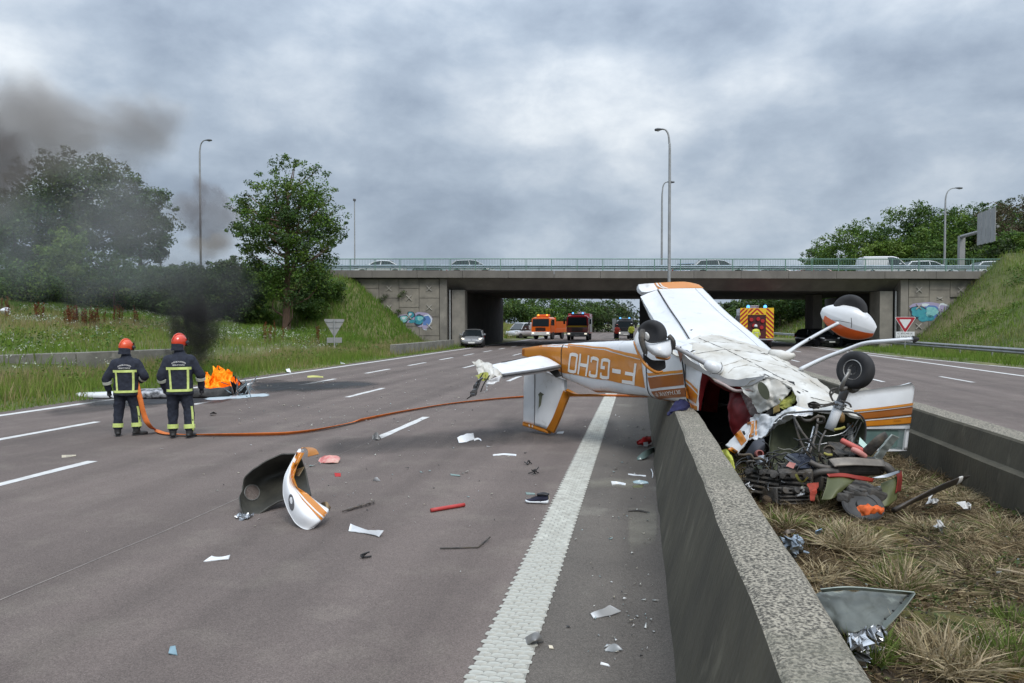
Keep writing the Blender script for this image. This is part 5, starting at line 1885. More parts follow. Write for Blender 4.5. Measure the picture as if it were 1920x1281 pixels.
def make_firefighter(label, loc, rz, scale, pose, helm, tilt=0.0, head_turn=0.0, detail=True, tape=m_lime, stance=0.13, group=None, coat_m=None):
 t = thing('person', label, 'person', (0, 0, 0), group=group)
 hip, knee, ank = .94, .50, .10
 LA, RA = pose['l'], pose['r']
 legs = {}
 # body (trousers, neck, head with face) as one surface
 mb = MB()
 hs = .93
 ell(mb, (0, 0, 1.0), (.175, .13, .15))
 for sgn in (-1, 1):
  fx = pose.get('foot_l' if sgn < 0 else 'foot_r', (sgn * stance, 0.0))
  pts = [Vector((sgn * .095, 0, .98)), Vector((sgn * .105, .01, .76)), Vector((fx[0] * .55 + sgn * .055, fx[1] * .5 + .02, knee)), Vector((fx[0] * .9 + sgn * .012, fx[1] * .9 - .005, .30)), Vector((fx[0], fx[1] - .02, .13))]
  legs[sgn] = pts
  mb.tube(pts, [.118, .112, .092, .084, .080], 14, sub=4)
 mb.tube([(0, -.005, 1.05), (0, .005, 1.3), (0, .0, 1.46), (0, .02, 1.56)], [.13, .115, .07, .055], 12, sub=3)
 hr = Matrix.Rotation(head_turn, 3, 'Z')
 hc = Vector((0, .03, 1.665))
 ell(mb, hc, (.078, .098, .115), rot=hr)
 for c_, r_ in (((0, .098, -.02), (.016, .022, .026)), ((0, .088, -.062), (.028, .012, .010)), ((-.03, .085, .012), (.014, .01, .010)), ((.03, .085, .012), (.014, .01, .010)), ((0, .07, -.1), (.035, .03, .02)), ((-.08, .0, -.01), (.012, .022, .034)), ((.08, .0, -.01), (.012, .022, .034))):
  ell(mb, hc + hr @ Vector(c_), r_, 8, 6, rot=hr)
 V, F = remeshed(mb.V, mb.F, 0.016 if detail else 0.03, 4)
 V = [v + (nz(v, 9, .010) + nz(v, 22, .006) if .16 < v.z < .95 else Vector((0, 0, 0))) for v in V]
 I = []
 for f in F:
  z = sum(V[k].z for k in f) / len(f)
  I.append(1 if z > 1.5 else 0)
 body = add('body', V, F, [m_navy, m_skin], t, True, mi=I)
 # jacket with sleeves, one surface
 mb = MB()
 rg = []
 for z, w, d_, y in ((.775, .225, .165, -.005), (.80, .228, .168, -.005), (.92, .218, .160, 0), (1.08, .212, .150, 0), (1.22, .222, .150, -.005), (1.34, .232, .145, -.008), (1.42, .205, .125, -.008), (1.475, .135, .098, -.005), (1.515, .095, .085, 0.0), (1.565, .085, .083, .005)):
  rg.append([Vector((w * math.copysign(abs(math.cos(a_)) ** .8, math.cos(a_)), y + d_ * math.copysign(abs(math.sin(a_)) ** .8, math.sin(a_)), z)) for a_ in [2 * math.pi * k / 24 for k in range(24)]])
 loft(mb, rg)
 for sgn, A in ((-1, LA), (1, RA)):
  sh, el, wr = Vector((sgn * .185, -.01, 1.385)), Vector(A[0]), Vector(A[1])
  mb.tube([sh + Vector((-sgn * .06, 0, .02)), sh, sh.lerp(el, .5), el, el.lerp(wr, .5), wr], [.085, .092, .082, .078, .066, .058], 14, sub=4)
 V, F = remeshed(mb.V, mb.F, 0.015 if detail else 0.03, 3)
 V = [v + nz(v, 7, .010) + nz(v, 17, .007) for v in V]
 jk = add('jacket', V, F, coat_m or m_navy, t, True)
 bvh = BVHTree.FromPolygons(V, F)
 # gloves, boots
 for sgn, A in ((-1, LA), (1, RA)):
  mb = MB()
  d_ = Vector(A[2]) if len(A) > 2 else (Vector(A[1]) - Vector(A[0]))
  hand(mb, A[1], d_, sgn, A[3] if len(A) > 3 else .45)
  V, F = remeshed(mb.V, mb.F, 0.0065 if detail else 0.012, 1)
  add('glove', V, F, m_glove, t, True)
  p = legs[sgn][-1]
  ya = pose.get('toe_l' if sgn < 0 else 'toe_r', 0.0)
  fr = Matrix.Rotation(ya, 3, 'Z')
  mb = MB()
  mb.tube([p + Vector((0, 0, .10)), p + Vector((0, -.005, -.03)), p + Vector((0, 0, -.07))], [.066, .062, .058], 12)
  ft = [p + fr @ Vector(q) for q in ((0, -.075, -.085), (0, -.03, -.075), (0, .06, -.085), (0, .15, -.095), (0, .20, -.098))]
  mb.tube(ft, [.030, .048, .050, .046, .022], 12, sub=2, flat=.82, up=(0, 0, 1))
  V, F = remeshed(mb.V, mb.F, 0.012, 2)
  V = [Vector((v.x, v.y, max(v.z, .004))) for v in V]
  bt = add('boot', V, F, m_boot, t, True)
  mb = MB()
  so = [p + fr @ Vector(q) for q in ((0, -.08, -.118), (0, .0, -.118), (0, .1, -.118), (0, .2, -.118))]
  mb.tube(so, [.035, .047, .052, .028], 10, flat=.3, up=(0, 0, 1), sub=2)
  V2 = [Vector((v[0], v[1], min(max(v[2], .001), .03))) for v in mb.V]
  add('sole', V2, mb.F, m_blackp, bt)
 # tapes laid on the cloth
 def on(x, z, off=.004, frm=-1, tgt=bvh):
  h_ = tgt.ray_cast(Vector((x, frm * 1.0, z)), Vector((0, -frm, 0)))
  return (h_[0] + Vector((0, frm * off, 0))) if h_[0] is not None else Vector((x, frm * .15, z))
 def band(name, p0, p1, w, mat, n=30, off=.012, frm=-1):
  p0, p1 = Vector(p0), Vector(p1)
  d_ = (p1 - p0).normalized()
  q = Vector((-d_.y, d_.x))
  rows = [[], []]
  for k in range(n + 1):
   c_ = p0.lerp(p1, k / n)
   for s_, row in ((-1, rows[0]), (1, rows[1])):
    row.append(on(c_.x + q.x * s_ * w / 2, c_.y + q.y * s_ * w / 2, off, frm))
  V = rows[0] + rows[1]
  F = [(k, k + 1, n + 2 + k, n + 1 + k) for k in range(n)]
  return add(name, V, F, mat, jk, True)
 def ring(name, c, ax, r, w, mat, parent):
  mb = MB()
  mb.lathe([(-w / 2, r * .98), (-w / 2, r), (w / 2, r), (w / 2, r * .98)], c, ax, 20)
  return mb.build(name, mat, parent)
 band('reflective_tape', (-.205, 1.245), (.205, 1.245), .046, tape)
 band('reflective_tape', (-.150, 1.222), (-.125, .875), .034, tape)
 band('reflective_tape', (.150, 1.222), (.150, .875), .036, tape)
 band('reflective_tape', (-.205, .858), (.215, .858), .044, tape)
 if detail:
  for txt, z0, hh, ww, arch in (('SAPEURS-POMPIERS', 1.335, .028, .23, .03), ('SEINE-ET-MARNE', 1.292, .026, .20, 0.0)):
   TV, TF = text_mesh(txt)
   V = []
   for v in TV:
    x = (v[0] - .5) * ww
    z = z0 + v[1] * hh + arch * (1 - (2 * v[0] - 1) ** 2) - arch * .5
    V.append(on(x, z, .012))
   add('lettering', V, TF, m_wht, jk)
 for sgn, A in ((-1, LA), (1, RA)):
  el, wr = Vector(A[0]), Vector(A[1])
  ring('reflective_tape', el.lerp(wr, .28), wr - el, .083, .055, m_tape, jk)
  lp = legs[sgn]
  ring('reflective_tape', lp[3].lerp(lp[4], .55), lp[4] - lp[3], .094, .075, tape, body)
  if sgn < 0:
   continue
  sp = spline([lp[1], lp[2], lp[3], lp[4]], 4)
  V = []
  for p in sp[3:]:
   o = Vector((sgn * .062, -.075, 0))
   V += [p + o + Vector((-.016, -.004 , 0)), p + o + Vector((.016 , .004 * sgn, 0))]
  n = len(V) // 2
  tb = BVHTree.FromPolygons([Vector(v.co) for v in body.data.vertices], [tuple(p.vertices) for p in body.data.polygons])
  V2 = []
  for v in V:
   h_ = tb.ray_cast(Vector((v.x, -1, v.z)), Vector((0, 1, 0)))
   V2.append(h_[0] + Vector((sgn * .001, -.006, 0)) if h_[0] is not None and abs(h_[0].y - v.y) < .12 else v)
  add('reflective_tape', V2, [(2 * k, 2 * k + 1, 2 * k + 3, 2 * k + 2) for k in range(n - 1)], tape, body, True)
 # helmet
 mb = MB()
 hm = Matrix.Rotation(head_turn, 3, 'Z') @ Matrix.Rotation(tilt, 3, 'X')
 hcx = hc + Vector((0, -.012, .045))
 V, F = [], []
 n, m_ = 22, 11
 for i in range(m_ + 1):
  th = math.radians(112) * i / m_
  for j in range(n):
   an = 2 * math.pi * j / n
   sx, sy = math.cos(an), math.sin(an)
   low = 1.0 if sy > 0.2 else 1.12
   z = math.cos(th) * .145
   if th > math.pi / 2:
    z *= low * 1.15
   V.append(hcx + hm @ (Vector((.126 * math.sin(th) * sx, .155 * math.sin(th) * sy, z)) * hs))
 for i in range(m_):
  for j in range(n):
   j2 = (j + 1) % n
   F.append((i * n + j, (i + 1) * n + j, (i + 1) * n + j2, i * n + j2))
 hl = add('helmet', V, F, helm, t, True)
 mb = MB()
 pts = [hcx + hm @ Vector((0, .165 * hs * math.sin(a_), .150 * hs * math.cos(a_))) for a_ in np.linspace(-1.4, 1.25, 14)]
 mb.tube(pts, [.004, .016, .020, .020, .016, .004], 8, flat=.7)
 mb.build('crest', helm, hl, smooth=True)
 for sgn in (-1, 1):
  mb = MB()
  mb.tube([hcx + hm @ Vector((sgn * .118, .03, -.005)), hcx + hm @ Vector((sgn * .132, .055, -.01)), hcx + hm @ Vector((sgn * .125, .10, -.015))], [.028, .036, .02], 8, flat=.35, up=(sgn, 0.2, 0))
  mb.build('side_plate', m_visor, hl)
 rows = []
 for z in (-.075, -.02, .035, .075):
  rows.append([hcx + hm @ Vector((.13 * math.sin(a_), .165 * math.cos(a_), z)) for a_ in np.linspace(-1.15, 1.15, 9)])
 V = [p for r_ in rows for p in r_]
 F = [(i * 9 + j, i * 9 + j + 1, (i + 1) * 9 + j + 1, (i + 1) * 9 + j) for i in range(3) for j in range(8)]
 add('visor', V, F, m_visor, hl, True)
 # neck curtain
 V = []
 for i, (z, rr) in enumerate(((-.03, .112), (-.09, .112), (-.15, .120))):
  for a_ in np.linspace(math.pi * 1.0, math.pi * 2.0, 13):
   V.append(hcx + hm @ Vector((rr * math.cos(a_), 1.18 * rr * math.sin(a_) - .01, z)))
 F = [(i * 13 + j, i * 13 + j + 1, (i + 1) * 13 + j + 1, (i + 1) * 13 + j) for i in range(2) for j in range(12)]
 add('neck_curtain', V, F, m_navy, hl, True)
 t.location = loc
 t.rotation_euler = (0, 0, rz)
 t.scale = (scale,) * 3
 return t
def face_away(p):
 return math.atan2(p.y, p.x) - math.pi / 2
f1 = G(238, 817)
f2 = G(338, 821)
POSE1 = {'l': ((-.33, -.04, 1.10), (-.31, .05, .86), (.0, .15, -1), .5), 'r': ((.33, -.05, 1.14), (.22, .16, 1.03), (-.7, .55, -.3), .95), 'foot_l': (-.15, .0), 'foot_r': (.17, .03), 'toe_l': .15, 'toe_r': -1.1}
POSE2 = {'l': ((-.29, -.06, 1.11), (-.25, .09, .88), (.1, .2, -1), .4), 'r': ((.34, .0, 1.12), (.35, .10, .87), (.05, .1, -1), .5), 'foot_l': (-.12, .05), 'foot_r': (.16, -.04), 'toe_l': .1, 'toe_r': -.45}
make_firefighter('left firefighter with orange helmet holding the orange hose', f1, face_away(f1) - R(12), 0.885, POSE1, m_helm2, tilt=-.05, head_turn=-.55)
make_firefighter('right firefighter with glossy red helmet and empty hands', f2, face_away(f2) - R(6), 0.935, POSE2, m_helm, tilt=.0, head_turn=-.75)
m_helmw = M('helmet_white', (0.7, 0.7, 0.68), rough=.3)
POSE3 = {'l': ((-.30, -.02, 1.11), (-.22, .16, .96)), 'r': ((.30, -.02, 1.11), (.28, .1, .90))}
m_hiv = M('hi_vis_yellow_jacket', (.62, .66, .06), (.5, .54, .05), scale=9, rough=.6)
m_hir = M('hi_vis_red_jacket', (.60, .07, .04), (.5, .05, .03), scale=9, rough=.6)
b = AT(1157, 84)
make_firefighter('distant firefighter in red jacket and red helmet before the dark blue van', b, R(170), 1.0, POSE3, m_helm, detail=False, coat_m=m_hir)
b = AT(1184, 84.5)
make_firefighter('distant firefighter in yellow high visibility jacket before the dark blue van', b, R(185), 1.05, POSE3, m_helmw, detail=False, tape=m_tape, coat_m=m_hiv)
b = AT(1417, 57)
make_firefighter('distant firefighter in yellow jacket at the back of the chevron fire engine', b, R(20), 1.0, POSE3, m_helmw, detail=False, tape=m_tape, coat_m=m_hiv)
# fire hose (flat, along the ground up to the hand)
m_hose = M('orange_hose', (0.74, 0.20, 0.035), (0.60, 0.145, 0.025), scale=9, rough=0.7, bump=0.3, bscale=60)
hand_p = G(262, 817) + Vector((0, 0, .98))
hand_p = P(254, 712, f1.length and (f1 - C0).dot(FWD) + 0.05)
d1 = (f1 - C0).dot(FWD)
pts = [hand_p + (hand_p - P(259, 735, d1)).normalized() * .12, hand_p, P(262, 745, d1 - .03), P(270, 778, d1 - .02), P(279, 797, d1), G(291, 806, .05), G(310, 812.5, .03), G(345, 815, .028), G(400, 815.5, .028), G(480, 815, .03), G(550, 812, .03), G(620, 801, .03), G(700, 783, .028), G(770, 769, .028), G(860, 755, .028), G(980, 744.5, .028), G(1100, 742, .028), G(1230, 744, .028)]
sp = spline(pts, 6)
V, F = [], []
n = 8
for k, p in enumerate(sp):
 tg = (sp[min(k + 1, len(sp) - 1)] - sp[max(k - 1, 0)]).normalized()
 fr = k / (len(sp) - 1)
 tw = 0.9 if k < 26 else (0.35 + .55 * math.sin(k * .14) if k < 70 else .75 + .3 * math.sin(k * .21))
 a_ = Vector((0, 0, 1)) - tg * tg.z
 if a_.length < .2:
  a_ = RIGHT - tg * tg.dot(RIGHT)
 a_.normalize()
 b_ = tg.cross(a_)
 if k < 28:
  wide = (RIGHT - tg * tg.dot(RIGHT)).normalized()
  thin = tg.cross(wide)
 else:
  wide = (a_ * math.sin(tw) + b_ * math.cos(tw)).normalized()
  thin = tg.cross(wide)
 w_ = .046
 for j in range(n):
  an = 2 * math.pi * j / n
  v = p + wide * (w_ * math.cos(an)) + thin * (.009 * math.sin(an))
  V.append(Vector((v.x, v.y, max(v.z, .006))))
for k in range(len(sp) - 1):
 for j in range(n):
  j2 = (j + 1) % n
  F.append((k * n + j, k * n + j2, (k + 1) * n + j2, (k + 1) * n + j))
props(add('fire_hose', V, F, m_hose, smooth=True), 'flat orange fire hose curving across the road to the left firefighter', 'hose')
# the wrecked light aircraft, lying on its back
m_pw = M('aircraft_white', (0.70, 0.71, 0.72), (0.62, 0.63, 0.64), scale=2.2, rough=0.36, coat=0.2, bump=.12, bscale=3.5, c3=(0.40, 0.385, 0.35), s3=5, lo3=0.60, hi3=0.82)
m_pdirty = M('aircraft_white_dirty', (0.62, 0.61, 0.57), (0.44, 0.41, 0.35), scale=3.0, rough=0.5, bump=0.15, bscale=12, detail=8, c3=(0.25, 0.23, 0.19), s3=8, lo3=0.63, hi3=0.75)
m_por = M('aircraft_orange', (0.56, 0.205, 0.014), (0.49, 0.165, 0.012), scale=3, rough=0.3, coat=0.3)
m_por2 = M('aircraft_bright_orange', (0.62, 0.24, 0.02), (0.55, 0.19, 0.015), scale=3, rough=0.3, coat=0.3)
m_pbr = M('aircraft_brown_orange', (0.30, 0.085, 0.006), (0.25, 0.07, 0.006), scale=3, rough=0.3, coat=0.3)
m_pred = M('fairing_red_orange', (0.66, 0.11, 0.02), rough=0.3, coat=0.3)
m_let = M('aircraft_letter_white', (0.74, 0.72, 0.68), rough=0.4)
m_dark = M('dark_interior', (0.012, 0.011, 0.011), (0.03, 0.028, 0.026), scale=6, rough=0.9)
m_maroon = M('maroon_trim', (0.20, 0.012, 0.014), (0.13, 0.008, 0.010), scale=5, rough=0.5)
m_oliv = M('primer_green', (0.055, 0.062, 0.038), (0.085, 0.095, 0.055), scale=3.5, rough=0.6, c3=(0.02, 0.022, 0.018), s3=6)
m_oliv2 = M('olive_cowl', (0.085, 0.092, 0.026), (0.055, 0.06, 0.02), scale=4, rough=0.5)
m_yelg = M('yellow_primer', (0.33, 0.33, 0.06), (0.20, 0.22, 0.05), scale=8, rough=0.6)
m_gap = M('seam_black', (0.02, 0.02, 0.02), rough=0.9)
m_metal = M('bare_aluminium', (0.50, 0.51, 0.52), (0.34, 0.35, 0.36), scale=6, rough=0.32, metal=0.9, bump=0.15, bscale=9)
m_exh = M('exhaust_steel', (0.13, 0.115, 0.10), (0.06, 0.055, 0.05), scale=7, rough=0.62, metal=0.45, bump=0.15, bscale=20)
m_eng = M('engine_black', (0.024, 0.023, 0.022), (0.105, 0.095, 0.083), scale=7, rough=0.7, metal=0.15, bump=0.4, bscale=30, c3=(0.085, 0.062, 0.036), s3=5, lo3=.52, hi3=.7)
m_baff = M('baffle_red', (0.36, 0.035, 0.02), (0.25, 0.025, 0.015), scale=6, rough=0.5)
m_wire = M('wire_black', (0.016, 0.016, 0.016), rough=0.6)
m_wire2 = M('wire_grey', (0.16, 0.155, 0.13), rough=0.6)
m_pink = M('red_hose', (0.50, 0.11, 0.09), rough=0.6)
m_glasst = M('tinted_pane', (0.13, 0.20, 0.18), (0.10, 0.16, 0.15), scale=3, rough=0.08, spec=0.8)
m_frame = M('pale_frame', (0.60, 0.60, 0.58), rough=0.5)
ac = thing('light_aircraft', 'wrecked white and orange light aircraft lying upside down across the concrete wall', 'aircraft', tuple(G(1330, 900)))
TL = (RIGHT * 0.889 + FWD * 0.457).normalized()    # across the tail, away from us
TL.z = 0
TL.normalize()
# tail cone loft
# station: px, belly corner py, spine corner py, depth, width
ST = [(979, 653, 668, 13.30, .10), (1013, 647, 684, 12.90, .20), (1054, 644.5, 712, 12.35, .34), (1110, 641, 737, 11.62, .50), (1155, 639.5, 741, 11.03, .62), (1200, 638, 746, 10.42, .74), (1245, 637.5, 755, 9.85, .86), (1272, 646, 761, 9.55, .92), (1290, 660, 766, 9.35, .94)]
EXPN = 4.6
def st_at(px):
 xs_ = [s_[0] for s_ in ST]
 f = [np.interp(px, xs_, [s_[k] for s_ in ST]) for k in range(1, 5)]
 return f
def tail_pt(px, py, off=0.0):
 """point of the near side skin seen at pixel (px, py)"""
 u, l, d, w = st_at(px)
 h = max(-0.995, min(0.995, 1 - 2 * (py - u) / (l - u)))
 A, B = P(px, u, d), P(px, l, d)
 c = (A + B) / 2 + TL * (w / 2)
 hv = (A - B) / 2
 x = (1 - abs(h) ** EXPN) ** (1 / EXPN)
 p = c + hv * h - TL * (w / 2 * x)
 if off:
  nrm = (-TL * (x ** (EXPN - 1)) / (w / 2) + hv.normalized() * math.copysign(abs(h) ** (EXPN - 1), h) / hv.length).normalized()
  p = p + nrm * off
 dent = nz(p, 2.2, 0.012) + nz(p, 6, 0.005)
 return p + dent
V, F = [], []
pxs = np.unique(np.concatenate([np.linspace(979, 1290, 64), [s_[0] for s_ in ST]]))
NA = 56
for px in pxs:
 u, l, d, w = st_at(px)
 A, B = P(px, u, d), P(px, l, d)
 c = (A + B) / 2 + TL * (w / 2)
 hv = (A - B) / 2
 for k in range(NA):
  an = 2 * math.pi * k / NA
  cs, sn = math.cos(an), math.sin(an)
  x = math.copysign(abs(cs) ** (2 / EXPN), cs)
  z = math.copysign(abs(sn) ** (2 / EXPN), sn)
  p = c + hv * z - TL * (w / 2 * x)
  V.append(p + nz(p, 2.2, 0.012) + nz(p, 6, 0.005))
n = len(pxs)
for i in range(n - 1):
 for k in range(NA):
  k2 = (k + 1) % NA
  F.append((i * NA + k, i * NA + k2, (i + 1) * NA + k2, (i + 1) * NA + k))
F.append(tuple(range(NA - 1, -1, -1)))
tail = add('tail_cone', V, F, m_pw, ac, True)
def skin_patch(name, top, bot, mat, parent=tail, off=0.004, nv=8, n=40, **kw):
 """paint between two pixel polylines (lists of (px,py)) laid on the tail skin"""
 x0, x1 = top[0][0], top[-1][0]
 b0, b1 = bot[0][0], bot[-1][0]
 V, F = [], []
 for i in range(n + 1):
  fx = i / n
  xt, xb = x0 + (x1 - x0) * fx, b0 + (b1 - b0) * fx
  yt = np.interp(xt, [p[0] for p in top], [p[1] for p in top])
  yb = np.interp(xb, [p[0] for p in bot], [p[1] for p in bot])
  for j in range(nv + 1):
   g = j / nv
   V.append(tail_pt(xt + (xb - xt) * g, yt + (yb - yt) * g, off))
 for i in range(n):
  for j in range(nv):
   a_ = i * (nv + 1) + j
   F.append((a_, a_ + nv + 1, a_ + nv + 2, a_ + 1))
 return add(name, V, F, mat, parent, True, **kw)
# the wide orange band and its pinstripes
skin_patch('orange_band', [(979.3, 653.6), (1012, 648), (1052, 646.5), (1130, 656), (1203, 676)], [(979.3, 667), (1012, 675), (1052, 698), (1130, 712), (1209, 727)], m_por)
skin_patch('pinstripe', [(1060, 645.0), (1130, 651), (1205, 667)], [(1060, 646.8), (1130, 654), (1204, 674.2)], m_por2, nv=3)
skin_patch('rear_band', [(1214, 699), (1284, 694)], [(1217, 704), (1285, 699)], m_por2, nv=3, n=12)
skin_patch('rear_band', [(1215, 707), (1285, 701)], [(1219, 728), (1287, 722)], m_pbr, nv=4, n=14)
skin_patch('rear_band', [(1220, 733), (1288, 727)], [(1223, 748), (1289, 744)], m_pbr, nv=4, n=14)
skin_patch('spine_stripe', [(1056, 707), (1075, 729), (1110, 732), (1200, 742), (1250, 752.5)], [(1056, 711), (1075, 734.5), (1110, 736), (1200, 745), (1250, 754.5)], m_por, nv=3, n=50)
# panel seams
for x in (1053, 1212, 1284):
 u, l, d, w = st_at(x)
 skin_patch('panel_seam', [(x - .8, u + 2), (x + .8, u + 2)], [(x + (2 if x > 1100 else 0) - .8, l - 2), (x + (2 if x > 1100 else 0) + .8, l - 2)], m_gap, off=.006, nv=24, n=1)
skin_patch('tail_light_fairing', [(979.2, 656), (984, 655)], [(979.2, 664), (984, 666)], m_pbr, off=.006, nv=4, n=3)
# registration letters, upside down
def ribbon(pts, w, close=False):
 pts = [Vector((p[0], p[1])) for p in pts]
 n = len(pts)
 L, Rr = [], []
 for k in range(n):
  a_ = pts[(k - 1) % n] if (close or k > 0) else pts[k]
  b_ = pts[(k + 1) % n] if (close or k < n - 1) else pts[k]
  t1 = (pts[k] - a_).normalized() if (pts[k] - a_).length > 1e-6 else (b_ - pts[k]).normalized()
  t2 = (b_ - pts[k]).normalized() if (b_ - pts[k]).length > 1e-6 else t1
  n1, n2 = Vector((-t1.y, t1.x)), Vector((-t2.y, t2.x))
  m_ = n1 + n2
  m_ = m_.normalized() if m_.length > 1e-6 else n1
  k_ = w / 2 / max(.5, m_.dot(n1))
  L.append(pts[k] + m_ * k_)
  Rr.append(pts[k] - m_ * k_)
 quads = []
 for k in range(n if close else n - 1):
  k2 = (k + 1) % n
  quads.append((L[k], L[k2], Rr[k2], Rr[k]))
 return quads
def subdiv_quads(quads, m_=3):
 out = []
 for a_, b_, c_, d_ in quads:
  for i in range(m_):
   f0, f1 = i / m_, (i + 1) / m_
   out.append((a_.lerp(b_, f0), a_.lerp(b_, f1), d_.lerp(c_, f1), d_.lerp(c_, f0)))
 return out
rr_ = [(0.15, .30), (.15, .12), (.32, .08), (.68, .08), (.85, .12), (.85, .30), (.85, .70), (.85, .88), (.68, .92), (.32, .92), (.15, .88), (.15, .70)]
GLY = {
 'O': [(rr_, True)],
 'H': [([(.12, 0), (.12, 1)], False), ([(.88, 0), (.88, 1)], False), ([(.12, .5), (.88, .5)], False)],
 'C': [([(.86, .70), (.86, .88), (.68, .92), (.32, .92), (.15, .88), (.15, .70), (.15, .30), (.15, .12), (.32, .08), (.68, .08), (.86, .12), (.86, .30)], False)],
 'G': [([(.86, .70), (.86, .88), (.68, .92), (.32, .92), (.15, .88), (.15, .70), (.15, .30), (.15, .12), (.32, .08), (.68, .08), (.86, .12), (.86, .45), (.52, .45)], False)],
 'F': [([(.13, 0), (.13, 1)], False), ([(.13, .92), (.98, .92)], False), ([(.13, .53), (.80, .53)], False)],
 '-': [([(.1, .5), (.95, .5)], False)]}
def ytop(px):
 return np.interp(px, [1068, 1196], [659.5, 682.5])
def ybot(px):
 return np.interp(px, [1068, 1196], [698.5, 724])
for ch, xl, xr in (('O', 1068, 1086), ('H', 1086.5, 1105.5), ('C', 1107, 1125.5), ('G', 1128, 1147.5), ('-', 1150, 1168), ('F', 1169.5, 1195)):
 V, F = [], []
 for pts, cl in GLY[ch]:
  for q in subdiv_quads(ribbon(pts, .155 if ch != '-' else .2, cl), 3):
   o = len(V)
   for v in q:
    ix = xr - v.x * (xr - xl) - v.y * 4.0
    iy = ytop(ix) + v.y * (ybot(ix) - ytop(ix))
    V.append(tail_pt(ix, iy, .009))
   F.append((o, o + 1, o + 2, o + 3))
 add('letter', V, F, m_let, tail)
TV, TF = text_mesh('SKYHAWK II')
V = []
for v in TV:
 ix = 1276 - v[0] * 48
 V.append(tail_pt(ix, 734.8 - (ix - 1228) * .075 + v[1] * 7.6, .010))
add('type_lettering', V, TF, m_let, tail)
# fin and rudder, tip on the road
def solid_sheet(name, rows, thick, mat, parent, nu=5, nv=6, amp=.004, **kw):
 return gridpatch(name, rows, mat, parent, nu=nu, nv=nv, amp=amp, sc=3, thick=thick, sharp=True, **kw)
fd = lambda px, py: np.interp(px, [980, 1060], [13.0, 12.35])
fin_rows = [[P(x, y, fd(x, y) + dd) for x, y in r_] for r_, dd in (
 (((1003, 690), (1030, 700), (1057, 712)), 0.04), (((1003, 720), (1030, 724), (1058, 732)), 0.02), (((1003, 760), (1022, 766), (1046, 774)), 0.0), (((1003, 797), (1014, 801), (1028, 806)), -0.03))]
fin = gridpatch('fin', fin_rows, m_pw, ac, nu=6, nv=6, amp=.006, sc=3, thick=.09, sharp=True)
rud_rows = [[P(x, y, fd(x, y) + .02) for x, y in r_] for r_ in (((982.5, 700), (992, 697), (1002, 694)), ((982, 735), (992, 735), (1002, 735)), ((981.5, 765), (992, 766), (1002, 768)), ((981, 791), (991, 794), (1002, 797)))]
rud = gridpatch('rudder', rud_rows, m_pw, ac, nu=5, nv=6, amp=.008, sc=4, thick=.06, sharp=True)
cap_rows = [[P(x, y, fd(x, y) + dd) for x, y in r_] for r_, dd in ((((980.5, 791), (1002, 797), (1028, 806)), -.02), (((980, 798), (1002, 805), (1027, 813)), -.03))]
cap = gridpatch('fin_tip', cap_rows, m_por, ac, nu=6, nv=3, thick=.10, sharp=True, off=.006)
for x in (992, 998):
 gridpatch('pinstripe', [[P(x - 1.2, 795 + (x - 992) * .3, 12.80), P(x + 1.2, 795.5 + (x - 992) * .3, 12.80)], [P(x - .6, 800 + (x - 992) * .3, 12.80), P(x + 1.6, 800.5 + (x - 992) * .3, 12.80)]], m_let, cap, nu=1, nv=2, thick=.002, sharp=True)
le_rows = [[P(x, y, fd(x, y) - .03) for x, y in r_] for r_ in (((1056, 733), (1070, 738)), ((1048, 755), (1060, 757)), ((1036, 785), (1048, 788)), ((1024, 806), (1037, 812)))]
gridpatch('fin_leading_edge', le_rows, m_por, fin, nu=3, nv=6, thick=.05, sharp=False, off=.008)
add_rows = [[P(1061, 731, 12.28), P(1080, 738.5, 12.0), P(1110, 739, 11.58), P(1140, 742, 11.2)], [P(1066, 741, 12.28), P(1080, 742.5, 12.0), P(1110, 743.5, 11.58), P(1140, 743.5, 11.2)]]
gridpatch('dorsal_fillet', add_rows, m_por, tail, nu=6, nv=2, thick=.05, off=.01)
mb = MB()
mb.tube([P(1003, 694, 12.78), P(1002.6, 735, 12.76), P(1002.4, 797, 12.72)], .006, 5)
mb.build('hinge_line', m_gap, rud)
polyplate('torn_slot', [P(1009, 740, 12.66), P(1013, 735, 12.66), P(1020, 740, 12.66), P(1017, 742, 12.66), P(1014, 760, 12.64), P(1009.5, 767, 12.64), P(1011, 745, 12.65)], m_oliv, fin, thick=.004)
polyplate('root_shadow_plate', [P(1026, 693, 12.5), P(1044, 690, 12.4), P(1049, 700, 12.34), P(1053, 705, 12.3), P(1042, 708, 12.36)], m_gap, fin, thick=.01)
# tailplane
ht = gridpatch('tailplane', [[P(1014, 666.5, 12.75), P(985, 671, 12.60), P(950, 678, 12.42), P(919, 684.5, 12.28)],
                             [P(1033, 674, 12.55), P(1002, 682, 12.38), P(966, 688, 12.2), P(932, 694, 12.08)],
                             [P(1050, 685, 12.32), P(1010, 692.5, 12.15), P(975, 697.5, 12.0), P(944, 702, 11.9)]], m_pw, ac, nu=8, nv=8, amp=.010, sc=3.5, thick=.075)
mb = MB()
mb.tube([P(1051, 687, 12.30), P(1010, 694.5, 12.13), P(975, 699.5, 11.98), P(943, 704, 11.88)], .028, 8, sub=4)
mb.build('leading_edge', M('leading_edge_grey', (0.13, 0.135, 0.14), (0.09, 0.09, 0.095), scale=5, rough=.4), ht, smooth=True)
mb = MB()
mb.tube([P(1008, 667.5, 12.73), P(972, 673.5, 12.53), P(940, 679.5, 12.36)], .006, 5)
mb.build('elevator_gap', m_gap, ht)
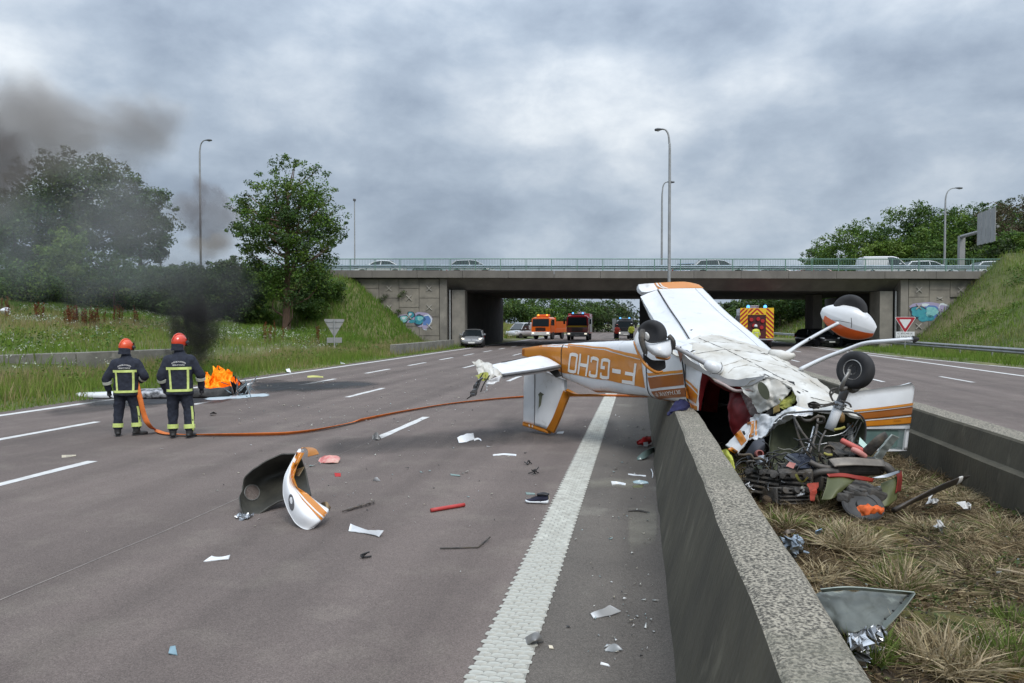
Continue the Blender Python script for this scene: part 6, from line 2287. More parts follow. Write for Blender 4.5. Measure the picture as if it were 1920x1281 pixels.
# crumpled outer end
gridpatch('crumpled_tip', [[P(920, 684, 12.3), P(906, 679, 12.25), P(896, 675, 12.2), P(889, 681, 12.2)],
                           [P(930, 692, 12.1), P(915, 690, 12.0), P(903, 692, 12.0), P(893, 691, 12.1)],
                           [P(944, 702, 11.9), P(928, 707, 11.85), P(911, 711, 11.85), P(903, 703, 11.95)]], m_pdirty, ht, nu=7, nv=7, amp=.05, sc=9, thick=.012, jag=.02, seed=3)
gridpatch('crumpled_tip', [[P(938, 703, 11.86), P(925, 709, 11.82), P(914, 714, 11.8)], [P(934, 716, 11.84), P(922, 720, 11.8), P(911, 722, 11.8)], [P(919, 722, 11.8), P(913, 728, 11.8), P(908, 737, 11.8)]], m_pw, ht, nu=6, nv=6, amp=.035, sc=9, thick=.010, jag=.015, seed=5)
gridpatch('hanging_skin', [[P(906, 706, 11.8), P(897, 712, 11.8)], [P(898, 724, 11.78), P(887, 727, 11.76)], [P(893, 740, 11.76), P(880, 740, 11.74)], [P(884, 742, 11.74), P(875, 748, 11.72)]], m_metal, ht, nu=5, nv=6, amp=.03, sc=14, thick=.006, jag=.02, seed=7)
gridpatch('torn_rib', [[P(914, 697, 11.86), P(904, 698, 11.9), P(890, 706, 11.9)], [P(916, 712, 11.84), P(906, 714, 11.85), P(893, 708, 11.88)]], m_yelg, ht, nu=5, nv=5, amp=.03, sc=12, thick=.006, jag=.015, seed=8)
mb = MB()
for a_, b_ in (((906, 700), (893, 728)), ((918, 704), (901, 735))):
 mb.tube([P(*a_, 11.83), P((a_[0] + b_[0]) / 2 - 2, (a_[1] + b_[1]) / 2, 11.78), P(*b_, 11.78)], .010, 5, sub=3)
mb.build('torn_edge', m_gap, ht)
# belly and cabin
bel = gridpatch('belly', [
 [P(1246, 652, 9.95), P(1270, 642, 10.05), P(1305, 631, 10.15), P(1345, 628.5, 10.25), P(1385, 640, 10.3)],
 [P(1272, 668, 9.50), P(1300, 650, 9.62), P(1350, 645, 9.72), P(1405, 648, 9.82), P(1442, 657, 9.85)],
 [P(1318, 700, 9.00), P(1345, 676, 9.10), P(1400, 668, 9.15), P(1455, 675, 9.2), P(1492, 688, 9.2)],
 [P(1365, 722, 8.55), P(1395, 700, 8.6), P(1445, 693, 8.65), P(1500, 702, 8.65), P(1535, 714, 8.65)],
 [P(1442, 706, 8.10), P(1462, 708, 8.12), P(1490, 713, 8.15), P(1535, 726, 8.15), P(1572, 744, 8.15)],
 [P(1492, 738, 7.75), P(1500, 736, 7.75), P(1525, 744, 7.75), P(1560, 752, 7.72), P(1592, 762, 7.7)],
 [P(1492, 775, 7.45), P(1505, 771, 7.42), P(1530, 770, 7.4), P(1575, 772, 7.38), P(1615, 784, 7.4)]],
 m_pdirty, ac, nu=9, nv=8, amp=.022, sc=4.5, thick=.02, jag=.012)
# ridges and seams of the belly skin
BV = BVHTree.FromPolygons([Vector(v.co) + ORG[ac] for v in bel.data.vertices], [tuple(p.vertices) for p in bel.data.polygons])
def on_belly(px, py, off=.004):
 r = ray(px, py)
 h_ = BV.ray_cast(C0, r.normalized())
 if h_[0] is None:
  return None
 return h_[0] - r.normalized() * off
def seam(pts, r, mat, parent, name, tgt=on_belly, off=.002):
 q = [tgt(x, y, off) for x, y in lin2(pts, 6)]
 q = [p for p in q if p is not None]
 if len(q) < 2:
  return
 mb = MB()
 mb.tube(q, r, 4)
 mb.build(name, mat, parent)
def lin2(pts, n):
 out = []
 for a_, b_ in zip(pts[:-1], pts[1:]):
  for j in range(n):
   out.append((a_[0] + (b_[0] - a_[0]) * j / n, a_[1] + (b_[1] - a_[1]) * j / n))
 out.append(pts[-1])
 return out
for s_ in ([(1270, 650), (1330, 640), (1400, 645)], [(1300, 664), (1360, 655), (1440, 664)], [(1345, 690), (1400, 672), (1480, 690)], [(1310, 634), (1360, 655), (1410, 680), (1470, 712)], [(1350, 632), (1420, 655), (1500, 700), (1560, 742)], [(1365, 700), (1375, 690), (1400, 684), (1425, 690)], [(1520, 745), (1560, 755), (1600, 770)]):
 seam(s_, .004, m_gap if random.random() < .5 else M('rivet_line_grey', (0.33, 0.31, 0.27), rough=.6), bel, 'skin_seam')
# jagged tear across the belly
polyplate('tear', [on_belly(x, y, .008) or P(x, y, 8.2) for x, y in ((1424, 703), (1434, 701), (1447, 707), (1463, 707), (1478, 714), (1489, 716), (1491, 723), (1482, 721), (1470, 716), (1456, 712), (1441, 711))], m_gap, bel, thick=.004)
polyplate('tear', [on_belly(x, y, .008) or P(x, y, 8.0) for x, y in ((1494, 733), (1505, 730), (1516, 734), (1506, 735), (1500, 738))], m_gap, bel, thick=.004)
# near side skin between the belly and the wall (two panels each side of the door post)
side1 = gridpatch('side_panel', [[P(1274, 656, 9.52), P(1292, 659, 9.4), P(1308, 676, 9.18), P(1318, 697, 9.0)], [P(1279, 690, 9.46), P(1293, 694, 9.32), P(1305, 704, 9.12), P(1313, 712, 9.0)], [P(1283, 722, 9.42), P(1294, 730, 9.28), P(1303, 736, 9.1), P(1310, 742, 9.0)], [P(1290, 750, 9.38), P(1297, 764, 9.25), P(1303, 769, 9.1), P(1308, 770, 9.0)]], m_pw, ac, nu=6, nv=6, amp=.010, sc=5, thick=.012)
SV = BVHTree.FromPolygons([Vector(v.co) + ORG[ac] for v in side1.data.vertices], [tuple(p.vertices) for p in side1.data.polygons])
def on_mesh(bv, px, py, off, dflt):
 r = ray(px, py).normalized()
 h_ = bv.ray_cast(C0, r)
 return (h_[0] - r * off) if h_[0] is not None else P(px, py, dflt)
def paint_on(name, bv, top, bot, mat, parent, dflt, off=.006, n=12, m_=4):
 V, F = [], []
 for i in range(n + 1):
  f = i / n
  def at(pl):
   k = f * (len(pl) - 1)
   a_ = min(int(k), len(pl) - 2)
   g = k - a_
   return (pl[a_][0] + (pl[a_ + 1][0] - pl[a_][0]) * g, pl[a_][1] + (pl[a_ + 1][1] - pl[a_][1]) * g)
  t_, b_ = at(top), at(bot)
  for j in range(m_ + 1):
   g = j / m_
   V.append(on_mesh(bv, t_[0] + (b_[0] - t_[0]) * g, t_[1] + (b_[1] - t_[1]) * g, off, dflt))
 F = [(i * (m_ + 1) + j, (i + 1) * (m_ + 1) + j, (i + 1) * (m_ + 1) + j + 1, i * (m_ + 1) + j + 1) for i in range(n) for j in range(m_)]
 return add(name, V, F, mat, parent, True)
paint_on('orange_stripe', SV, [(1282, 708), (1295, 718), (1308, 731)], [(1283, 713), (1295, 723), (1308, 738)], m_por2, side1, 9.15)
paint_on('orange_stripe', SV, [(1284, 717), (1295, 727), (1308, 741)], [(1287, 746), (1296, 751), (1305, 757)], m_por, side1, 9.15)
paint_on('orange_stripe', SV, [(1291, 753), (1298, 759), (1307, 762)], [(1295, 763), (1299, 768), (1307, 769)], m_por, side1, 9.15)
mb = MB()
mb.tube([P(1276, 650, 9.42), P(1281, 690, 9.40), P(1285, 722, 9.36), P(1291, 756, 9.30)], .010, 6, sub=4)
mb.build('panel_gap', m_gap, side1)
polyplate('torn_corner', [P(1270, 658, 9.40), P(1281, 656, 9.36), P(1279, 668, 9.36), P(1276, 680, 9.38)], M('rust_brown', (.14, .07, .05), rough=.7), side1, thick=.004)
# white skirt under the belly edge above the door opening
gridpatch('belly_side_skin', [[P(1278, 661, 9.42), P(1315, 688, 9.05), P(1345, 703, 8.7), P(1375, 712, 8.45), P(1412, 708, 8.2), P(1436, 704, 8.05)], [P(1282, 680, 9.40), P(1316, 697, 9.0), P(1342, 712, 8.68), P(1372, 724, 8.42), P(1408, 722, 8.18), P(1432, 710, 8.05)]], m_pw, ac, nu=7, nv=5, amp=.014, sc=6, thick=.012, off=.01, seed=2)
# open cabin, seen through the missing door
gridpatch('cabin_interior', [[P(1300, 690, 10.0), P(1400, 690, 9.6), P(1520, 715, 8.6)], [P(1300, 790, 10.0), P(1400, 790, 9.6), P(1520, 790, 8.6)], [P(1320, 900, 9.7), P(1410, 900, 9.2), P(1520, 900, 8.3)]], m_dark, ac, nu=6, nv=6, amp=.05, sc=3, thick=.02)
gridpatch('door_frame', [[P(1316, 698, 8.98), P(1330, 705, 8.92)], [P(1312, 730, 9.0), P(1320, 735, 8.98)], [P(1308, 768, 9.0), P(1314, 771, 9.0)]], m_maroon, ac, nu=4, nv=8, amp=.008, sc=6, thick=.05)
gridpatch('door_frame', [[P(1320, 699, 8.96), P(1342, 712, 8.8), P(1375, 728, 8.5), P(1420, 724, 8.25)], [P(1324, 707, 8.98), P(1342, 722, 8.84), P(1375, 736, 8.54), P(1418, 733, 8.3)]], m_maroon, ac, nu=6, nv=3, amp=.008, sc=6, thick=.03)
gridpatch('seat_back', [[P(1368, 736, 8.75), P(1392, 728, 8.62), P(1412, 738, 8.5)], [P(1365, 770, 8.7), P(1388, 765, 8.5), P(1416, 765, 8.4)], [P(1366, 800, 8.66), P(1384, 806, 8.5), P(1405, 792, 8.4)], [P(1374, 818, 8.6), P(1382, 816, 8.5), P(1394, 806, 8.42)]], m_maroon, ac, nu=7, nv=7, amp=.03, sc=4, thick=.06)
gridpatch('inner_panel', [[P(1325, 712, 9.3), P(1350, 722, 9.3)], [P(1318, 770, 9.35), P(1345, 775, 9.35)]], m_maroon, ac, nu=4, nv=6, amp=.02, sc=5, thick=.01)
mb = MB()
mb.tube([P(1342, 714, 8.66), P(1358, 722, 8.5), P(1380, 733, 8.36), P(1405, 731, 8.22), P(1418, 734, 8.15)], .018, 7, sub=4)
mb.build('bent_frame_tube', M('pinkish_tube', (.36, .28, .26), rough=.5), ac, smooth=True)
mb = MB()
for k in range(5):
 p = P(1398 + 4 * k, 735 + 9 * k, 8.35 - .02 * k)
 mb.lathe([(0, .05), (.02, .06), (.03, .04)], p, (C0 - p).normalized(), 10)
mb.build('torn_liner', M('liner_grey', (.20, .16, .15), (.1, .07, .07), scale=8, rough=.8), ac, kind='stuff')
# crumpled forward side panels
fl = gridpatch('torn_panel', [[P(1388, 728, 8.28), P(1420, 712, 8.1), P(1448, 710, 8.0), P(1482, 727, 7.85)], [P(1408, 752, 8.2), P(1432, 742, 8.02), P(1452, 738, 7.95), P(1474, 740, 7.88)], [P(1424, 775, 8.1), P(1438, 772, 8.0), P(1450, 766, 7.95), P(1462, 756, 7.9)]], m_pdirty, ac, nu=9, nv=9, amp=.032, sc=7, thick=.008, jag=.014, seed=4)
mb = MB()
p = P(1437, 741, 7.93)
for k in range(14):
 a_ = 2 * math.pi * k / 14
ellip = [P(1432 + 10.5 * math.cos(a_) + 4 * math.sin(a_), 733 + 16.5 * math.sin(a_) + 3 * math.cos(a_), 7.93) for a_ in np.linspace(0, 2 * math.pi, 20)[:-1]]
polyplate('inspection_hole', ellip, m_oliv, fl, thick=.004)
gridpatch('insulation', [[P(1456, 756, 7.95), P(1475, 742, 7.9), P(1496, 730, 7.85)], [P(1462, 764, 7.9), P(1478, 752, 7.85), P(1497, 742, 7.8)], [P(1470, 770, 7.86), P(1484, 760, 7.82), P(1494, 752, 7.8)]], m_yelg, ac, nu=6, nv=6, amp=.035, sc=14, thick=.01, jag=.02, seed=11)
gridpatch('insulation', [[P(1451, 765, 7.82), P(1461, 758, 7.82)], [P(1452, 775, 7.8), P(1462, 770, 7.8)]], M('foam_yellow', (.5, .38, .14), (.38, .28, .1), scale=9, rough=.9), ac, nu=5, nv=5, amp=.015, sc=14, thick=.05)
gridpatch('dark_gap', [[P(1436, 775, 7.98), P(1456, 758, 7.95), P(1492, 728, 7.9)], [P(1446, 780, 7.94), P(1470, 772, 7.9), P(1498, 745, 7.85)]], m_gap, ac, nu=5, nv=4, amp=.02, sc=8, thick=.01)
skirt = gridpatch('crumpled_skirt', [[P(1404, 783, 8.05), P(1425, 775, 7.9), P(1447, 780, 7.75), P(1475, 766, 7.62), P(1500, 760, 7.5), P(1530, 766, 7.4)],
                                      [P(1398, 800, 8.05), P(1420, 795, 7.9), P(1445, 792, 7.72), P(1468, 782, 7.55), P(1492, 774, 7.42), P(1525, 773, 7.36)],
                                      [P(1390, 814, 8.05), P(1416, 814, 7.9), P(1440, 812, 7.7), P(1455, 800, 7.52), P(1470, 785, 7.4), P(1500, 776, 7.34)],
                                      [P(1384, 826, 8.05), P(1408, 824, 7.92), P(1424, 819, 7.72), P(1442, 808, 7.52), P(1456, 790, 7.4), P(1480, 779, 7.34)]], m_pw, ac, nu=9, nv=9, amp=.030, sc=7, thick=.008, jag=.012, seed=6)
KV = BVHTree.FromPolygons([Vector(v.co) + ORG[ac] for v in skirt.data.vertices], [tuple(p.vertices) for p in skirt.data.polygons])
paint_on('orange_patch', KV, [(1401, 792), (1414, 789)], [(1401, 822), (1413, 818)], M('aircraft_pale_orange', (.66, .28, .08), rough=.35), skirt, 7.95)
paint_on('orange_patch', KV, [(1416, 789), (1419, 788)], [(1416, 817), (1419, 816)], m_por2, skirt, 7.9)
low = gridpatch('crumpled_cowl_side', [[P(1398, 795, 8.05), P(1408, 800, 7.98), P(1402, 822, 7.9)], [P(1378, 815, 8.1), P(1388, 822, 8.0), P(1396, 836, 7.9)], [P(1360, 834, 8.12), P(1370, 842, 8.02), P(1384, 850, 7.92)]], m_pw, ac, nu=6, nv=6, amp=.012, sc=8, thick=.008, jag=.008, seed=12)
LV = BVHTree.FromPolygons([Vector(v.co) + ORG[ac] for v in low.data.vertices], [tuple(p.vertices) for p in low.data.polygons])
paint_on('orange_patch', LV, [(1388, 806), (1400, 826)], [(1377, 816), (1390, 836)], m_por, low, 8.0)
paint_on('orange_patch', LV, [(1372, 838), (1384, 846)], [(1364, 842), (1378, 851)], m_por, low, 8.0)
polyplate('torn_hole', [P(1391, 809, 7.93), P(1396, 808, 7.93), P(1398, 814, 7.92), P(1395, 817, 7.92)], m_gap, low, thick=.004)
# firewall
fw = gridpatch('firewall', [[P(1470, 776, 7.48), P(1500, 774, 7.46), P(1540, 773, 7.44), P(1580, 774, 7.44), P(1610, 778, 7.46)],
       [P(1452, 795, 7.52), P(1500, 800, 7.72), P(1545, 798, 7.74), P(1590, 800, 7.68), P(1622, 798, 7.48)],
       [P(1446, 825, 7.50), P(1495, 832, 7.72), P(1545, 835, 7.76), P(1592, 832, 7.68), P(1620, 828, 7.46)],
       [P(1444, 860, 7.45), P(1495, 868, 7.6), P(1545, 876, 7.64), P(1590, 868, 7.58), P(1614, 858, 7.44)],
       [P(1460, 895, 7.4), P(1500, 905, 7.5), P(1545, 912, 7.5), P(1585, 905, 7.5), P(1606, 890, 7.4)]], m_oliv, ac, nu=7, nv=7, amp=.014, sc=5, thick=.012)
mb = MB()
mb.tube([P(x, y, d) for x, y, d in ((1448, 806, 7.44), (1456, 789, 7.42), (1472, 777, 7.4), (1500, 773, 7.37), (1540, 771, 7.35), (1585, 772, 7.35), (1610, 777, 7.37), (1621, 790, 7.4), (1623, 810, 7.42), (1620, 835, 7.42))], .010, 6, sub=4)
mb.build('rim', M('dark_rim', (.05, .05, .05), rough=.6), fw, smooth=True)
for pts in ([(1528, 805), (1548, 818), (1580, 812), (1596, 796)], [(1508, 830), (1530, 834), (1556, 830)]):
 mb = MB()
 mb.tube([P(x, y, 7.52) for x, y in pts], .011, 6, sub=4)
 mb.build('stiffener', m_metal, fw, smooth=True)
mb = MB()
for pts in ([(1586, 826), (1610, 785)], [(1598, 832), (1616, 790)], [(1580, 824), (1600, 792)]):
 mb.tube([P(x, y, 7.5) for x, y in pts], .006, 5)
mb.build('bracing_rods', m_metal, fw, kind='stuff')
# nose gear
ng = MB()
ng.tube([P(1555, 806, 7.22), P(1564, 784, 7.22), P(1575, 756, 7.2)], .047, 14)
nl = ng.build('nose_leg', m_pw, ac, smooth=True)
mb = MB()
mb.tube([P(1574, 758, 7.2), P(1583, 736, 7.18), P(1588, 722, 7.16)], .040, 12)
mb.build('oleo', M('oleo_grey', (.17, .17, .175), rough=.4, metal=.6), nl, smooth=True)
mb = MB()
for x, y, r_ in ((1575, 757, .062), (1572, 763, .058)):
 p = P(x, y, 7.2)
 mb.lathe([(-.012, r_ * .7), (-.012, r_), (.012, r_), (.012, r_ * .7)], p, P(1585, 732, 7.18) - P(1565, 780, 7.2), 14)
mb.build('collar', m_metal, nl)
mb = MB()
for pts in ([(1518, 762), (1540, 763), (1560, 759), (1572, 758)], [(1520, 757), (1545, 759), (1565, 755)], [(1578, 752), (1592, 757), (1596, 764)], [(1560, 748), (1556, 738), (1560, 730), (1570, 728)], [(1562, 752), (1558, 742), (1566, 733)]):
 mb.tube([P(x, y, 7.14) for x, y in pts], .009, 6, sub=3)
mb.build('steering_rods', m_eng, nl, kind='stuff')
gridpatch('steering_boot', [[P(1514, 757, 7.18), P(1526, 753, 7.14), P(1538, 758, 7.16)], [P(1516, 764, 7.16), P(1527, 766, 7.12), P(1539, 763, 7.14)]], m_eng, nl, nu=5, nv=5, amp=.006, thick=.04)
wc = P(1604, 694, 7.1)
wax = (RIGHT * -0.84 - FWD * 0.53 + Vector((0, 0, .08))).normalized()
mb = MB()
prof = [(-.050, .095), (-.066, .125), (-.070, .160), (-.058, .186), (-.030, .200), (0, .203), (.030, .200), (.058, .186), (.070, .160), (.066, .125), (.050, .095)]
mb.lathe([(a_ * .9, b_ * .91) for a_, b_ in prof], wc, wax, 36)
nw = mb.build('nose_wheel', m_tyre, ac, smooth=True)
mb = MB()
mb.lathe([(.010, .001), (.020, .03), (.045, .035), (.045, .05), (.025, .06), (.028, .085), (.055, .092), (.05, .100), (.0, .100)], wc, wax, 24)
for k in range(6):
 a_ = wax.orthogonal().normalized()
 b_ = wax.cross(a_)
 an = 2 * math.pi * k / 6
 mb.lathe([(.02, .011), (.04, .011), (.041, .001)], wc + a_ * math.cos(an) * .065 + b_ * math.sin(an) * .065, wax, 8)
mb.build('hub', M('hub_grey', (.52, .51, .49), (.30, .29, .27), scale=10, rough=.45, metal=.3), nw)
mb = MB()
mb.tube([wc + wax * .10, wc + wax * .11 + Vector((0, 0, -.04)), P(1584, 712, 7.02), P(1577, 730, 7.08), P(1586, 728, 7.12)], [.022, .024, .022, .026, .03], 8, sub=4, flat=.6)
mb.build('fork', M('fork_grey', (.30, .295, .28), (.2, .19, .18), scale=9, rough=.45, metal=.4), nl, smooth=True)
mb = MB()
mb.tube([P(1586, 726, 7.14), P(1600, 732, 7.2), P(1612, 722, 7.28)], .03, 8, sub=3)
mb.build('fork_crown', m_eng, nl)
# main wheels in their fairings
def fairing(A, B, rv, rl, upv, n=20, m_=20, amp=0.0):
 """teardrop shell from tail A to nose B; returns rings"""
 A, B = Vector(A), Vector(B)
 ax = (B - A).normalized()
 upv = (Vector(upv) - ax * ax.dot(Vector(upv))).normalized()
 lat = ax.cross(upv)
 rings = []
 for k in range(m_ + 1):
  f = k / m_
  g = (math.sin(math.pi * (0.04 + 0.93 * f ** .8)) ** .62) * (0.55 + .55 * f)
  c = A.lerp(B, f)
  ring_ = []
  for j in range(n):
   an = 2 * math.pi * j / n
   p = c + upv * (math.sin(an) * rv * g) + lat * (math.cos(an) * rl * g)
   ring_.append(p + (nz(p, 5, amp) if amp else Vector((0, 0, 0))))
  rings.append(ring_)
 return rings
def shell(name, rings, a0, a1, mat, parent, off=0.0, k0=0, k1=None):
 n = len(rings[0])
 k1 = len(rings) if k1 is None else k1
 sub = rings[k0:k1]
 cs = [sum(r_, Vector((0, 0, 0))) / n for r_ in sub]
 idx = [j for j in range(n + 1) if a0 - 1e-6 <= j / n * 360 <= a1 + 1e-6]
 V = []
 for r_, c in zip(sub, cs):
  for j in idx:
   p = r_[j % n]
   V.append(p + (p - c).normalized() * off)
 w = len(idx)
 F = [(i * w + j, i * w + j + 1, (i + 1) * w + j + 1, (i + 1) * w + j) for i in range(len(sub) - 1) for j in range(w - 1)]
 return add(name, V, F, mat, parent, True)
# far side wheel, whole
A, B = P(1540, 583, 9.55), P(1640, 622, 9.25)
fr_up = Vector((0, 0, 1)) - RIGHT * .1
rg = fairing(A, B, .250, .150, fr_up, amp=.006)
whf = shell('wheel_fairing', rg, 0, 360, m_pw, ac)
shell('orange_stripe', rg, 198, 342, m_pred, whf, .004, 2, 21)
shell('pinstripe', rg, 180, 198, M('fairing_pale_stripe', (.72, .45, .32), rough=.3), whf, .004, 1, 14)
wc = P(1593, 583, 9.40)
wax = (FWD * -.87 - RIGHT * .49).normalized()
mb = MB()
mb.lathe([(a_ * 1.1, b_ * 1.02) for a_, b_ in prof], wc, wax, 36)
mw = mb.build('main_wheel', m_tyre, ac, smooth=True)
mb = MB()
mb.tube([P(1596, 596, 9.2), P(1597, 606, 9.17), P(1596, 615, 9.17)], .004, 5)
mb.tube([P(1560, 600, 9.28), P(1575, 602, 9.2), P(1596, 606, 9.17)], .003, 5)
mb.build('fairing_seam', m_gap, whf)
mb = MB()
mb.tube([P(1452, 668, 9.45), P(1475, 662, 9.42), P(1500, 646, 9.4), P(1545, 620, 9.34), P(1572, 606, 9.3)], [.085, .058, .050, .044, .05], 12, flat=.45, up=(0, 0, 1), sub=5)
gl = mb.build('gear_leg', m_pw, ac, smooth=True)
mb = MB()
mb.tube([P(1444, 662, 9.5), P(1462, 666, 9.4), P(1482, 668, 9.36), P(1490, 664, 9.34)], [.05, .07, .05, .02], 10, sub=3)
mb.build('leg_root_fairing', m_pdirty, gl, smooth=True)
mb = MB()
p = P(1518, 636, 9.33)
mb.lathe([(0, .012), (.012, .010)], p, (C0 - p).normalized(), 10)
mb.build('bolt', m_gap, gl)
# near side wheel, fairing torn
wc = P(1222, 629, 8.95)
wax = (FWD * -.75 - RIGHT * .65 + Vector((0, 0, .12))).normalized()
mb = MB()
mb.lathe([(a_ * 1.15, b_ * .93) for a_, b_ in prof], wc, wax, 36)
mw = mb.build('main_wheel', m_tyre, ac, smooth=True)
mb = MB()
hc_ = P(1209, 632, 8.80)
mb.lathe([(-.03, .05), (0, .062), (.015, .05), (.02, .02), (.022, .001)], hc_, wax, 14)
mb.build('hub', M('hub_grey', (.30, .30, .29)), mw)
mb = MB()
mb.tube([P(1205, 620, 8.82), P(1203, 634, 8.76), P(1206, 650, 8.74), P(1211, 664, 8.74)], [.035, .04, .03, .025], 8, sub=3)
mb.build('brake_caliper', m_eng, mw)
whn = gridpatch('wheel_fairing', [[P(1206, 634, 8.78), P(1218, 642, 8.70), P(1236, 640, 8.68), P(1256, 636, 8.78)], [P(1208, 645, 8.75), P(1222, 654, 8.64), P(1242, 655, 8.62), P(1259, 652, 8.74)], [P(1212, 656, 8.76), P(1228, 664, 8.64), P(1246, 666, 8.62), P(1259, 662, 8.74)], [P(1222, 665, 8.8), P(1234, 670, 8.72), P(1248, 672, 8.70), P(1258, 668, 8.78)]], m_pw, ac, nu=6, nv=6, amp=.006, thick=.01)
gridpatch('orange_edge', [[P(1228, 668.5, 8.69), P(1240, 671, 8.67), P(1252, 672, 8.68), P(1257, 669, 8.74)], [P(1231, 672, 8.7), P(1241, 674.5, 8.68), P(1251, 675, 8.69), P(1256, 672, 8.75)]], m_por, whn, nu=5, nv=3, thick=.008, off=.004)
gridpatch('fairing_back', [[P(1196, 618, 9.0), P(1200, 640, 8.92), P(1208, 660, 8.85)], [P(1189, 632, 9.0), P(1195, 655, 8.9), P(1212, 680, 8.8)], [P(1187, 646, 9.0), P(1200, 672, 8.9), P(1222, 694, 8.8)]], m_pw, ac, nu=5, nv=5, amp=.008, thick=.008)
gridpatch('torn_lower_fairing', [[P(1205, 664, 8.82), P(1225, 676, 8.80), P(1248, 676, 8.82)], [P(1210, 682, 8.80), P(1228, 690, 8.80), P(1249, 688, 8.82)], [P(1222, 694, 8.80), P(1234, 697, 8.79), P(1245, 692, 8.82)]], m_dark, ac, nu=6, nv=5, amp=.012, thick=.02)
mb = MB()
mb.tube([P(1188, 640, 8.95), P(1197, 664, 8.86), P(1212, 686, 8.78), P(1230, 698, 8.77), P(1243, 696, 8.78)], [.006, .014, .02, .02, .008], 8, sub=4)
mb.build('orange_lip', m_por, whn, smooth=True)
mb = MB()
mb.tube([P(1206, 634, 8.74), P(1218, 642, 8.67), P(1236, 641, 8.65), P(1257, 636, 8.75)], .008, 6, sub=4)
mb.tube([P(1256, 634, 8.8), P(1260, 650, 8.76), P(1259, 664, 8.76)], .012, 6, sub=3)
mb.build('opening_rim', m_gap, whn)
mb = MB()
mb.tube([P(1254, 630, 8.85), P(1262, 640, 8.82), P(1262, 655, 8.84)], .03, 8, sub=3)
mb.build('axle_bracket', m_eng, ac)
mb = MB()
mb.tube([P(1262, 649, 8.84), P(1290, 664, 8.86), P(1318, 679, 8.9), P(1336, 688, 8.95)], [.026, .027, .03, .042], 12, sub=4)
gl = mb.build('gear_leg', M('gear_leg_grey', (.42, .42, .43), (.33, .33, .34), scale=5, rough=.4, metal=.3), ac, smooth=True)
mb = MB()
mb.tube([P(1324, 682, 8.86), P(1335, 688, 8.82), P(1346, 692, 8.84), P(1352, 690, 8.9)], [.05, .075, .07, .03], 12, sub=3)
mb.build('leg_root_fairing', m_pw, gl, smooth=True)
mb = MB()
ar_ = [P(1336 + 14 * math.cos(a_) + 4, 687 + 14 * math.sin(a_), 8.72) for a_ in np.linspace(-.6, 1.9, 10)]
mb.tube(ar_, .004, 5)
mb.build('fairing_seam', m_gap, gl)
# the raised wing
wing_rows = [
 [P(1234, 542, 12.8), P(1262, 541, 12.85), P(1290, 540, 12.9), P(1317, 540, 12.95)],
 [P(1256, 578, 11.55), P(1290, 577, 11.6), P(1330, 580, 11.65), P(1362, 585, 11.7)],
 [P(1279, 612, 10.7), P(1318, 612, 10.72), P(1372, 617, 10.8), P(1410, 625, 10.85)],
 [P(1305, 654, 9.9), P(1350, 652, 9.92), P(1412, 654, 9.95), P(1455, 663, 10.0)],
 [P(1320, 678, 9.55), P(1370, 678, 9.5), P(1440, 682, 9.5), P(1475, 684, 9.5)]]
wing = gridpatch('wing', wing_rows, m_pw, ac, nu=6, nv=8, amp=.005, sc=1.5, thick=.13)
ail = gridpatch('aileron', [[P(1201, 556, 12.62), P(1216, 549.5, 12.68), P(1232.5, 543.5, 12.75)], [P(1213, 577, 11.9), P(1232, 576, 11.9), P(1249, 570, 11.8)], [P(1226, 600, 11.0), P(1252, 606, 10.95), P(1276, 610, 10.72)], [P(1248, 640, 10.2), P(1275, 645, 10.05), P(1300, 650, 9.95)]], m_pw, ac, nu=5, nv=7, amp=.005, sc=2, thick=.06)
mb = MB()
mb.tube([P(1233.5, 543, 12.72), P(1253, 575, 11.6), P(1277.5, 611, 10.65), P(1303, 653, 9.85)], [.010, .009, .008, .008], 6, sub=4)
mb.build('hinge_gap', m_gap, wing)
mb = MB()
mb.tube([P(1304, 541, 12.85), P(1346, 583, 11.6), P(1392, 622, 10.75), P(1434, 660, 9.9)], .004, 5, sub=4)
mb.build('skin_seam', M('seam_pale', (.45, .46, .47), rough=.5), wing)
tip = gridpatch('wing_tip', [[P(1225, 531.5, 12.95), P(1255, 529.5, 13.0), P(1285, 529, 13.05), P(1310, 534, 13.05)], [P(1230, 537, 12.88), P(1260, 535.5, 12.93), P(1288, 534.5, 12.97), P(1315, 537.5, 12.98)], [P(1234, 543, 12.8), P(1262, 541.5, 12.84), P(1290, 540.5, 12.88), P(1319, 540.5, 12.94)]], m_por, ac, nu=6, nv=4, thick=.12, off=.005)
gridpatch('white_tip_end', [[P(1197, 533.5, 12.85), P(1212, 532, 12.9), P(1227, 531.5, 12.95)], [P(1197.5, 541, 12.8), P(1214, 540, 12.85), P(1232, 538, 12.88)], [P(1203, 547.5, 12.75), P(1214, 548, 12.75), P(1234, 543, 12.8)]], m_pw, tip, nu=5, nv=5, thick=.08, off=.004)
for a_, b_ in ((1229, 1232), (1236, 1238)):
 gridpatch('pinstripe', [[P(a_, 531.6, 12.93), P(b_, 531.4, 12.93)], [P(a_ + 5, 538, 12.86), P(b_ + 5, 537.6, 12.86)], [P(a_ + 14, 542, 12.78), P(b_ + 15, 541.6, 12.78)]], m_let, tip, nu=2, nv=4, thick=.004, off=.012)
seamw = MB()
p0 = [P(1298, 618, 10.45), P(1302, 613, 10.55), P(1301, 622, 10.4)]
polyplate('scratch', [P(1293, 619, 10.42), P(1299, 617, 10.44), P(1297, 620, 10.42)], m_gap, wing, thick=.003)
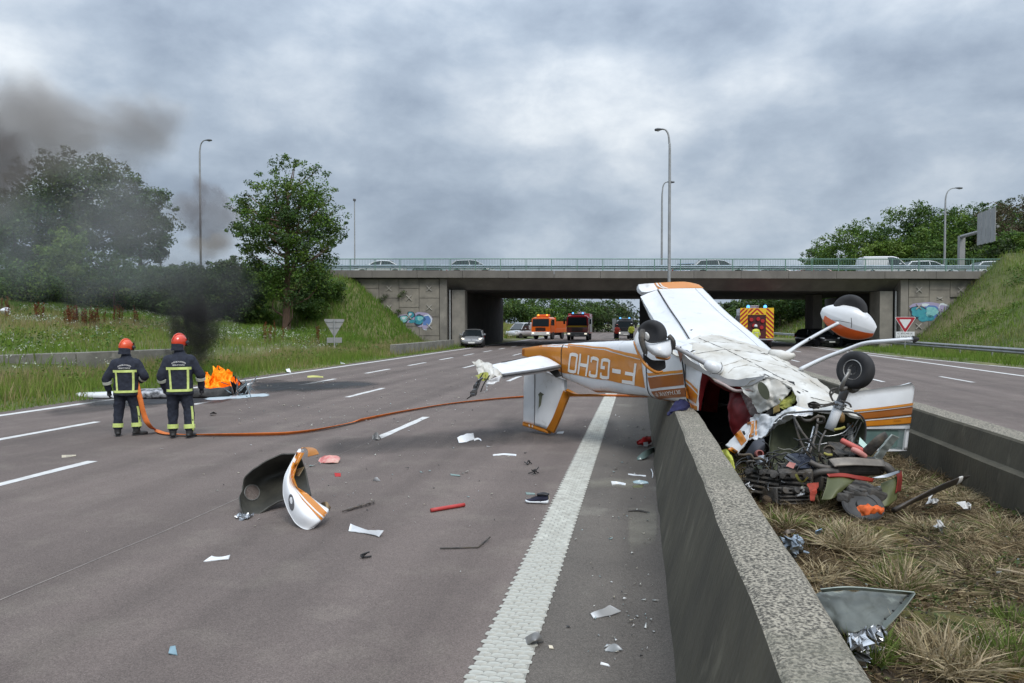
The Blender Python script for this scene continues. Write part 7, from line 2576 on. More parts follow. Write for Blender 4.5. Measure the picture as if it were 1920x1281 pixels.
# broken wing strut
mb = MB()
mb.tube([P(1500, 693, 9.0), P(1545, 672, 8.9), P(1590, 655, 8.75), P(1622, 644, 8.6), P(1660, 640, 8.4), P(1716, 636, 8.2)], [.052, .05, .05, .05, .048, .045], 12, flat=.5, up=(0, 0, 1), sub=5)
ws = mb.build('wing_strut', m_pw, ac, smooth=True)
mb = MB()
mb.tube([P(1712, 636.5, 8.19), P(1718, 636, 8.18), P(1723, 635, 8.17)], [.043, .03, .012], 8)
mb.build('torn_end', m_gap, ws)
# far door, hanging open
dA, dB, dC, dD = P(1585, 735, 7.65), P(1716, 717, 8.15), P(1700, 851, 8.1), P(1598, 842, 7.6)
def dq(s, t, off=0.0):
 p = dA.lerp(dB, s).lerp(dD.lerp(dC, s), t)
 n_ = (dB - dA).cross(dD - dA).normalized()
 if n_.dot(C0 - dA) < 0:
  n_ = -n_
 bow = 0.035 * math.sin(math.pi * s) * math.sin(math.pi * min(1, t * 1.2))
 return p + n_ * (off + bow)
def dpatch(name, st, mat, parent, thick=.004, off=0.0, cuts=0, **kw):
 """st: outline as (s,t) points, drawn as a strip grid"""
 top, bot = st
 rows = []
 m_ = 6
 for j in range(m_ + 1):
  g = j / m_
  rows.append([dq(a_[0] + (b_[0] - a_[0]) * g, a_[1] + (b_[1] - a_[1]) * g, off) for a_, b_ in zip(top, bot)])
 return gridpatch(name, rows, mat, parent, nu=3, nv=1, thick=thick, sharp=True, **kw)
S5 = [0, .2, .4, .6, .8, .94, 1.0]
door = dpatch('open_door', ([(s, .015 if s < .9 else (.0 if s < .97 else .07)) for s in S5], [(s, .60) for s in S5]), m_pw, ac, thick=.03, amp=.004, sc=4)
dpatch('orange_stripe', ([(s, .33 - .04 * s) for s in S5], [(s, .365 - .04 * s) for s in S5]), m_por2, door, off=.007)
dpatch('brown_stripe', ([(s, .385 - .045 * s) for s in S5], [(s, .505 - .05 * s) for s in S5]), m_pbr, door, off=.007)
dpatch('orange_stripe', ([(s, .53 - .05 * s) for s in S5], [(s, .625 - .045 * s) for s in S5]), m_por, door, off=.007)
S3 = [0, .3, .6, 1.0]
fr_ = 0.045
dpatch('window_frame', ([(s, .60) for s in S3], [(s, .655) for s in S3]), m_pw, door, thick=.03)
dpatch('window_frame', ([(s, .95) for s in S3], [(s, .995 if s < 1 else .96) for s in S3]), m_pw, door, thick=.03)
dpatch('window_frame', ([(.0, .655), (.05, .655)], [(.0, .95), (.05, .95)]), m_pw, door, thick=.03)
dpatch('window_frame', ([(.93, .655), (1.0, .655)], [(.93, .95), (1.0, .95)]), m_pw, door, thick=.03)
dpatch('window_pane', ([(.05, .66), (.5, .66), (.93, .66)], [(.05, .95), (.5, .95), (.93, .95)]), m_glasst, door, thick=.006, off=-.012)
TV, TF = text_mesh('Cessna')
V = [dq(.66 + v[0] * .13, .60 - .05 * .7 - v[1] * .035 - .02, .013) for v in TV]
add('maker_lettering', V, TF, m_pbr, door)
# crushed engine bay
eng = thing('aircraft_engine', None, None, (0, 0, 0))
bpy.data.objects.remove(eng)
def cyl(name, a_, b_, r_, mat, n=16, parent=ac, cap=.9, **kw):
 a_, b_ = Vector(a_), Vector(b_)
 mb = MB()
 L = (b_ - a_).length
 mb.lathe([(0, r_ * .55), (.004, r_ * cap), (.02, r_), (L - .02, r_), (L - .004, r_ * cap), (L, r_ * .55)], a_, b_ - a_, n)
 return mb.build(name, mat, parent, smooth=False, **kw)
muf = cyl('muffler', P(1558, 876, 6.78), P(1652, 874, 6.85), .085, m_exh, 20)
gridpatch('muffler_shroud', [[P(1553, 861, 6.72), P(1600, 857, 6.72), P(1655, 862, 6.76)], [P(1562, 872, 6.66), P(1605, 870, 6.66), P(1660, 874, 6.70)], [P(1565, 876, 6.66), P(1608, 873, 6.66), P(1662, 876, 6.72)]], M('warm_sheet_steel', (.24, .215, .185), (.13, .115, .10), scale=6, rough=.55, metal=.4), muf, nu=6, nv=4, amp=.005, thick=.006)
mb = MB()
mb.tube([P(1518, 866, 6.75), P(1532, 873, 6.72), P(1548, 877, 6.70), P(1565, 878, 6.72)], .026, 10, sub=4)
mb.build('exhaust_pipe', m_exh, ac, smooth=True)
mb = MB()
mb.tube([P(1522, 893, 6.72), P(1535, 886, 6.68), P(1552, 884, 6.66), P(1570, 886, 6.68)], .030, 10, sub=4)
mb.build('exhaust_pipe', m_exh, ac, smooth=True)
mb = MB()
mb.tube([P(1648, 872, 6.78), P(1662, 876, 6.74), P(1672, 886, 6.72)], .04, 10, sub=4)
mb.build('exhaust_pipe', m_exh, ac, smooth=True)
# battery box / air box sheets
gridpatch('airbox', [[P(1474, 852, 6.86), P(1500, 850, 6.9), P(1528, 856, 6.95)], [P(1488, 866, 6.74), P(1512, 866, 6.78), P(1532, 868, 6.85)], [P(1498, 878, 6.68), P(1520, 878, 6.72), P(1536, 876, 6.8)]], M('dark_blue_metal', (.045, .052, .075), (.025, .03, .045), scale=6, rough=.25, metal=.6), ac, nu=5, nv=5, amp=.006, thick=.02)
gridpatch('bright_bracket', [[P(1474, 853, 6.78), P(1498, 869, 6.68)], [P(1478, 850, 6.78), P(1501, 866, 6.68)]], m_metal, ac, nu=5, nv=2, thick=.012)
gridpatch('bright_bracket', [[P(1470, 858, 6.8), P(1492, 874, 6.68)], [P(1473, 856, 6.8), P(1496, 871, 6.68)]], m_metal, ac, nu=5, nv=2, thick=.012)
polyplate('pink_tag', [P(1474, 874, 6.62), P(1481, 866, 6.62), P(1493, 870, 6.6), P(1488, 879, 6.6)], M('pink_plastic', (.52, .22, .19), rough=.5), ac, thick=.006, amp=.006, cuts=1)
# engine blocks with cooling fins
for k, (x, y, d, s_) in enumerate(((1440, 905, 6.95, (.34, .3, .24)), (1490, 895, 6.85, (.3, .3, .2)), (1585, 850, 6.98, (.3, .22, .14)), (1470, 930, 6.75, (.34, .3, .16)), (1545, 900, 6.8, (.3, .2, .14)), (1600, 920, 6.62, (.34, .24, .16)))):
 mb = MB()
 rot = Matrix.Rotation(.3 * k - .5, 3, 'Z') @ Matrix.Rotation(.25 * (k % 3) - .2, 3, 'X')
 c = P(x, y, d)
 mb.bevbox(c, s_, .03, m=rot)
 for q in range(5):
  mb.bevbox(c + rot @ Vector((0, -s_[1] / 2 - .01, (q - 2) * s_[2] / 5)), (s_[0] * .9, .05, s_[2] / 11), .004, m=rot)
 for q in range(3):
  mb.lathe([(0, .03), (.05, .028), (.052, .012)], c + rot @ Vector((-s_[0] / 3 + q * s_[0] / 3, -s_[1] / 2 - .02, s_[2] * .3)), rot @ Vector((0, -1, .2)), 10)
 V = [Vector(v) + nz(v, 6, .02) for v in mb.V]
 add('engine_block', V, mb.F, m_eng, ac)
for k, (x, y, d) in enumerate(((1555, 848, 6.95), (1592, 846, 6.9))):
 p = P(x, y, d)
 mb = MB()
 mb.lathe([(0, .055), (.04, .06), (.05, .045), (.02, .04)], p, (C0 - p).normalized() + Vector((0, 0, .3)), 14)
 mb.build('intake_flange', m_eng, ac)
# tyre-like black piece and hose stub at left
gridpatch('rubber_duct', [[P(1398, 850, 7.15), P(1412, 828, 7.1), P(1432, 822, 7.12)], [P(1402, 862, 7.08), P(1418, 846, 7.0), P(1434, 832, 7.04)], [P(1410, 868, 7.1), P(1424, 860, 7.04), P(1432, 846, 7.08)]], M('slate_rubber', (.035, .038, .048), rough=.7), ac, nu=6, nv=6, amp=.006, thick=.05)
p = P(1424, 851, 6.95)
mb = MB()
mb.lathe([(-.06, .036), (.02, .036), (.024, .030), (.02, .024), (-.03, .022)], p, (C0 - p).normalized() + RIGHT * .2, 16)
mb.build('hose_stub', M('brick_red_rubber', (.30, .10, .085), rough=.6), ac)
mb = MB()
mb.tube([P(1578, 826, 6.85), P(1592, 833, 6.8), P(1608, 841, 6.78), P(1622, 848, 6.8)], .026, 10, sub=4)
mb.build('red_duct', m_pink, ac, smooth=True)
mb = MB()
mb.tube([P(1598, 842, 6.78), P(1610, 848, 6.74), P(1622, 856, 6.76)], .026, 10, sub=4)
mb.build('red_duct', M('pale_red_hose', (.52, .22, .19), rough=.6), ac, smooth=True)
mb = MB()
mb.tube([P(1624, 850, 6.78), P(1638, 836, 6.72), P(1650, 824, 6.7), P(1662, 814, 6.72)], [.055, .05, .045, .028], 10, flat=.3, up=FWD, sub=3)
mb.build('bent_blade_stub', m_eng, ac, smooth=True)
gridpatch('corrugated_duct', [[P(1640, 860, 6.78), P(1655, 838, 6.75), P(1674, 815, 6.74)], [P(1652, 864, 6.78), P(1668, 842, 6.75), P(1686, 820, 6.74)]], M('pale_translucent_duct', (.40, .43, .40), (.28, .31, .28), scale=20, rough=.4), ac, nu=9, nv=5, amp=.008, sc=20, thick=.03)
polyplate('mint_sheet', [P(1612, 820, 6.98), P(1630, 838, 6.9), P(1622, 842, 6.9), P(1610, 832, 6.95)], M('mint_paint', (.45, .62, .55), rough=.4), ac, thick=.005)
p = P(1577, 783, 7.25)
mb = MB()
mb.lathe([(-.05, .012), (-.045, .028), (-.02, .036), (.02, .034), (.045, .022), (.055, .01)], p, (0, 0, 1), 14)
mb.build('fuel_strainer', M('amber_brass', (.34, .20, .07), (.25, .15, .06), scale=10, rough=.35, metal=.4), ac, smooth=True)
mb = MB()
mb.tube([P(1564, 806, 7.1), P(1576, 804, 7.1), P(1584, 801, 7.1)], .012, 7)
mb.tube([P(1545, 850, 6.8), P(1552, 853, 6.78), P(1560, 853, 6.78)], .012, 7)
mb.build('yellow_sleeve', M('yellow_tape', (.30, .27, .06), rough=.5), ac, kind='stuff')
# bracing tubes of the engine mount
for k, pts in enumerate(([(1488, 782), (1505, 812), (1530, 842)], [(1490, 788), (1502, 830), (1524, 866)], [(1534, 778), (1530, 812), (1518, 850)], [(1526, 800), (1516, 838), (1504, 868)], [(1548, 808), (1538, 828), (1535, 848)], [(1520, 842), (1500, 872), (1494, 888)], [(1505, 842), (1498, 862)], [(1520, 858), (1512, 872), (1508, 886)])):
 mb = MB()
 mb.tube([P(x, y, 7.12 - .12 * i) for i, (x, y) in enumerate(pts)], .012 if k < 3 else .009, 7, sub=3)
 mb.build('mount_tube', (m_eng, m_eng, m_exh, m_metal, m_exh, m_metal, m_metal, m_exh)[k], ac, smooth=True)
# tangled wiring
r = np.random.default_rng(41)
for nm, mat, cnt, rad in (('wiring', m_wire, 95, .006), ('cables', m_wire2, 30, .0045), ('hoses', m_eng, 16, .013)):
 mb = MB()
 for k in range(cnt):
  x0, y0 = r.uniform(1395, 1560), r.uniform(850, 925)
  if k % 12 == 0:
   x0, y0 = r.uniform(1480, 1610), r.uniform(785, 880)
  pts = []
  d = r.uniform(6.75, 7.15)
  x, y = x0, y0
  an = r.uniform(0, 2 * math.pi)
  for q in range(r.integers(4, 8)):
   pts.append(P(x, min(y, 948), d))
   an += r.normal(0, 1.0)
   x += 13 * math.cos(an)
   y += 10 * math.sin(an) + 1.5
   d += r.normal(0, .03)
  mb.tube(pts, rad * r.uniform(.7, 1.3), 5, sub=3, caps=False)
 mb.build(nm, mat, ac, smooth=True, kind='stuff')
# crushed cowling: red baffles and olive sheets on the ground
gridpatch('red_baffle', [[P(1550, 888, 6.62), P(1580, 887, 6.58), P(1610, 891, 6.56), P(1640, 898, 6.58)], [P(1554, 893, 6.58), P(1582, 893, 6.54), P(1612, 898, 6.52), P(1637, 904, 6.54)]], m_baff, ac, nu=6, nv=3, amp=.008, thick=.01)
gridpatch('olive_cowl', [[P(1552, 894, 6.6), P(1580, 893, 6.56), P(1606, 897, 6.56)], [P(1548, 915, 6.5), P(1570, 914, 6.44), P(1594, 908, 6.5)], [P(1540, 938, 6.42), P(1556, 936, 6.38), P(1574, 926, 6.42)]], m_oliv2, ac, nu=6, nv=6, amp=.012, sc=5, thick=.008)
gridpatch('olive_cowl', [[P(1652, 906, 6.6), P(1668, 898, 6.62), P(1684, 890, 6.7)], [P(1650, 928, 6.45), P(1668, 922, 6.46), P(1684, 912, 6.56)], [P(1648, 950, 6.36), P(1664, 950, 6.36), P(1682, 936, 6.46)]], m_oliv2, ac, nu=6, nv=6, amp=.010, sc=5, thick=.008)
gridpatch('red_cowl_edge', [[P(1680, 884, 6.66), P(1690, 881, 6.72)], [P(1684, 900, 6.58), P(1692, 898, 6.64)], [P(1680, 925, 6.46), P(1689, 920, 6.52)]], m_baff, ac, nu=3, nv=5, amp=.006, thick=.008)
gridpatch('bent_bright_sheet', [[P(1636, 896, 6.5), P(1660, 890, 6.52), P(1688, 881, 6.62)], [P(1642, 897, 6.44), P(1664, 895, 6.46), P(1688, 885, 6.58)]], m_metal, ac, nu=5, nv=3, amp=.006, thick=.004)
gridpatch('red_fabric_scrap', [[P(1516, 906, 6.55), P(1534, 904, 6.52)], [P(1518, 922, 6.46), P(1532, 922, 6.44)], [P(1520, 938, 6.42), P(1526, 938, 6.40)]], M('red_fabric', (.34, .045, .022), (.20, .03, .018), scale=20, rough=.8), ac, nu=5, nv=6, amp=.02, sc=14, thick=.008, jag=.01)
gridpatch('yellow_strap', [[P(1490, 890, 6.6), P(1497, 902, 6.55), P(1506, 905, 6.5), P(1516, 896, 6.48)], [P(1494, 888, 6.6), P(1500, 899, 6.55), P(1506, 902, 6.5), P(1514, 894, 6.48)]], M('yellow_tape', (.30, .27, .06), rough=.5), ac, nu=5, nv=2, amp=.004, thick=.004)
# spinner back plate / ring gear, half in the soil
p = P(1617, 952, 6.30)
axr = (Vector((0, 0, .75)) - FWD * .55 - RIGHT * .1).normalized()
mb = MB()
mb.lathe([(0, .14), (.012, .165), (.03, .168), (.04, .155), (.035, .12), (.028, .115), (.03, .06), (.05, .05), (.052, .001)], p, axr, 30)
mb.build('ring_gear', M('ring_gear_grey', (.055, .053, .05), (.028, .027, .026), scale=9, rough=.65, metal=.2), ac, smooth=False)
for k, (x, y, d, s_) in enumerate(((1612, 930, 6.42, (.22, .12, .09)), (1636, 928, 6.44, (.2, .14, .1)), (1585, 935, 6.4, (.16, .1, .08)))):
 mb = MB()
 mb.bevbox(P(x, y, d), s_, .02, m=Matrix.Rotation(.5 * k, 3, 'Z') @ Matrix.Rotation(.3, 3, 'Y'))
 mb.bevbox(P(x + 6, y - 8, d), (s_[0] * .5, .08, .05), .01, m=Matrix.Rotation(.5 * k + .5, 3, 'Z'))
 mb.build('crankcase_piece', M('crankcase_grey', (.10, .09, .078), (.035, .033, .03), scale=9, rough=.65, metal=.2, bump=.4, bscale=25), ac)
# shreds of skin and lining around the nose
sm_ = (m_pw, m_metal, m_pdirty, m_eng, m_oliv, m_pw, m_exh)
for k in range(26):
 x, y = r.uniform(1395, 1650), r.uniform(800, 935)
 if y < 850 and x < 1560:
  y += 70
 d = 7.4 - (y - 770) / 180 * .85 - .06
 s_ = r.uniform(5, 15)
 an = r.uniform(0, 3.14)
 ux, uy, vx, vy = math.cos(an) * s_, math.sin(an) * s_ * .7, -math.sin(an) * s_ * .35, math.cos(an) * s_ * .3
 gridpatch('torn_shred', [[P(x - ux - vx, y - uy - vy, d), P(x - vx, y - vy, d - .05), P(x + ux * .8 - vx, y + uy - vy, d)], [P(x - ux + vx, y - uy + vy, d + .03), P(x + vx * 1.4, y + vy, d), P(x + ux + vx, y + uy + vy, d + .06)]], sm_[k % 7], ac, nu=4, nv=4, amp=.03, sc=16, thick=.004, jag=.014, seed=k)
# earth and roots pushed up round the engine
mb = MB()
gv_ = []
for k in range(26):
 x, y = r.uniform(1400, 1600), r.uniform(915, 950)
 p = G(x, y, .26)
 ell(mb, (p.x, p.y, p.z + r.uniform(-.02, .05)), (r.uniform(.03, .09), r.uniform(.03, .09), r.uniform(.02, .06)), 8, 5)
V = [Vector(v) + nz(v, 14, .02) for v in mb.V]
props(add('churned_earth', V, mb.F, m_soil, smooth=True), 'dark earth pushed up around the crushed engine', None, None, 'stuff')
# things caught under the fuselage on the wall
o = gridpatch('yellow_vest', [[P(1352, 843, 8.0), P(1362, 842, 7.9), P(1370, 852, 7.8)], [P(1356, 856, 7.9), P(1366, 856, 7.8), P(1376, 868, 7.7)], [P(1364, 870, 7.8), P(1371, 872, 7.72), P(1378, 882, 7.66)]], M('hi_vis_yellow', (.55, .58, .10), (.42, .45, .08), scale=9, rough=.7), None, nu=6, nv=6, amp=.014, sc=9, thick=.012)
props(o, 'crumpled yellow plastic sheet hanging on the inner edge of the wall beside the engine', 'sheet')
o = gridpatch('blue_cloth', [[P(1264, 753, 8.98), P(1280, 749, 8.95), P(1296, 752, 8.9)], [P(1256, 765, 8.97), P(1272, 764, 8.92), P(1294, 763, 8.9)], [P(1252, 778, 8.95), P(1260, 772, 8.92), P(1284, 768, 8.9)]], M('navy_fabric', (.022, .024, .085), (.015, .015, .05), scale=9, rough=.9), None, nu=6, nv=6, amp=.03, sc=9, thick=.02, jag=.01)
props(o, 'dark blue cloth squeezed between fuselage and the end of the visible wall top', 'cloth')
# burning wing at the left edge line
m_char = M('charred_skin', (0.015, 0.015, 0.015), (0.06, 0.058, 0.055), scale=7, rough=0.85)
m_burn = M('scorched_aluminium', (0.42, 0.42, 0.43), (0.06, 0.06, 0.062), scale=5.5, rough=0.45, metal=0.5, bump=0.5, bscale=9, detail=8, lo=.42, hi=.58)
ww = thing('burning_wing', 'burnt torn off wing lying along the edge line behind the firefighters', 'wing wreck', tuple(G(330, 742)))
def GZ(px, py, z):
 p = G(px, py)
 return Vector((p.x, p.y, z))
# leading edge runs left to right; a thick flattened section
le = [(140, 746), (190, 748), (240, 748.5), (290, 748), (340, 747.5), (390, 746), (430, 744)]
secs = []
for k, (x, y) in enumerate(le):
 f = k / (len(le) - 1)
 p = G(x, y)
 ch = .55 + .65 * min(1, f * 2.2)
 th = .10 + .10 * min(1, f * 2.5)
 q = [(0, .02), (-.0, th * .55), (.06, th * .95), (.25, th * 1.15), (ch * .6, th * .9), (ch, .05), (ch, 0.0), (.2, 0.0)]
 back = Vector((-.38, .92, 0))
 secs.append([p + back * a_ + Vector((0, 0, b_)) + nz(p + back * a_ + Vector((0, 0, b_)), 2.6, .05 if f > .3 else .012) for a_, b_ in q])
def wing_part(name, k0, k1, mat, **kw):
 rows = []
 cols = list(zip(*secs[k0:k1 + 1]))
 cols = [spline(list(c), 6) for c in cols]
 rings = [spline(list(r_) + [r_[0]], 3)[:-1] for r_ in zip(*cols)]
 mb = MB()
 loft(mb, [[v + (nz(v, 7, .035) if k0 > 1 else Vector((0, 0, 0))) for v in r_] for r_ in rings])
 return mb.build(name, mat, ww, smooth=True, **kw)
wing_part('wing_outer_panel', 0, 2, m_pw, label='white unburnt wing tip')
wing_part('scorched_panel', 2, 4, m_burn)
wing_part('charred_panel', 4, 6, m_char)
r = np.random.default_rng(77)
for k in range(16):
 x, y = r.uniform(395, 462), r.uniform(722, 744)
 p = GZ(x, y, 0)
 p = G(x, 744 - (744 - y) * .4) + Vector((0, 0, r.uniform(.02, .22)))
 q = [p + Vector(r.normal(0, .17, 3)) * np.array(1.0) for _ in range(4)]
 for v in q:
  v.z = max(.015, v.z)
 gridpatch('torn_skin', [[q[0], q[1]], [q[2], q[3]]], (m_char, m_char, m_burn, m_char, m_pw, m_char)[k % 6], ww, nu=4, nv=4, amp=.04, sc=6, thick=.006)
mb = MB()
for k in range(14):
 x = r.uniform(425, 470)
 p = G(x, r.uniform(735, 745)) + Vector((0, 0, .03))
 mb.tube([p, p + Vector(r.normal(0, .12, 3)) + Vector((0, 0, .12)), p + Vector(r.normal(0, .22, 3)) + Vector((0, 0, .2))], .012, 5, sub=3)
mb.build('broken_ribs', M('pale_blue_metal', (.22, .29, .32), (.06, .07, .08), scale=9, rough=.4, metal=.4), ww, kind='stuff')
mb = MB()
mb.tube([G(408, 742) + Vector((0, 0, .1)), G(430, 736) + Vector((0, 0, .25)), G(441, 733) + Vector((0, 0, .40))], .03, 6)
mb.build('spar', m_char, ww)
# flat stains and foam on the road: thin sheets with ragged, fading outlines
def stain_mat(name, col, dens, scale, stretch=(1, 1, 1), rough=.6, soft=.35):
 m = bpy.data.materials.new(name)
 m.use_nodes = True
 nt = m.node_tree
 nd, lk = nt.nodes, nt.links
 nd.clear()
 out = nd.new('ShaderNodeOutputMaterial')
 b = nd.new('ShaderNodeBsdfPrincipled')
 b.inputs['Base Color'].default_value = (*col, 1)
 b.inputs['Roughness'].default_value = rough
 at = nd.new('ShaderNodeAttribute')
 at.attribute_name = 'tint'
 sp = nd.new('ShaderNodeSeparateColor')
 lk.new(at.outputs['Color'], sp.inputs[0])
 t = nd.new('ShaderNodeTexCoord')
 mp = nd.new('ShaderNodeMapping')
 mp.inputs['Scale'].default_value = stretch
 mp.inputs['Rotation'].default_value = (0, 0, -.2)
 lk.new(t.outputs['Object'], mp.inputs[0])
 n = nd.new('ShaderNodeTexNoise')
 n.inputs['Scale'].default_value = scale
 n.inputs['Detail'].default_value = 7
 n.inputs['Roughness'].default_value = .62
 lk.new(mp.outputs[0], n.inputs['Vector'])
 ad = nd.new('ShaderNodeMath')
 ad.operation = 'ADD'
 lk.new(sp.outputs[0], ad.inputs[0])
 lk.new(n.outputs[0], ad.inputs[1])
 mr = nd.new('ShaderNodeMapRange')
 mr.inputs['From Min'].default_value = .86
 mr.inputs['From Max'].default_value = .86 + soft
 mr.inputs['To Max'].default_value = dens
 lk.new(ad.outputs[0], mr.inputs['Value'])
 lk.new(mr.outputs[0], b.inputs['Alpha'])
 lk.new(b.outputs[0], out.inputs['Surface'])
 return m
def stain(name, px0, px1, yc, half, z, mat, label, n=40, m_=14):
 """an elongated stain between two pixel columns; yc, half: functions of 0..1"""
 V, T, c = [], [], []
 for i in range(n + 1):
  f = i / n
  x = px0 + (px1 - px0) * f
  for j in range(m_ + 1):
   g = j / m_ * 2 - 1
   p = G(x, yc(f) + half(f) * g)
   V.append((p.x, p.y, z))
   e = (1 - g * g) * min(1, 6 * f, 6 * (1 - f))
   c.append((e * .74, e, e))
 for i in range(n):
  for j in range(m_):
   a_ = i * (m_ + 1) + j
   T += [(a_, a_ + 1, a_ + m_ + 2), (a_, a_ + m_ + 2, a_ + m_ + 1)]
 o = big_mesh(name, np.array(V), np.array(T), mat, np.array(c))
 return props(o, label, None, None, 'stuff')
m_soot = stain_mat('soot', (.014, .014, .016), .95, 1.1, (1, .5, 1), rough=.45, soft=.42)
m_foamx = stain_mat('pale_blue_foam', (.50, .58, .62), .95, 2.2, (1, .6, 1), rough=.4, soft=.12)
m_scuff = stain_mat('road_scuff', (.05, .046, .045), .55, .9, (1, .25, 1), rough=.9, soft=.5)
m_dust = stain_mat('pale_grit', (.27, .25, .20), .55, 3.0, rough=.95, soft=.5)
stain('soot_stain', 440, 735, lambda f: 729 - 9 * f, lambda f: 19 * (1 - f) + 5, .0075, m_soot, 'black soot stain spreading from the burning wing')
stain('soot_stain', 120, 470, lambda f: 757 - 10 * f, lambda f: 12, .0070, m_soot, 'black scorch under the burning wing')
stain('foam_spill', 372, 520, lambda f: 750 - 11 * f, lambda f: 4.5, .0095, m_foamx, 'pale blue foam running along the lane line')
stain('road_scuff', 60, 330, lambda f: 777 - 22 * f, lambda f: 11, .0065, m_scuff, 'dark scuffs on the road before the burnt wing')
stain('road_scuff', 560, 1000, lambda f: 845 - 30 * f, lambda f: 26, .0065, m_scuff, 'faint dark scuffs on the road below the hose')
stain('road_scuff', 900, 1190, lambda f: 812 - 5 * f, lambda f: 34, .0060, m_scuff, 'dark scuffs on the road under the tail')
stain('shoulder_grit', 1170, 1240, lambda f: 1000 - 20 * f, lambda f: 60, .0065, m_dust, 'pale grit gathered along the foot of the wall')
stain('shoulder_grit', 1090, 1215, lambda f: 908, lambda f: 14, .0065, m_dust, 'pale scraped patch on the shoulder')
# fire
def fire_mat():
 m = bpy.data.materials.new('flame')
 m.use_nodes = True
 nt = m.node_tree
 nd, lk = nt.nodes, nt.links
 nd.clear()
 out = nd.new('ShaderNodeOutputMaterial')
 t = nd.new('ShaderNodeTexCoord')
 n = nd.new('ShaderNodeTexNoise')
 n.inputs['Scale'].default_value = 5.5
 n.inputs['Detail'].default_value = 6
 n.inputs['Distortion'].default_value = 1.2
 lk.new(t.outputs['Object'], n.inputs['Vector'])
 rp = nd.new('ShaderNodeValToRGB')
 lk.new(n.outputs[0], rp.inputs[0])
 rp.color_ramp.elements[0].position = .30
 rp.color_ramp.elements[0].color = (.40, .022, .001, 1)
 rp.color_ramp.elements[1].position = .72
 rp.color_ramp.elements[1].color = (1.0, .50, .05, 1)
 e2 = rp.color_ramp.elements.new(.48)
 e2.color = (.95, .16, .006, 1)
 em = nd.new('ShaderNodeEmission')
 em.inputs[1].default_value = 1.05
 lk.new(rp.outputs[0], em.inputs[0])
 tr = nd.new('ShaderNodeBsdfTransparent')
 lw_ = nd.new('ShaderNodeLayerWeight')
 lw_.inputs[0].default_value = .35
 mr = nd.new('ShaderNodeMapRange')
 mr.inputs['From Min'].default_value = .35
 mr.inputs['From Max'].default_value = .92
 mr.inputs['To Min'].default_value = .04
 lk.new(lw_.outputs['Facing'], mr.inputs['Value'])
 n2 = nd.new('ShaderNodeTexNoise')
 n2.inputs['Scale'].default_value = 9.0
 n2.inputs['Detail'].default_value = 5
 n2.inputs['Distortion'].default_value = 1.5
 lk.new(t.outputs['Object'], n2.inputs['Vector'])
 mr2 = nd.new('ShaderNodeMapRange')
 mr2.inputs['From Min'].default_value = .50
 mr2.inputs['From Max'].default_value = .36
 lk.new(n2.outputs[0], mr2.inputs['Value'])
 mxx = nd.new('ShaderNodeMath')
 mxx.operation = 'MAXIMUM'
 lk.new(mr.outputs[0], mxx.inputs[0])
 lk.new(mr2.outputs[0], mxx.inputs[1])
 mx = nd.new('ShaderNodeMixShader')
 lk.new(mxx.outputs[0], mx.inputs[0])
 lk.new(em.outputs[0], mx.inputs[1])
 lk.new(tr.outputs[0], mx.inputs[2])
 lk.new(mx.outputs[0], out.inputs['Surface'])
 return m
mb = MB()
r = np.random.default_rng(5)
fc = G(410, 741)
for k in range(46):
 fx = r.uniform(-.36, .32)
 hgt = (.50 - .50 * abs(fx + .06) + r.uniform(-.12, .20))
 b_ = fc + RIGHT * fx + FWD * r.uniform(.1, .45) + Vector((0, 0, r.uniform(.02, .2)))
 ln = RIGHT * r.uniform(-.16, .10)
 mb.tube([b_, b_ + Vector((0, 0, hgt * .3)) + ln * .1 + RIGHT * r.normal(0, .03), b_ + Vector((0, 0, hgt * .65)) + ln * .6 + RIGHT * r.normal(0, .05), b_ + Vector((0, 0, hgt)) + ln * 1.3], [.05, .10, .065, .008], 9, sub=4)
V = [Vector(v) + nz(v, 5, .07) for v in mb.V]
props(add('fire', V, mb.F, fire_mat(), smooth=True), 'orange flames on the torn end of the burning wing', None, None, 'stuff')
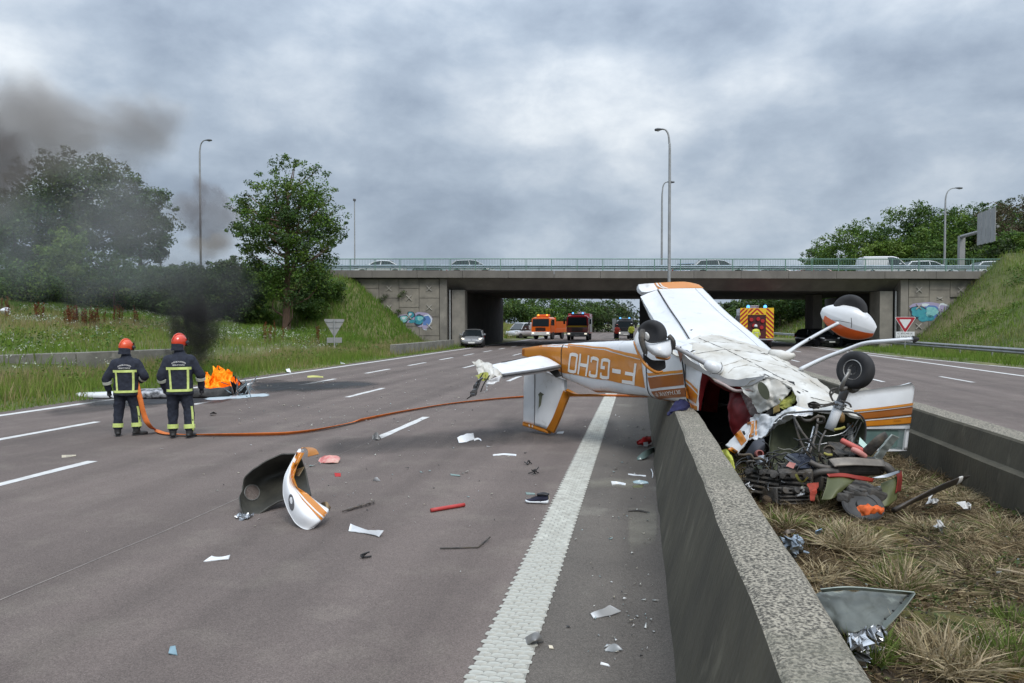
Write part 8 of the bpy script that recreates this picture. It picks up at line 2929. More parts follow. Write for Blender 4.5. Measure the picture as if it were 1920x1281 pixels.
# smoke: volumes whose density comes from noise and fades out towards their limits
def smoke_mat(name, dens, col, scale, lo, hi, seed, det=4.0, dist=.6, aniso=0.0, absorb=None):
 m = bpy.data.materials.new(name)
 m.use_nodes = True
 nt = m.node_tree
 nd, lk = nt.nodes, nt.links
 nd.clear()
 out = nd.new('ShaderNodeOutputMaterial')
 pv = nd.new('ShaderNodeVolumePrincipled')
 pv.inputs['Color'].default_value = (*col, 1)
 pv.inputs['Anisotropy'].default_value = aniso
 if absorb:
  pv.inputs['Absorption Color'].default_value = (*absorb, 1)
 t = nd.new('ShaderNodeTexCoord')
 ln = nd.new('ShaderNodeVectorMath')
 ln.operation = 'LENGTH'
 lk.new(t.outputs['Object'], ln.inputs[0])
 fall = nd.new('ShaderNodeMapRange')
 fall.interpolation_type = 'SMOOTHSTEP'
 fall.inputs['From Min'].default_value = 1.0
 fall.inputs['From Max'].default_value = .25
 lk.new(ln.outputs['Value'], fall.inputs['Value'])
 geo = nd.new('ShaderNodeNewGeometry')
 mp = nd.new('ShaderNodeMapping')
 mp.inputs['Location'].default_value = (seed, seed * 1.3, seed * .7)
 mp.inputs['Scale'].default_value = (1, 1, .85)
 lk.new(geo.outputs['Position'], mp.inputs[0])
 n = nd.new('ShaderNodeTexNoise')
 n.inputs['Scale'].default_value = scale
 n.inputs['Detail'].default_value = det
 n.inputs['Roughness'].default_value = .55
 n.inputs['Distortion'].default_value = dist
 lk.new(mp.outputs[0], n.inputs['Vector'])
 mu = nd.new('ShaderNodeMath')
 mu.operation = 'ADD'
 lk.new(n.outputs[0], mu.inputs[0])
 sc_ = nd.new('ShaderNodeMath')
 sc_.operation = 'MULTIPLY_ADD'
 lk.new(fall.outputs[0], sc_.inputs[0])
 sc_.inputs[1].default_value = .42
 sc_.inputs[2].default_value = -.42
 lk.new(sc_.outputs[0], mu.inputs[1])
 mr = nd.new('ShaderNodeMapRange')
 mr.interpolation_type = 'SMOOTHSTEP'
 mr.inputs['From Min'].default_value = lo
 mr.inputs['From Max'].default_value = hi
 mr.inputs['To Max'].default_value = dens
 lk.new(mu.outputs[0], mr.inputs['Value'])
 lk.new(mr.outputs[0], pv.inputs['Density'])
 lk.new(pv.outputs[0], out.inputs['Volume'])
 return m
def smoke(label, px, py, d, rx, ry, rz, dens, col, scale, lo, hi, seed, **kw):
 bm = bmesh.new()
 bmesh.ops.create_icosphere(bm, subdivisions=3, radius=1.0)
 me = bpy.data.meshes.new('smoke')
 bm.to_mesh(me)
 bm.free()
 me.materials.append(smoke_mat('smoke_%d' % seed, dens, col, scale, lo, hi, seed, **kw))
 o = bpy.data.objects.new('smoke', me)
 COL.objects.link(o)
 o.location = P(px, py, d)
 o.scale = (rx, ry, rz)
 o.rotation_euler = (0, 0, YAW)
 return props(o, label, None, None, 'stuff')
smoke('dense black smoke column above the flames', 362, 625, 23.5, 1.75, 1.4, 2.1, 3.2, (.06, .058, .057), 1.7, .34, .56, 1, det=7.0, dist=1.0)
smoke('black smoke spreading before the hedge', 362, 545, 25.5, 3.4, 1.9, 2.2, .62, (.12, .12, .125), .8, .22, .62, 2, det=6.0, dist=.9)
smoke('thin grey smoke veil before the left wood', 165, 450, 37, 9.5, 3.0, 6.0, .085, (.55, .58, .60), .30, .20, .5, 3)
smoke('grey brown smoke cloud high on the left', 110, 245, 42, 11.5, 5, 5.2, .36, (.42, .385, .365), .22, .29, .58, 4, det=9.0, dist=.7)
smoke('billowing grey smoke puff behind the left street lamp', 385, 410, 62, 4.8, 3.4, 4.9, .75, (.32, .29, .29), .36, .32, .56, 5, det=7.0)
smoke('dark smoke at the upper left edge of the frame', -30, 330, 40, 4.6, 3, 5.0, .75, (.30, .27, .26), .34, .30, .60, 6, det=7.0)
smoke('grey smoke drifting up before the left wood', 235, 400, 37, 5.0, 2.4, 3.6, .24, (.34, .34, .345), .42, .32, .58, 8, det=8.0)
smoke('pale smoke drifting low behind the hedge', 400, 462, 60, 4.0, 2, 1.8, .45, (.5, .44, .38), .40, .28, .56, 7)
# debris on the road
def scrap(name, label, cat, pts, mat, group=None, nu=5, nv=5, amp=.012, thick=.006, sc=10, jag=.004, seed=0, **kw):
 o = gridpatch(name, pts, mat, None, nu=nu, nv=nv, amp=amp, sc=sc, thick=thick, jag=jag, seed=seed, **kw)
 return props(o, label, cat, group)
def GH(px, py, h=0.0):
 p = G(px, py, h)
 return p
# torn nose cowl
cw = thing('nose_cowl', 'torn half of the nose cowling standing on the road with dark inside showing', 'cowling', tuple(G(535, 975)))
inn = gridpatch('inner_shell', [[P(453, 915, 7.55), P(462, 893, 7.55), P(492, 869, 7.6), P(528, 854, 7.65), P(562, 851, 7.65)],
                          [P(451, 932, 7.42), P(470, 915, 7.72), P(502, 893, 7.95), P(540, 880, 8.0), P(569, 877, 7.85)],
                          [P(453, 950, 7.36), P(476, 940, 7.6), P(508, 920, 7.8), P(546, 906, 7.85), P(577, 902, 7.8)],
                          [P(457, 968, 7.28), P(480, 967, 7.36), P(508, 948, 7.5), P(535, 938, 7.6), P(585, 928, 7.7)]], m_char, cw, nu=8, nv=8, amp=.012, sc=5, thick=.012)
m_inner = M('sooty_fibreglass', (.028, .028, .024), (.055, .053, .042), scale=4, rough=.55)
inn.data.materials[0] = m_inner
IV = BVHTree.FromPolygons([Vector(v.co) + ORG[cw] for v in inn.data.vertices], [tuple(p.vertices) for p in inn.data.polygons])
hole = []
for a_ in np.linspace(0, 2 * math.pi, 22)[:-1]:
 hole.append(on_mesh(IV, 472.5 + 14 * math.cos(a_), 923.5 + 14.5 * math.sin(a_), .012, 7.4))
polyplate('round_hole', hole, m_asph, inn, thick=.004)
mb = MB()
mb.tube(hole + [hole[0]], .006, 5)
mb.build('hole_rim', M('rim_grey', (.15, .15, .14), rough=.6), inn)
out_ = gridpatch('outer_shell', [[P(560, 842, 7.42), P(566, 841, 7.40), P(572, 842, 7.44)], [P(546, 866, 7.3), P(551, 869, 7.26), P(556, 872, 7.34)], [P(533, 896, 7.2), P(541, 898, 7.12), P(550, 900, 7.24)],
                           [P(531, 928, 7.10), P(545, 922, 7.0), P(560, 918, 7.14)], [P(541, 960, 6.98), P(560, 946, 6.9), P(582, 931, 7.10)], [P(556, 984, 6.88), P(578, 966, 6.82), P(602, 946, 7.06)], [P(574, 993, 6.82), P(596, 978, 6.84), P(616, 955, 7.04)], [P(588, 990, 6.84), P(602, 978, 6.9), P(617, 962, 7.04)]], M('cowl_white', (.80, .81, .82), (.74, .75, .76), scale=3, rough=.5), cw, nu=8, nv=7, amp=.006, sc=4, thick=.010)
OV = BVHTree.FromPolygons([Vector(v.co) + ORG[cw] for v in out_.data.vertices], [tuple(p.vertices) for p in out_.data.polygons])
paint_on('orange_band', OV, [(556, 848), (545, 877), (546, 900), (551, 912), (566, 936), (584, 956), (602, 976)], [(571, 849), (557, 874), (551, 895), (558, 914), (577, 926), (598, 946), (614, 962)], m_por2, out_, 7.1, n=40, m_=5)
paint_on('white_line', OV, [(540, 878), (546, 904), (556, 921), (572, 940), (590, 958), (606, 972)], [(541.5, 877), (547.5, 902), (558, 919), (574, 938), (592, 956), (608, 970)], m_let, out_, 7.1, n=40, m_=2, off=.010)
paint_on('white_line', OV, [(551, 858), (548, 864)], [(556, 861), (552, 868)], m_let, out_, 7.1, n=6, m_=2, off=.010)
hole = [on_mesh(OV, 546 + 5.2 * math.cos(a_), 942 + 15 * math.sin(a_) + 4 * math.cos(a_), .008, 7.0) for a_ in np.linspace(0, 2 * math.pi, 20)[:-1]]
polyplate('round_hole', hole, M('hole_grey', (.12, .12, .125), rough=.7), out_, thick=.004)
gridpatch('curled_strip', [[P(563, 842, 7.4), P(566, 840, 7.38)], [P(572, 839, 7.3), P(580, 838.5, 7.34)], [P(578, 846, 7.22), P(592, 842, 7.3)], [P(577, 857, 7.2), P(598, 851, 7.26)]], M('aircraft_pale_orange', (.66, .28, .08)), cw, nu=5, nv=5, amp=.004, thick=.006)
gridpatch('tan_flap', [[P(557, 880, 7.2), P(571, 875, 7.16)], [P(552, 892, 7.22), P(560, 893, 7.14)]], M('tan_fibreglass', (.36, .27, .16), rough=.6), cw, nu=5, nv=5, amp=.006, thick=.006)
gridpatch('torn_corner', [[P(600, 944, 7.14), P(612, 942, 7.08), P(620, 952, 7.1)], [P(602, 952, 7.12), P(613, 954, 7.04), P(618, 962, 7.08)]], M('tan_fibreglass', (.36, .27, .16)), cw, nu=5, nv=4, amp=.012, thick=.006, jag=.008)
gridpatch('torn_bracket', [[P(452, 957, 7.3), P(460, 962, 7.24), P(476, 964, 7.3)], [P(446, 966, 7.22), P(458, 970, 7.16), P(470, 970, 7.2)], [P(441, 974, 7.2), P(452, 977, 7.14), P(462, 974, 7.16)]], m_metal, cw, nu=6, nv=6, amp=.03, sc=22, thick=.006, jag=.015, smooth=False)
wsc = m_pw
wcol = M('clean_white_plastic', (.74, .77, .79), (.68, .70, .72), scale=4, rough=.35)
grp = 'white shards on the road'
scrap('white_shard', 'white bow tie shaped shard right of the torn cowling', 'shard', [[GH(657, 982, .03), GH(690, 994, .03), GH(719, 994, .05)], [GH(653, 995, .01), GH(688, 1000, .012), GH(711, 1006, .012)]], wcol, grp, amp=.006)
scrap('white_shard', 'flat white shard lowest on the left half of the road', 'shard', [[GH(396, 1043, .012), GH(415, 1044, .02), GH(431, 1040, .03)], [GH(381, 1052, .008), GH(408, 1050, .008), GH(428, 1048, .01)]], wcol, grp, amp=.004)
scrap('white_shard', 'large white wedge on the shoulder right of the ribbed line', 'shard', [[GH(1107, 1150, .012), GH(1128, 1142, .05), GH(1145, 1134, .055)], [GH(1113, 1158, .008), GH(1140, 1154, .012), GH(1165, 1146, .012)]], wcol, grp, amp=.006)
scrap('white_shard', 'white angular shard in the road below the hose', 'shard', [[GH(857, 820, .03), GH(872, 814, .06), GH(888, 812, .05)], [GH(860, 830, .01), GH(874, 829, .012), GH(890, 823, .012)]], wcol, grp, amp=.012)
scrap('white_shard', 'small curved white shard beside the angular one', 'shard', [[GH(888, 823, .02), GH(896, 821, .03), GH(902, 824, .015)], [GH(889, 827, .006), GH(896, 824, .012), GH(903, 827, .006)]], wcol, grp, amp=.004)
scrap('white_shard', 'torn white piece stuck at the near end of the lane dash', 'shard', [[GH(698, 815, .02), GH(706, 811, .08), GH(712, 818, .05)], [GH(699, 824, .006), GH(708, 824, .02), GH(716, 822, .012)]], M('grey_torn_plastic', (.35, .34, .32), (.12, .12, .12), scale=14, rough=.5), grp, amp=.02)
scrap('white_strip', 'thin curved white strip below the tail fin', 'strip', [[GH(924, 852, .015), GH(946, 850, .012), GH(968, 852, .015)], [GH(924, 855, .006), GH(946, 853, .006), GH(968, 855, .006)]], wcol, grp, amp=.004)
scrap('white_shard', 'white flake just right of the tail fin tip', 'shard', [[GH(1045, 810, .012), GH(1058, 809, .015)], [GH(1044, 813, .006), GH(1056, 813, .006)]], wcol, grp)
scrap('white_shard', 'small white shard on the shoulder beside the pale scrape', 'shard', [[GH(1146, 903, .02), GH(1160, 903, .02), GH(1174, 907, .01)], [GH(1148, 909, .006), GH(1160, 908, .006), GH(1173, 910, .006)]], wcol, grp)
scrap('white_shard', 'small white triangle left of the red flake', 'shard', [[GH(704, 895, .05), GH(708, 895, .05)], [GH(698, 902, .006), GH(713, 902, .006)]], wcol, grp)
scrap('white_shard', 'elongated white chip on the shoulder near the bottom edge', 'shard', [[GH(1125, 1239, .012), GH(1138, 1243, .012)], [GH(1124, 1243, .006), GH(1143, 1249, .006)]], wcol, grp)
scrap('white_shard', 'cream oval chip right of the bent grey sheet', 'shard', [[GH(1028, 1209, .012), GH(1036, 1211, .012)], [GH(1030, 1214, .006), GH(1041, 1218, .006)]], M('cream_plastic', (.6, .54, .42), rough=.5), grp)
scrap('grey_film', 'translucent grey film scrap on the lower shoulder', 'film', [[GH(1135, 1217, .01), GH(1150, 1207, .03), GH(1160, 1212, .015)], [GH(1137, 1221, .006), GH(1152, 1221, .006), GH(1169, 1220, .006)]], M('grey_film', (.38, .40, .41), (.28, .30, .31), scale=8, rough=.3), None, amp=.008)
scrap('bent_sheet', 'bent grey metal sheet lying on the right edge of the ribbed line', 'metal sheet', [[GH(984, 1196, .01), GH(995, 1188, .04), GH(1008, 1183, .06)], [GH(986, 1202, .012), GH(1003, 1198, .055), GH(1016, 1196, .03)], [GH(988, 1210, .006), GH(1004, 1203, .04), GH(1020, 1203, .006)]], M('dull_sheet', (.30, .29, .27), (.20, .19, .18), scale=9, rough=.45, metal=.6), None, amp=.010)
scrap('blue_chip', 'small light blue chip at the bottom left of the road', 'chip', [[GH(318, 1211, .02), GH(328, 1211, .02)], [GH(316, 1226, .006), GH(332, 1227, .006)]], M('light_blue_plastic', (.22, .34, .40), rough=.4), None)
scrap('pale_strip', 'pale chip on the road left of the firefighters shadow', 'chip', [[GH(116, 854, .012), GH(142, 852, .012)], [GH(116, 857.5, .006), GH(142, 855.5, .006)]], M('cream_plastic', (.6, .54, .42)), None)
scrap('red_scrap', 'pink red and cream moulded scrap behind the torn cowling', 'scrap', [[GH(600, 858, .05), GH(618, 853, .10), GH(636, 856, .06)], [GH(598, 864, .02), GH(618, 861, .06), GH(638, 862, .04)], [GH(600, 868, .006), GH(618, 868, .02), GH(634, 868, .008)]], M('pink_red_plastic', (.56, .10, .10), (.62, .40, .33), scale=9, rough=.4), None, amp=.012)
scrap('red_flake', 'small flat red flake below the pink red scrap', 'flake', [[GH(628, 888, .01), GH(638, 888, .01)], [GH(628, 893, .006), GH(638, 893, .006)]], M('red_plastic', (.45, .02, .02), rough=.4), None)
scrap('yellow_strip', 'thin yellow strip on the soot stain', 'strip', [[GH(576, 705, .02), GH(590, 704, .03), GH(606, 706, .02)], [GH(576, 708, .008), GH(590, 707.5, .008), GH(606, 708, .008)]], M('pale_yellow_plastic', (.50, .50, .16), rough=.5), None, amp=.004)
scrap('white_shard', 'white shard in the grass above the edge line', 'shard', [[GH(536, 692, .1), GH(543, 691, .12)], [GH(538, 697, .05), GH(546, 699, .03)]], wcol, grp)
scrap('white_shard', 'white shard by the edge line left of the sign back', 'shard', [[GH(637, 676, .12), GH(642, 680, .06)], [GH(639, 682, .03), GH(648, 682, .03)]], wcol, grp)
scrap('grey_lump', 'grey crumpled lump on the road right of the right firefighter', 'scrap', [[GH(395, 774, .08), GH(401, 772, .08)], [GH(393, 777, .01), GH(407, 777, .01)]], M('grey_torn_plastic', (.35, .34, .32)), None, amp=.02)
# glass panes by the wall
m_gl = M('green_glass', (.20, .28, .26), (.14, .2, .19), scale=5, rough=.1, spec=.8)
scrap('glass_pane', 'curved greenish glass fragment leaning at the foot of the wall', 'glass', [[GH(1194, 858, .02), GH(1208, 846, .09), GH(1227, 839, .12)], [GH(1195, 863, .006), GH(1212, 858, .03), GH(1228, 846, .05)]], m_gl, None, amp=.004)
scrap('glass_pane', 'pale blue glass fragment flat by the foot of the wall', 'glass', [[GH(1187, 902, .015), GH(1200, 900, .02), GH(1214, 903, .015)], [GH(1188, 906, .006), GH(1202, 907, .006), GH(1216, 906, .006)]], M('pale_blue_glass', (.34, .46, .50), rough=.2), None, amp=.003)
scrap('green_strip', 'olive green flat chip beside the pale blue glass', 'chip', [[GH(1186, 911, .012), GH(1206, 909, .012)], [GH(1188, 914, .006), GH(1205, 913, .006)]], M('olive_chip', (.22, .24, .13), rough=.5), None)
scrap('white_strip', 'thin white strip at the foot of the wall above the blue glass', 'strip', [[GH(1178, 888, .012), GH(1195, 890, .012), GH(1211, 891, .012)], [GH(1178, 890, .006), GH(1195, 892, .006), GH(1211, 893.5, .006)]], wcol, grp, amp=.003)
scrap('glass_pane', 'small bluish glass chip left of the shoe', 'glass', [[GH(985, 923, .012), GH(1002, 924, .012)], [GH(987, 927, .006), GH(1003, 927.5, .006)]], m_gl, None)
scrap('glass_pane', 'bluish glass chip on the road above the red tube', 'glass', [[GH(844, 888, .012), GH(862, 890, .012)], [GH(845, 891, .006), GH(864, 893.5, .006)]], m_gl, None)
# red plastic piece with white inside
o = thing('red_scrap', 'crumpled red plastic piece at the foot of the wall under the fuselage', 'scrap', tuple(G(1208, 836)))
gridpatch('red_shell', [[GH(1196, 829, .08), GH(1208, 820, .14), GH(1221, 818, .12)], [GH(1195, 834, .03), GH(1208, 829, .08), GH(1222, 825, .08)], [GH(1198, 836, .006), GH(1210, 836, .01), GH(1220, 831, .02)]], M('red_plastic', (.45, .02, .02)), o, nu=5, nv=5, amp=.02, sc=10, thick=.006)
gridpatch('white_liner', [[P(1206, 829, 10.9), P(1215, 828, 10.9)], [P(1207, 837, 10.85), P(1214, 838, 10.85)]], wcol, o, nu=4, nv=4, amp=.01, thick=.006)
# rods and tubes
mb = MB()
mb.tube([GH(808, 957, .022), GH(840, 951.5, .022), GH(871, 946.5, .022)], .020, 10, sub=2)
props(mb.build('red_tube', M('red_tube', (.46, .05, .045), (.38, .04, .036), scale=12, rough=.5), smooth=True), 'straight red tube lying on the road', 'tube')
mb = MB()
mb.tube([GH(825, 1028, .01), GH(860, 1027.5, .01), GH(897, 1026, .01), GH(905, 1019, .015), GH(919, 1007, .03)], .007, 6)
props(mb.build('bent_rod', m_eng), 'thin bent dark rod on the road left of the ribbed line', 'rod')
mb = MB()
for k in range(7):
 mb.tube([GH(642 + 8 * k, 957 - 2.1 * k + random.uniform(-2, 2), .02), GH(652 + 8 * k, 954 - 2.1 * k, .03), GH(658 + 7.2 * k, 951 - 1.6 * k + random.uniform(-2, 2), .015)], random.uniform(.006, .014), 5)
V = [Vector(v) + nz(v, 25, .008) for v in mb.V]
props(add('twisted_strip', V, mb.F, M('twisted_metal', (.20, .17, .15), (.07, .06, .055), scale=20, rough=.6, metal=.4)), 'twisted brown metal strip right of the torn cowling', 'strip')
for k, (px, py, lab, s_) in enumerate(((1003, 885, 'small tangle of black cable above the shoe', .05), (990, 867, 'short black clip with a white tail left of the ribbed line', .03), (683, 1040, 'small rusty crumb near the bow tie shard', .02))):
 mb = MB()
 r = np.random.default_rng(300 + k)
 c = G(px, py, .03)
 for q in range(4):
  mb.tube([c + Vector((*r.normal(0, s_, 2), -.02)), c + Vector(r.normal(0, s_ * .6, 3)), c + Vector((*r.normal(0, s_, 2), r.uniform(0, s_)))], .007, 5, sub=3)
 V = [(v[0], v[1], max(v[2], .004)) for v in mb.V]
 props(add('cable_tangle', V, mb.F, m_wire), lab, 'cable')
mb = MB()
mb.tube([GH(1178, 958, .01), GH(1198, 957, .02), GH(1216, 961, .01)], .010, 5)
props(mb.build('dark_splinter', m_eng), 'dark flat splinter on the shoulder near the wall', 'splinter')
mb = MB()
mb.tube([GH(1221, 880, .01), GH(1224, 888, .05), GH(1223, 896, .01)], .007, 5, sub=3)
props(mb.build('white_wire', wcol), 'short white wire standing at the foot of the wall', 'wire')
# the shoe
sh = thing('shoe', 'dark blue sports shoe with a white sole lying on the road', 'shoe', tuple(G(1008, 945)))
sc0 = G(1008, 944)
sx = (RIGHT * -.93 + FWD * .2).normalized()
sx.z = 0
sy = Vector((-sx.y, sx.x, 0))
def sp_(a_, b_, c_):
 return sc0 + sx * a_ + sy * b_ + Vector((0, 0, c_))
mb = MB()
rg = []
for a_, w_, z0, z1 in ((-.115, .026, .0, .042), (-.10, .034, 0, .040), (-.04, .034, 0, .034), (.03, .040, 0, .030), (.08, .042, 0, .028), (.115, .034, .004, .030), (.132, .012, .012, .028)):
 rg.append([sp_(a_, w_ * math.cos(t_), (z0 + z1) / 2 + (z1 - z0) / 2 * math.copysign(abs(math.sin(t_)) ** .5, math.sin(t_)) + .004) for t_ in [2 * math.pi * k / 16 for k in range(16)]])
loft(mb, rg)
mb.build('sole', wcol, sh, smooth=True)
mb = MB()
rg = []
for a_, w_, z1 in ((-.112, .022, .085), (-.095, .030, .100), (-.05, .032, .095), (-.01, .034, .085), (.03, .037, .068), (.07, .038, .052), (.105, .030, .042), (.124, .010, .034)):
 rg.append([sp_(a_, w_ * math.cos(t_) * (1 if math.sin(t_) < 0.2 else .8), .03 + (z1 - .03) * max(0, math.sin(t_)) ** .7 if math.sin(t_) > 0 else .028) for t_ in [2 * math.pi * k / 16 for k in range(16)]])
loft(mb, rg)
up_ = mb.build('upper', M('navy_knit', (.014, .016, .035), (.02, .022, .045), scale=30, rough=.85), sh, smooth=True)
mb = MB()
mb.tube([sp_(-.10, -.02, .10), sp_(-.06, -.028, .105), sp_(-.02, -.02, .098), sp_(0, 0, .095), sp_(-.02, .02, .098), sp_(-.06, .028, .105), sp_(-.10, .02, .10), sp_(-.115, 0, .105), sp_(-.10, -.02, .10)], .012, 7, sub=3)
mb.build('collar', m_blackp, up_, smooth=True)
gridpatch('heel_patch', [[sp_(-.10, -.034, .085), sp_(-.118, -.008, .085)], [sp_(-.104, -.036, .045), sp_(-.122, -.008, .048)]], M('cream_plastic', (.6, .54, .42)), up_, nu=3, nv=3, thick=.004)
mb = MB()
for k in range(4):
 mb.tube([sp_(.0 + .02 * k, -.025, .080 - .009 * k), sp_(.005 + .02 * k, 0, .090 - .010 * k), sp_(.0 + .02 * k, .025, .080 - .009 * k)], .004, 5, sub=3)
mb.build('laces', m_blackp, up_)
# many tiny crumbs
r = np.random.default_rng(900)
V, T, c = [], [], []
def crumb(p, s, col):
 o = len(V)
 q = r.normal(0, s, (4, 3))
 q[:, 2] = np.abs(q[:, 2]) * .6
 q[3, 2] += s * .7
 for k in range(4):
  V.append((p.x + q[k, 0], p.y + q[k, 1], .004 + q[k, 2]))
  c.append(col)
 T.extend([(o, o + 1, o + 3), (o + 1, o + 2, o + 3), (o + 2, o, o + 3), (o, o + 2, o + 1)])
cols = [(.62, .62, .58), (.5, .48, .42), (.35, .45, .45), (.08, .08, .08), (.55, .5, .4), (.68, .68, .66)]
for k in range(560):
 if k < 150:
  px, py = r.normal(1180, 40), r.uniform(780, 1240)
  if py > 1000 and r.random() < .4:
   px = r.uniform(1010, 1230)
 elif k < 300:
  px, py = r.normal(720, 190), r.normal(905, 75)
 else:
  px, py = r.uniform(420, 900), r.uniform(690, 800)
 if py < 690 or px > 1250 - max(0, (900 - py)) * .12 or px < 60:
  continue
 p = G(px, py)
 if p.x > .12:
  continue
 crumb(p, r.uniform(.004, .014) * (1.0 if p.y < 9 else 1.6), cols[r.integers(0, 6)])
props(big_mesh('debris_crumbs', np.array(V), np.array(T), M('crumb', attr='tint', rough=.5), np.array(c)), 'tiny pale crumbs of debris strewn over the road', None, None, 'stuff')
# debris in the median
ZM = .27
sheet = thing('metal_sheet', 'large torn grey green metal sheet lying against the inner side of the wall', 'metal sheet', tuple(G(1620, 1150, ZM)))
gridpatch('panel', [[G(1510, 1112, .47), G(1570, 1105, .50), G(1640, 1108, .47), G(1708, 1114, .44)], [G(1545, 1150, .43), G(1590, 1146, .46), G(1640, 1142, .43), G(1694, 1136, .41)], [G(1570, 1188, .38), G(1605, 1188, .42), G(1636, 1182, .40), G(1668, 1166, .38)]], M('grey_green_metal', (.135, .145, .128), (.085, .092, .082), scale=4, rough=.5, metal=.25, c3=(.27, .29, .25), s3=6, lo3=.60, hi3=.75), sheet, nu=9, nv=9, amp=.022, sc=6, thick=.006, seed=3)
gridpatch('folded_edge', [[G(1538, 1106, .51), G(1590, 1102, .53), G(1650, 1105, .50), G(1716, 1112, .46)], [G(1540, 1112, .49), G(1590, 1107, .51), G(1650, 1110, .48), G(1708, 1117, .44)]], M('pale_green_metal', (.34, .37, .32), (.27, .30, .26), scale=5, rough=.4, metal=.3), sheet, nu=7, nv=3, amp=.006, thick=.006)
fe = gridpatch('folded_edge', [[G(1716, 1112, .47), G(1695, 1140, .44), G(1662, 1176, .40), G(1640, 1192, .38)], [G(1704, 1114, .45), G(1684, 1140, .43), G(1652, 1170, .40), G(1630, 1186, .38)]], M('pale_green_metal', (.34, .37, .32)), sheet, nu=7, nv=3, amp=.006, thick=.006)
mb = MB()
for t_ in (.12, .3, .5, .7, .86):
 p = G(1710, 1113, .475).lerp(G(1636, 1189, .40), t_)
 mb.lathe([(0, .006), (.006, .006), (.008, .001)], p + Vector((0, 0, .008)), (0, 0, 1), 8)
mb.build('rivet_holes', m_gap, fe, kind='stuff')
gridpatch('crumpled_foil', [[G(1585, 1186, .40), G(1610, 1190, .44), G(1640, 1188, .42), G(1662, 1176, .40)], [G(1595, 1200, .36), G(1615, 1202, .44), G(1638, 1200, .36), G(1655, 1190, .36)], [G(1612, 1212, .34), G(1622, 1216, .38), G(1632, 1214, .34), G(1640, 1204, .34)]], m_metal, sheet, nu=9, nv=9, amp=.05, sc=22, thick=.004, jag=.02, smooth=False)
gridpatch('crumpled_foil', [[G(1604, 1220, .34), G(1618, 1222, .40)], [G(1606, 1240, .32), G(1624, 1240, .38)], [G(1612, 1256, .30), G(1622, 1252, .34)]], m_metal, sheet, nu=8, nv=8, amp=.04, sc=22, thick=.004, jag=.02, smooth=False)
# propeller blade
pb = thing('propeller_blade', 'black propeller blade with pale tip band sticking out of the dry grass', 'propeller blade', tuple(G(1750, 930, ZM)))
A, B = P(1676, 957, 6.22), P(1818, 893, 6.65)
def blade(name, f0, f1, mat, parent, off=0.0):
 rg = []
 ax = (B - A).normalized()
 upv = (Vector((0, 0, 1)) - ax * ax.z).normalized()
 lat = ax.cross(upv)
 for f in np.linspace(f0, f1, 12):
  w = np.interp(f, [0, .15, .5, .85, .97, 1.0], [.03, .055, .062, .042, .022, .006]) + off
  th = np.interp(f, [0, .3, 1], [.022, .014, .006]) + off
  c = A.lerp(B, f) + Vector((0, 0, .012 * math.sin(math.pi * f)))
  tw = .9 - .5 * f
  u_, v_ = upv * math.cos(tw) + lat * math.sin(tw), lat * math.cos(tw) - upv * math.sin(tw)
  rg.append([c + u_ * (w * math.cos(t_)) + v_ * (th * math.sin(t_)) for t_ in [2 * math.pi * k / 14 for k in range(14)]])
 mb = MB()
 loft(mb, rg)
 return mb.build(name, mat, parent, smooth=True)
blade('blade', 0, 1, M('blade_black', (.022, .020, .018), (.06, .045, .032), scale=6, rough=.5), pb)
blade('tip_band', .83, .885, m_let, pb, .003)
scrap('orange_rag', 'bright orange crumpled rag in front of the ring gear', 'rag', [[P(1610, 950, 6.1), P(1628, 946, 6.05), P(1648, 949, 6.08), P(1660, 954, 6.15)], [P(1609, 958, 6.05), P(1628, 954, 5.96), P(1645, 956, 5.98), P(1658, 960, 6.08)], [P(1612, 966, 6.02), P(1628, 966, 5.95), P(1642, 963, 5.98), P(1652, 962, 6.05)]], M('bright_orange_cloth', (.70, .13, .018), (.52, .085, .012), scale=14, rough=.7), None, nu=6, nv=6, amp=.022, sc=14, thick=.012)
scrap('torn_metal', 'crumpled shiny metal scrap against the inner side of the wall', 'scrap', [[G(1478, 1012, .42), G(1488, 1004, .46), G(1498, 1010, .40)], [G(1472, 1024, .36), G(1488, 1022, .44), G(1504, 1026, .34)], [G(1476, 1034, .30), G(1490, 1040, .34), G(1502, 1036, .30)]], M('bluish_metal', (.42, .48, .54), (.20, .23, .26), scale=9, rough=.35, metal=.7), None, nu=7, nv=7, amp=.055, sc=20, jag=.02, smooth=False)
scrap('pale_stone', 'pale flat stone lying on the grass beside the wall', 'stone', [[G(1468, 998, .30), G(1480, 992, .33), G(1492, 994, .30)], [G(1468, 1003, .28), G(1480, 1000, .30), G(1492, 999, .28)]], M('pale_stone', (.36, .31, .27), (.28, .24, .2), scale=12, rough=.9), None, amp=.012, thick=.03)
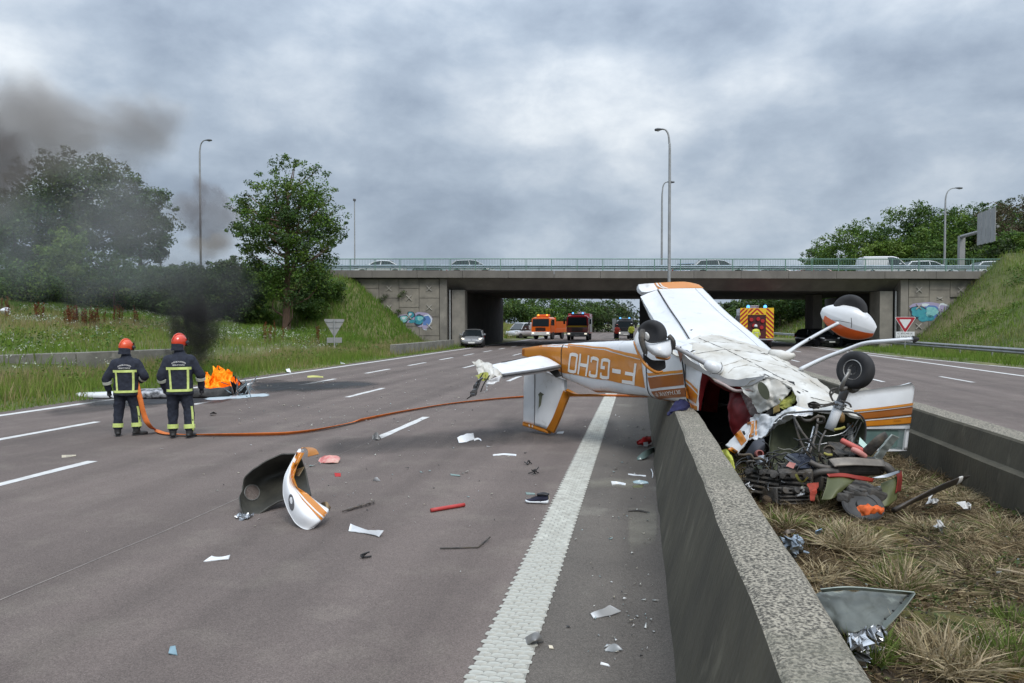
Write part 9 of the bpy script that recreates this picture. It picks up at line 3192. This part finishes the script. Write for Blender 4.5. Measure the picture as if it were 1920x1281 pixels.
scrap('blue_scrap', 'small light blue scrap in the median grass', 'scrap', [[G(1530, 994, .36), G(1541, 992, .36)], [G(1528, 1010, .29), G(1536, 1008, .29)]], M('light_blue_sheet', (.22, .34, .48), rough=.4), None, amp=.012)
for k, (px, py, w_, lab) in enumerate(((1750, 942, 24, 'crumpled clear plastic scrap right of the propeller blade'), (1812, 952, 14, 'white scrap in the grass near the right wall'), (1766, 988, 14, 'white crumb below the clear plastic scrap'))):
 scrap('plastic_scrap', lab, 'scrap', [[G(px - w_ / 2, py - 6, .31), G(px, py - 9, .36), G(px + w_ / 2, py - 4, .30)], [G(px - w_ / 2, py + 3, .28), G(px, py, .33), G(px + w_ / 2, py + 3, .28)]], M('clear_plastic', (.55, .54, .52), (.38, .37, .34), scale=14, rough=.3), None, nu=6, nv=6, amp=.05, sc=24, seed=k, jag=.015, smooth=False)
mb = MB()
mb.tube([G(1870, 1067, .30), G(1895, 1071, .31), G(1918, 1076, .29)], .009, 6)
props(mb.build('dry_stick', M('pale_wood', (.36, .29, .2), (.25, .2, .13), scale=12, rough=.9)), 'pale dry stick near the right edge of the median', 'stick')
r = np.random.default_rng(950)
V, T, c = [], [], []
for k in range(150):
 px, py = r.uniform(1420, 1910), r.uniform(900, 1275)
 p = G(px, py, ZM)
 if not (.75 < p.x < 3.1):
  continue
 o = len(V)
 crumb(p, r.uniform(.004, .010), cols[r.integers(0, 6)])
 zz_ = hmed(p.x, p.y) + r.uniform(.0, .04)
 for q in range(o, len(V)):
  V[q] = (V[q][0], V[q][1], V[q][2] + zz_)
props(big_mesh('median_crumbs', np.array(V), np.array(T), M('crumb'), np.array(c)), 'tiny crumbs of debris in the median grass', None, None, 'stuff')
# white bag in the meadow
q = AT(13, 34)
q.z = H(q.x, q.y) + .35
mb = MB()
ell(mb, q, (.22, .2, .2))
V = [Vector(v) + nz(v, 5, .12) for v in mb.V]
props(add('white_bag', V, mb.F, wcol, smooth=True), 'white bag caught in the meadow at the left edge', 'bag')
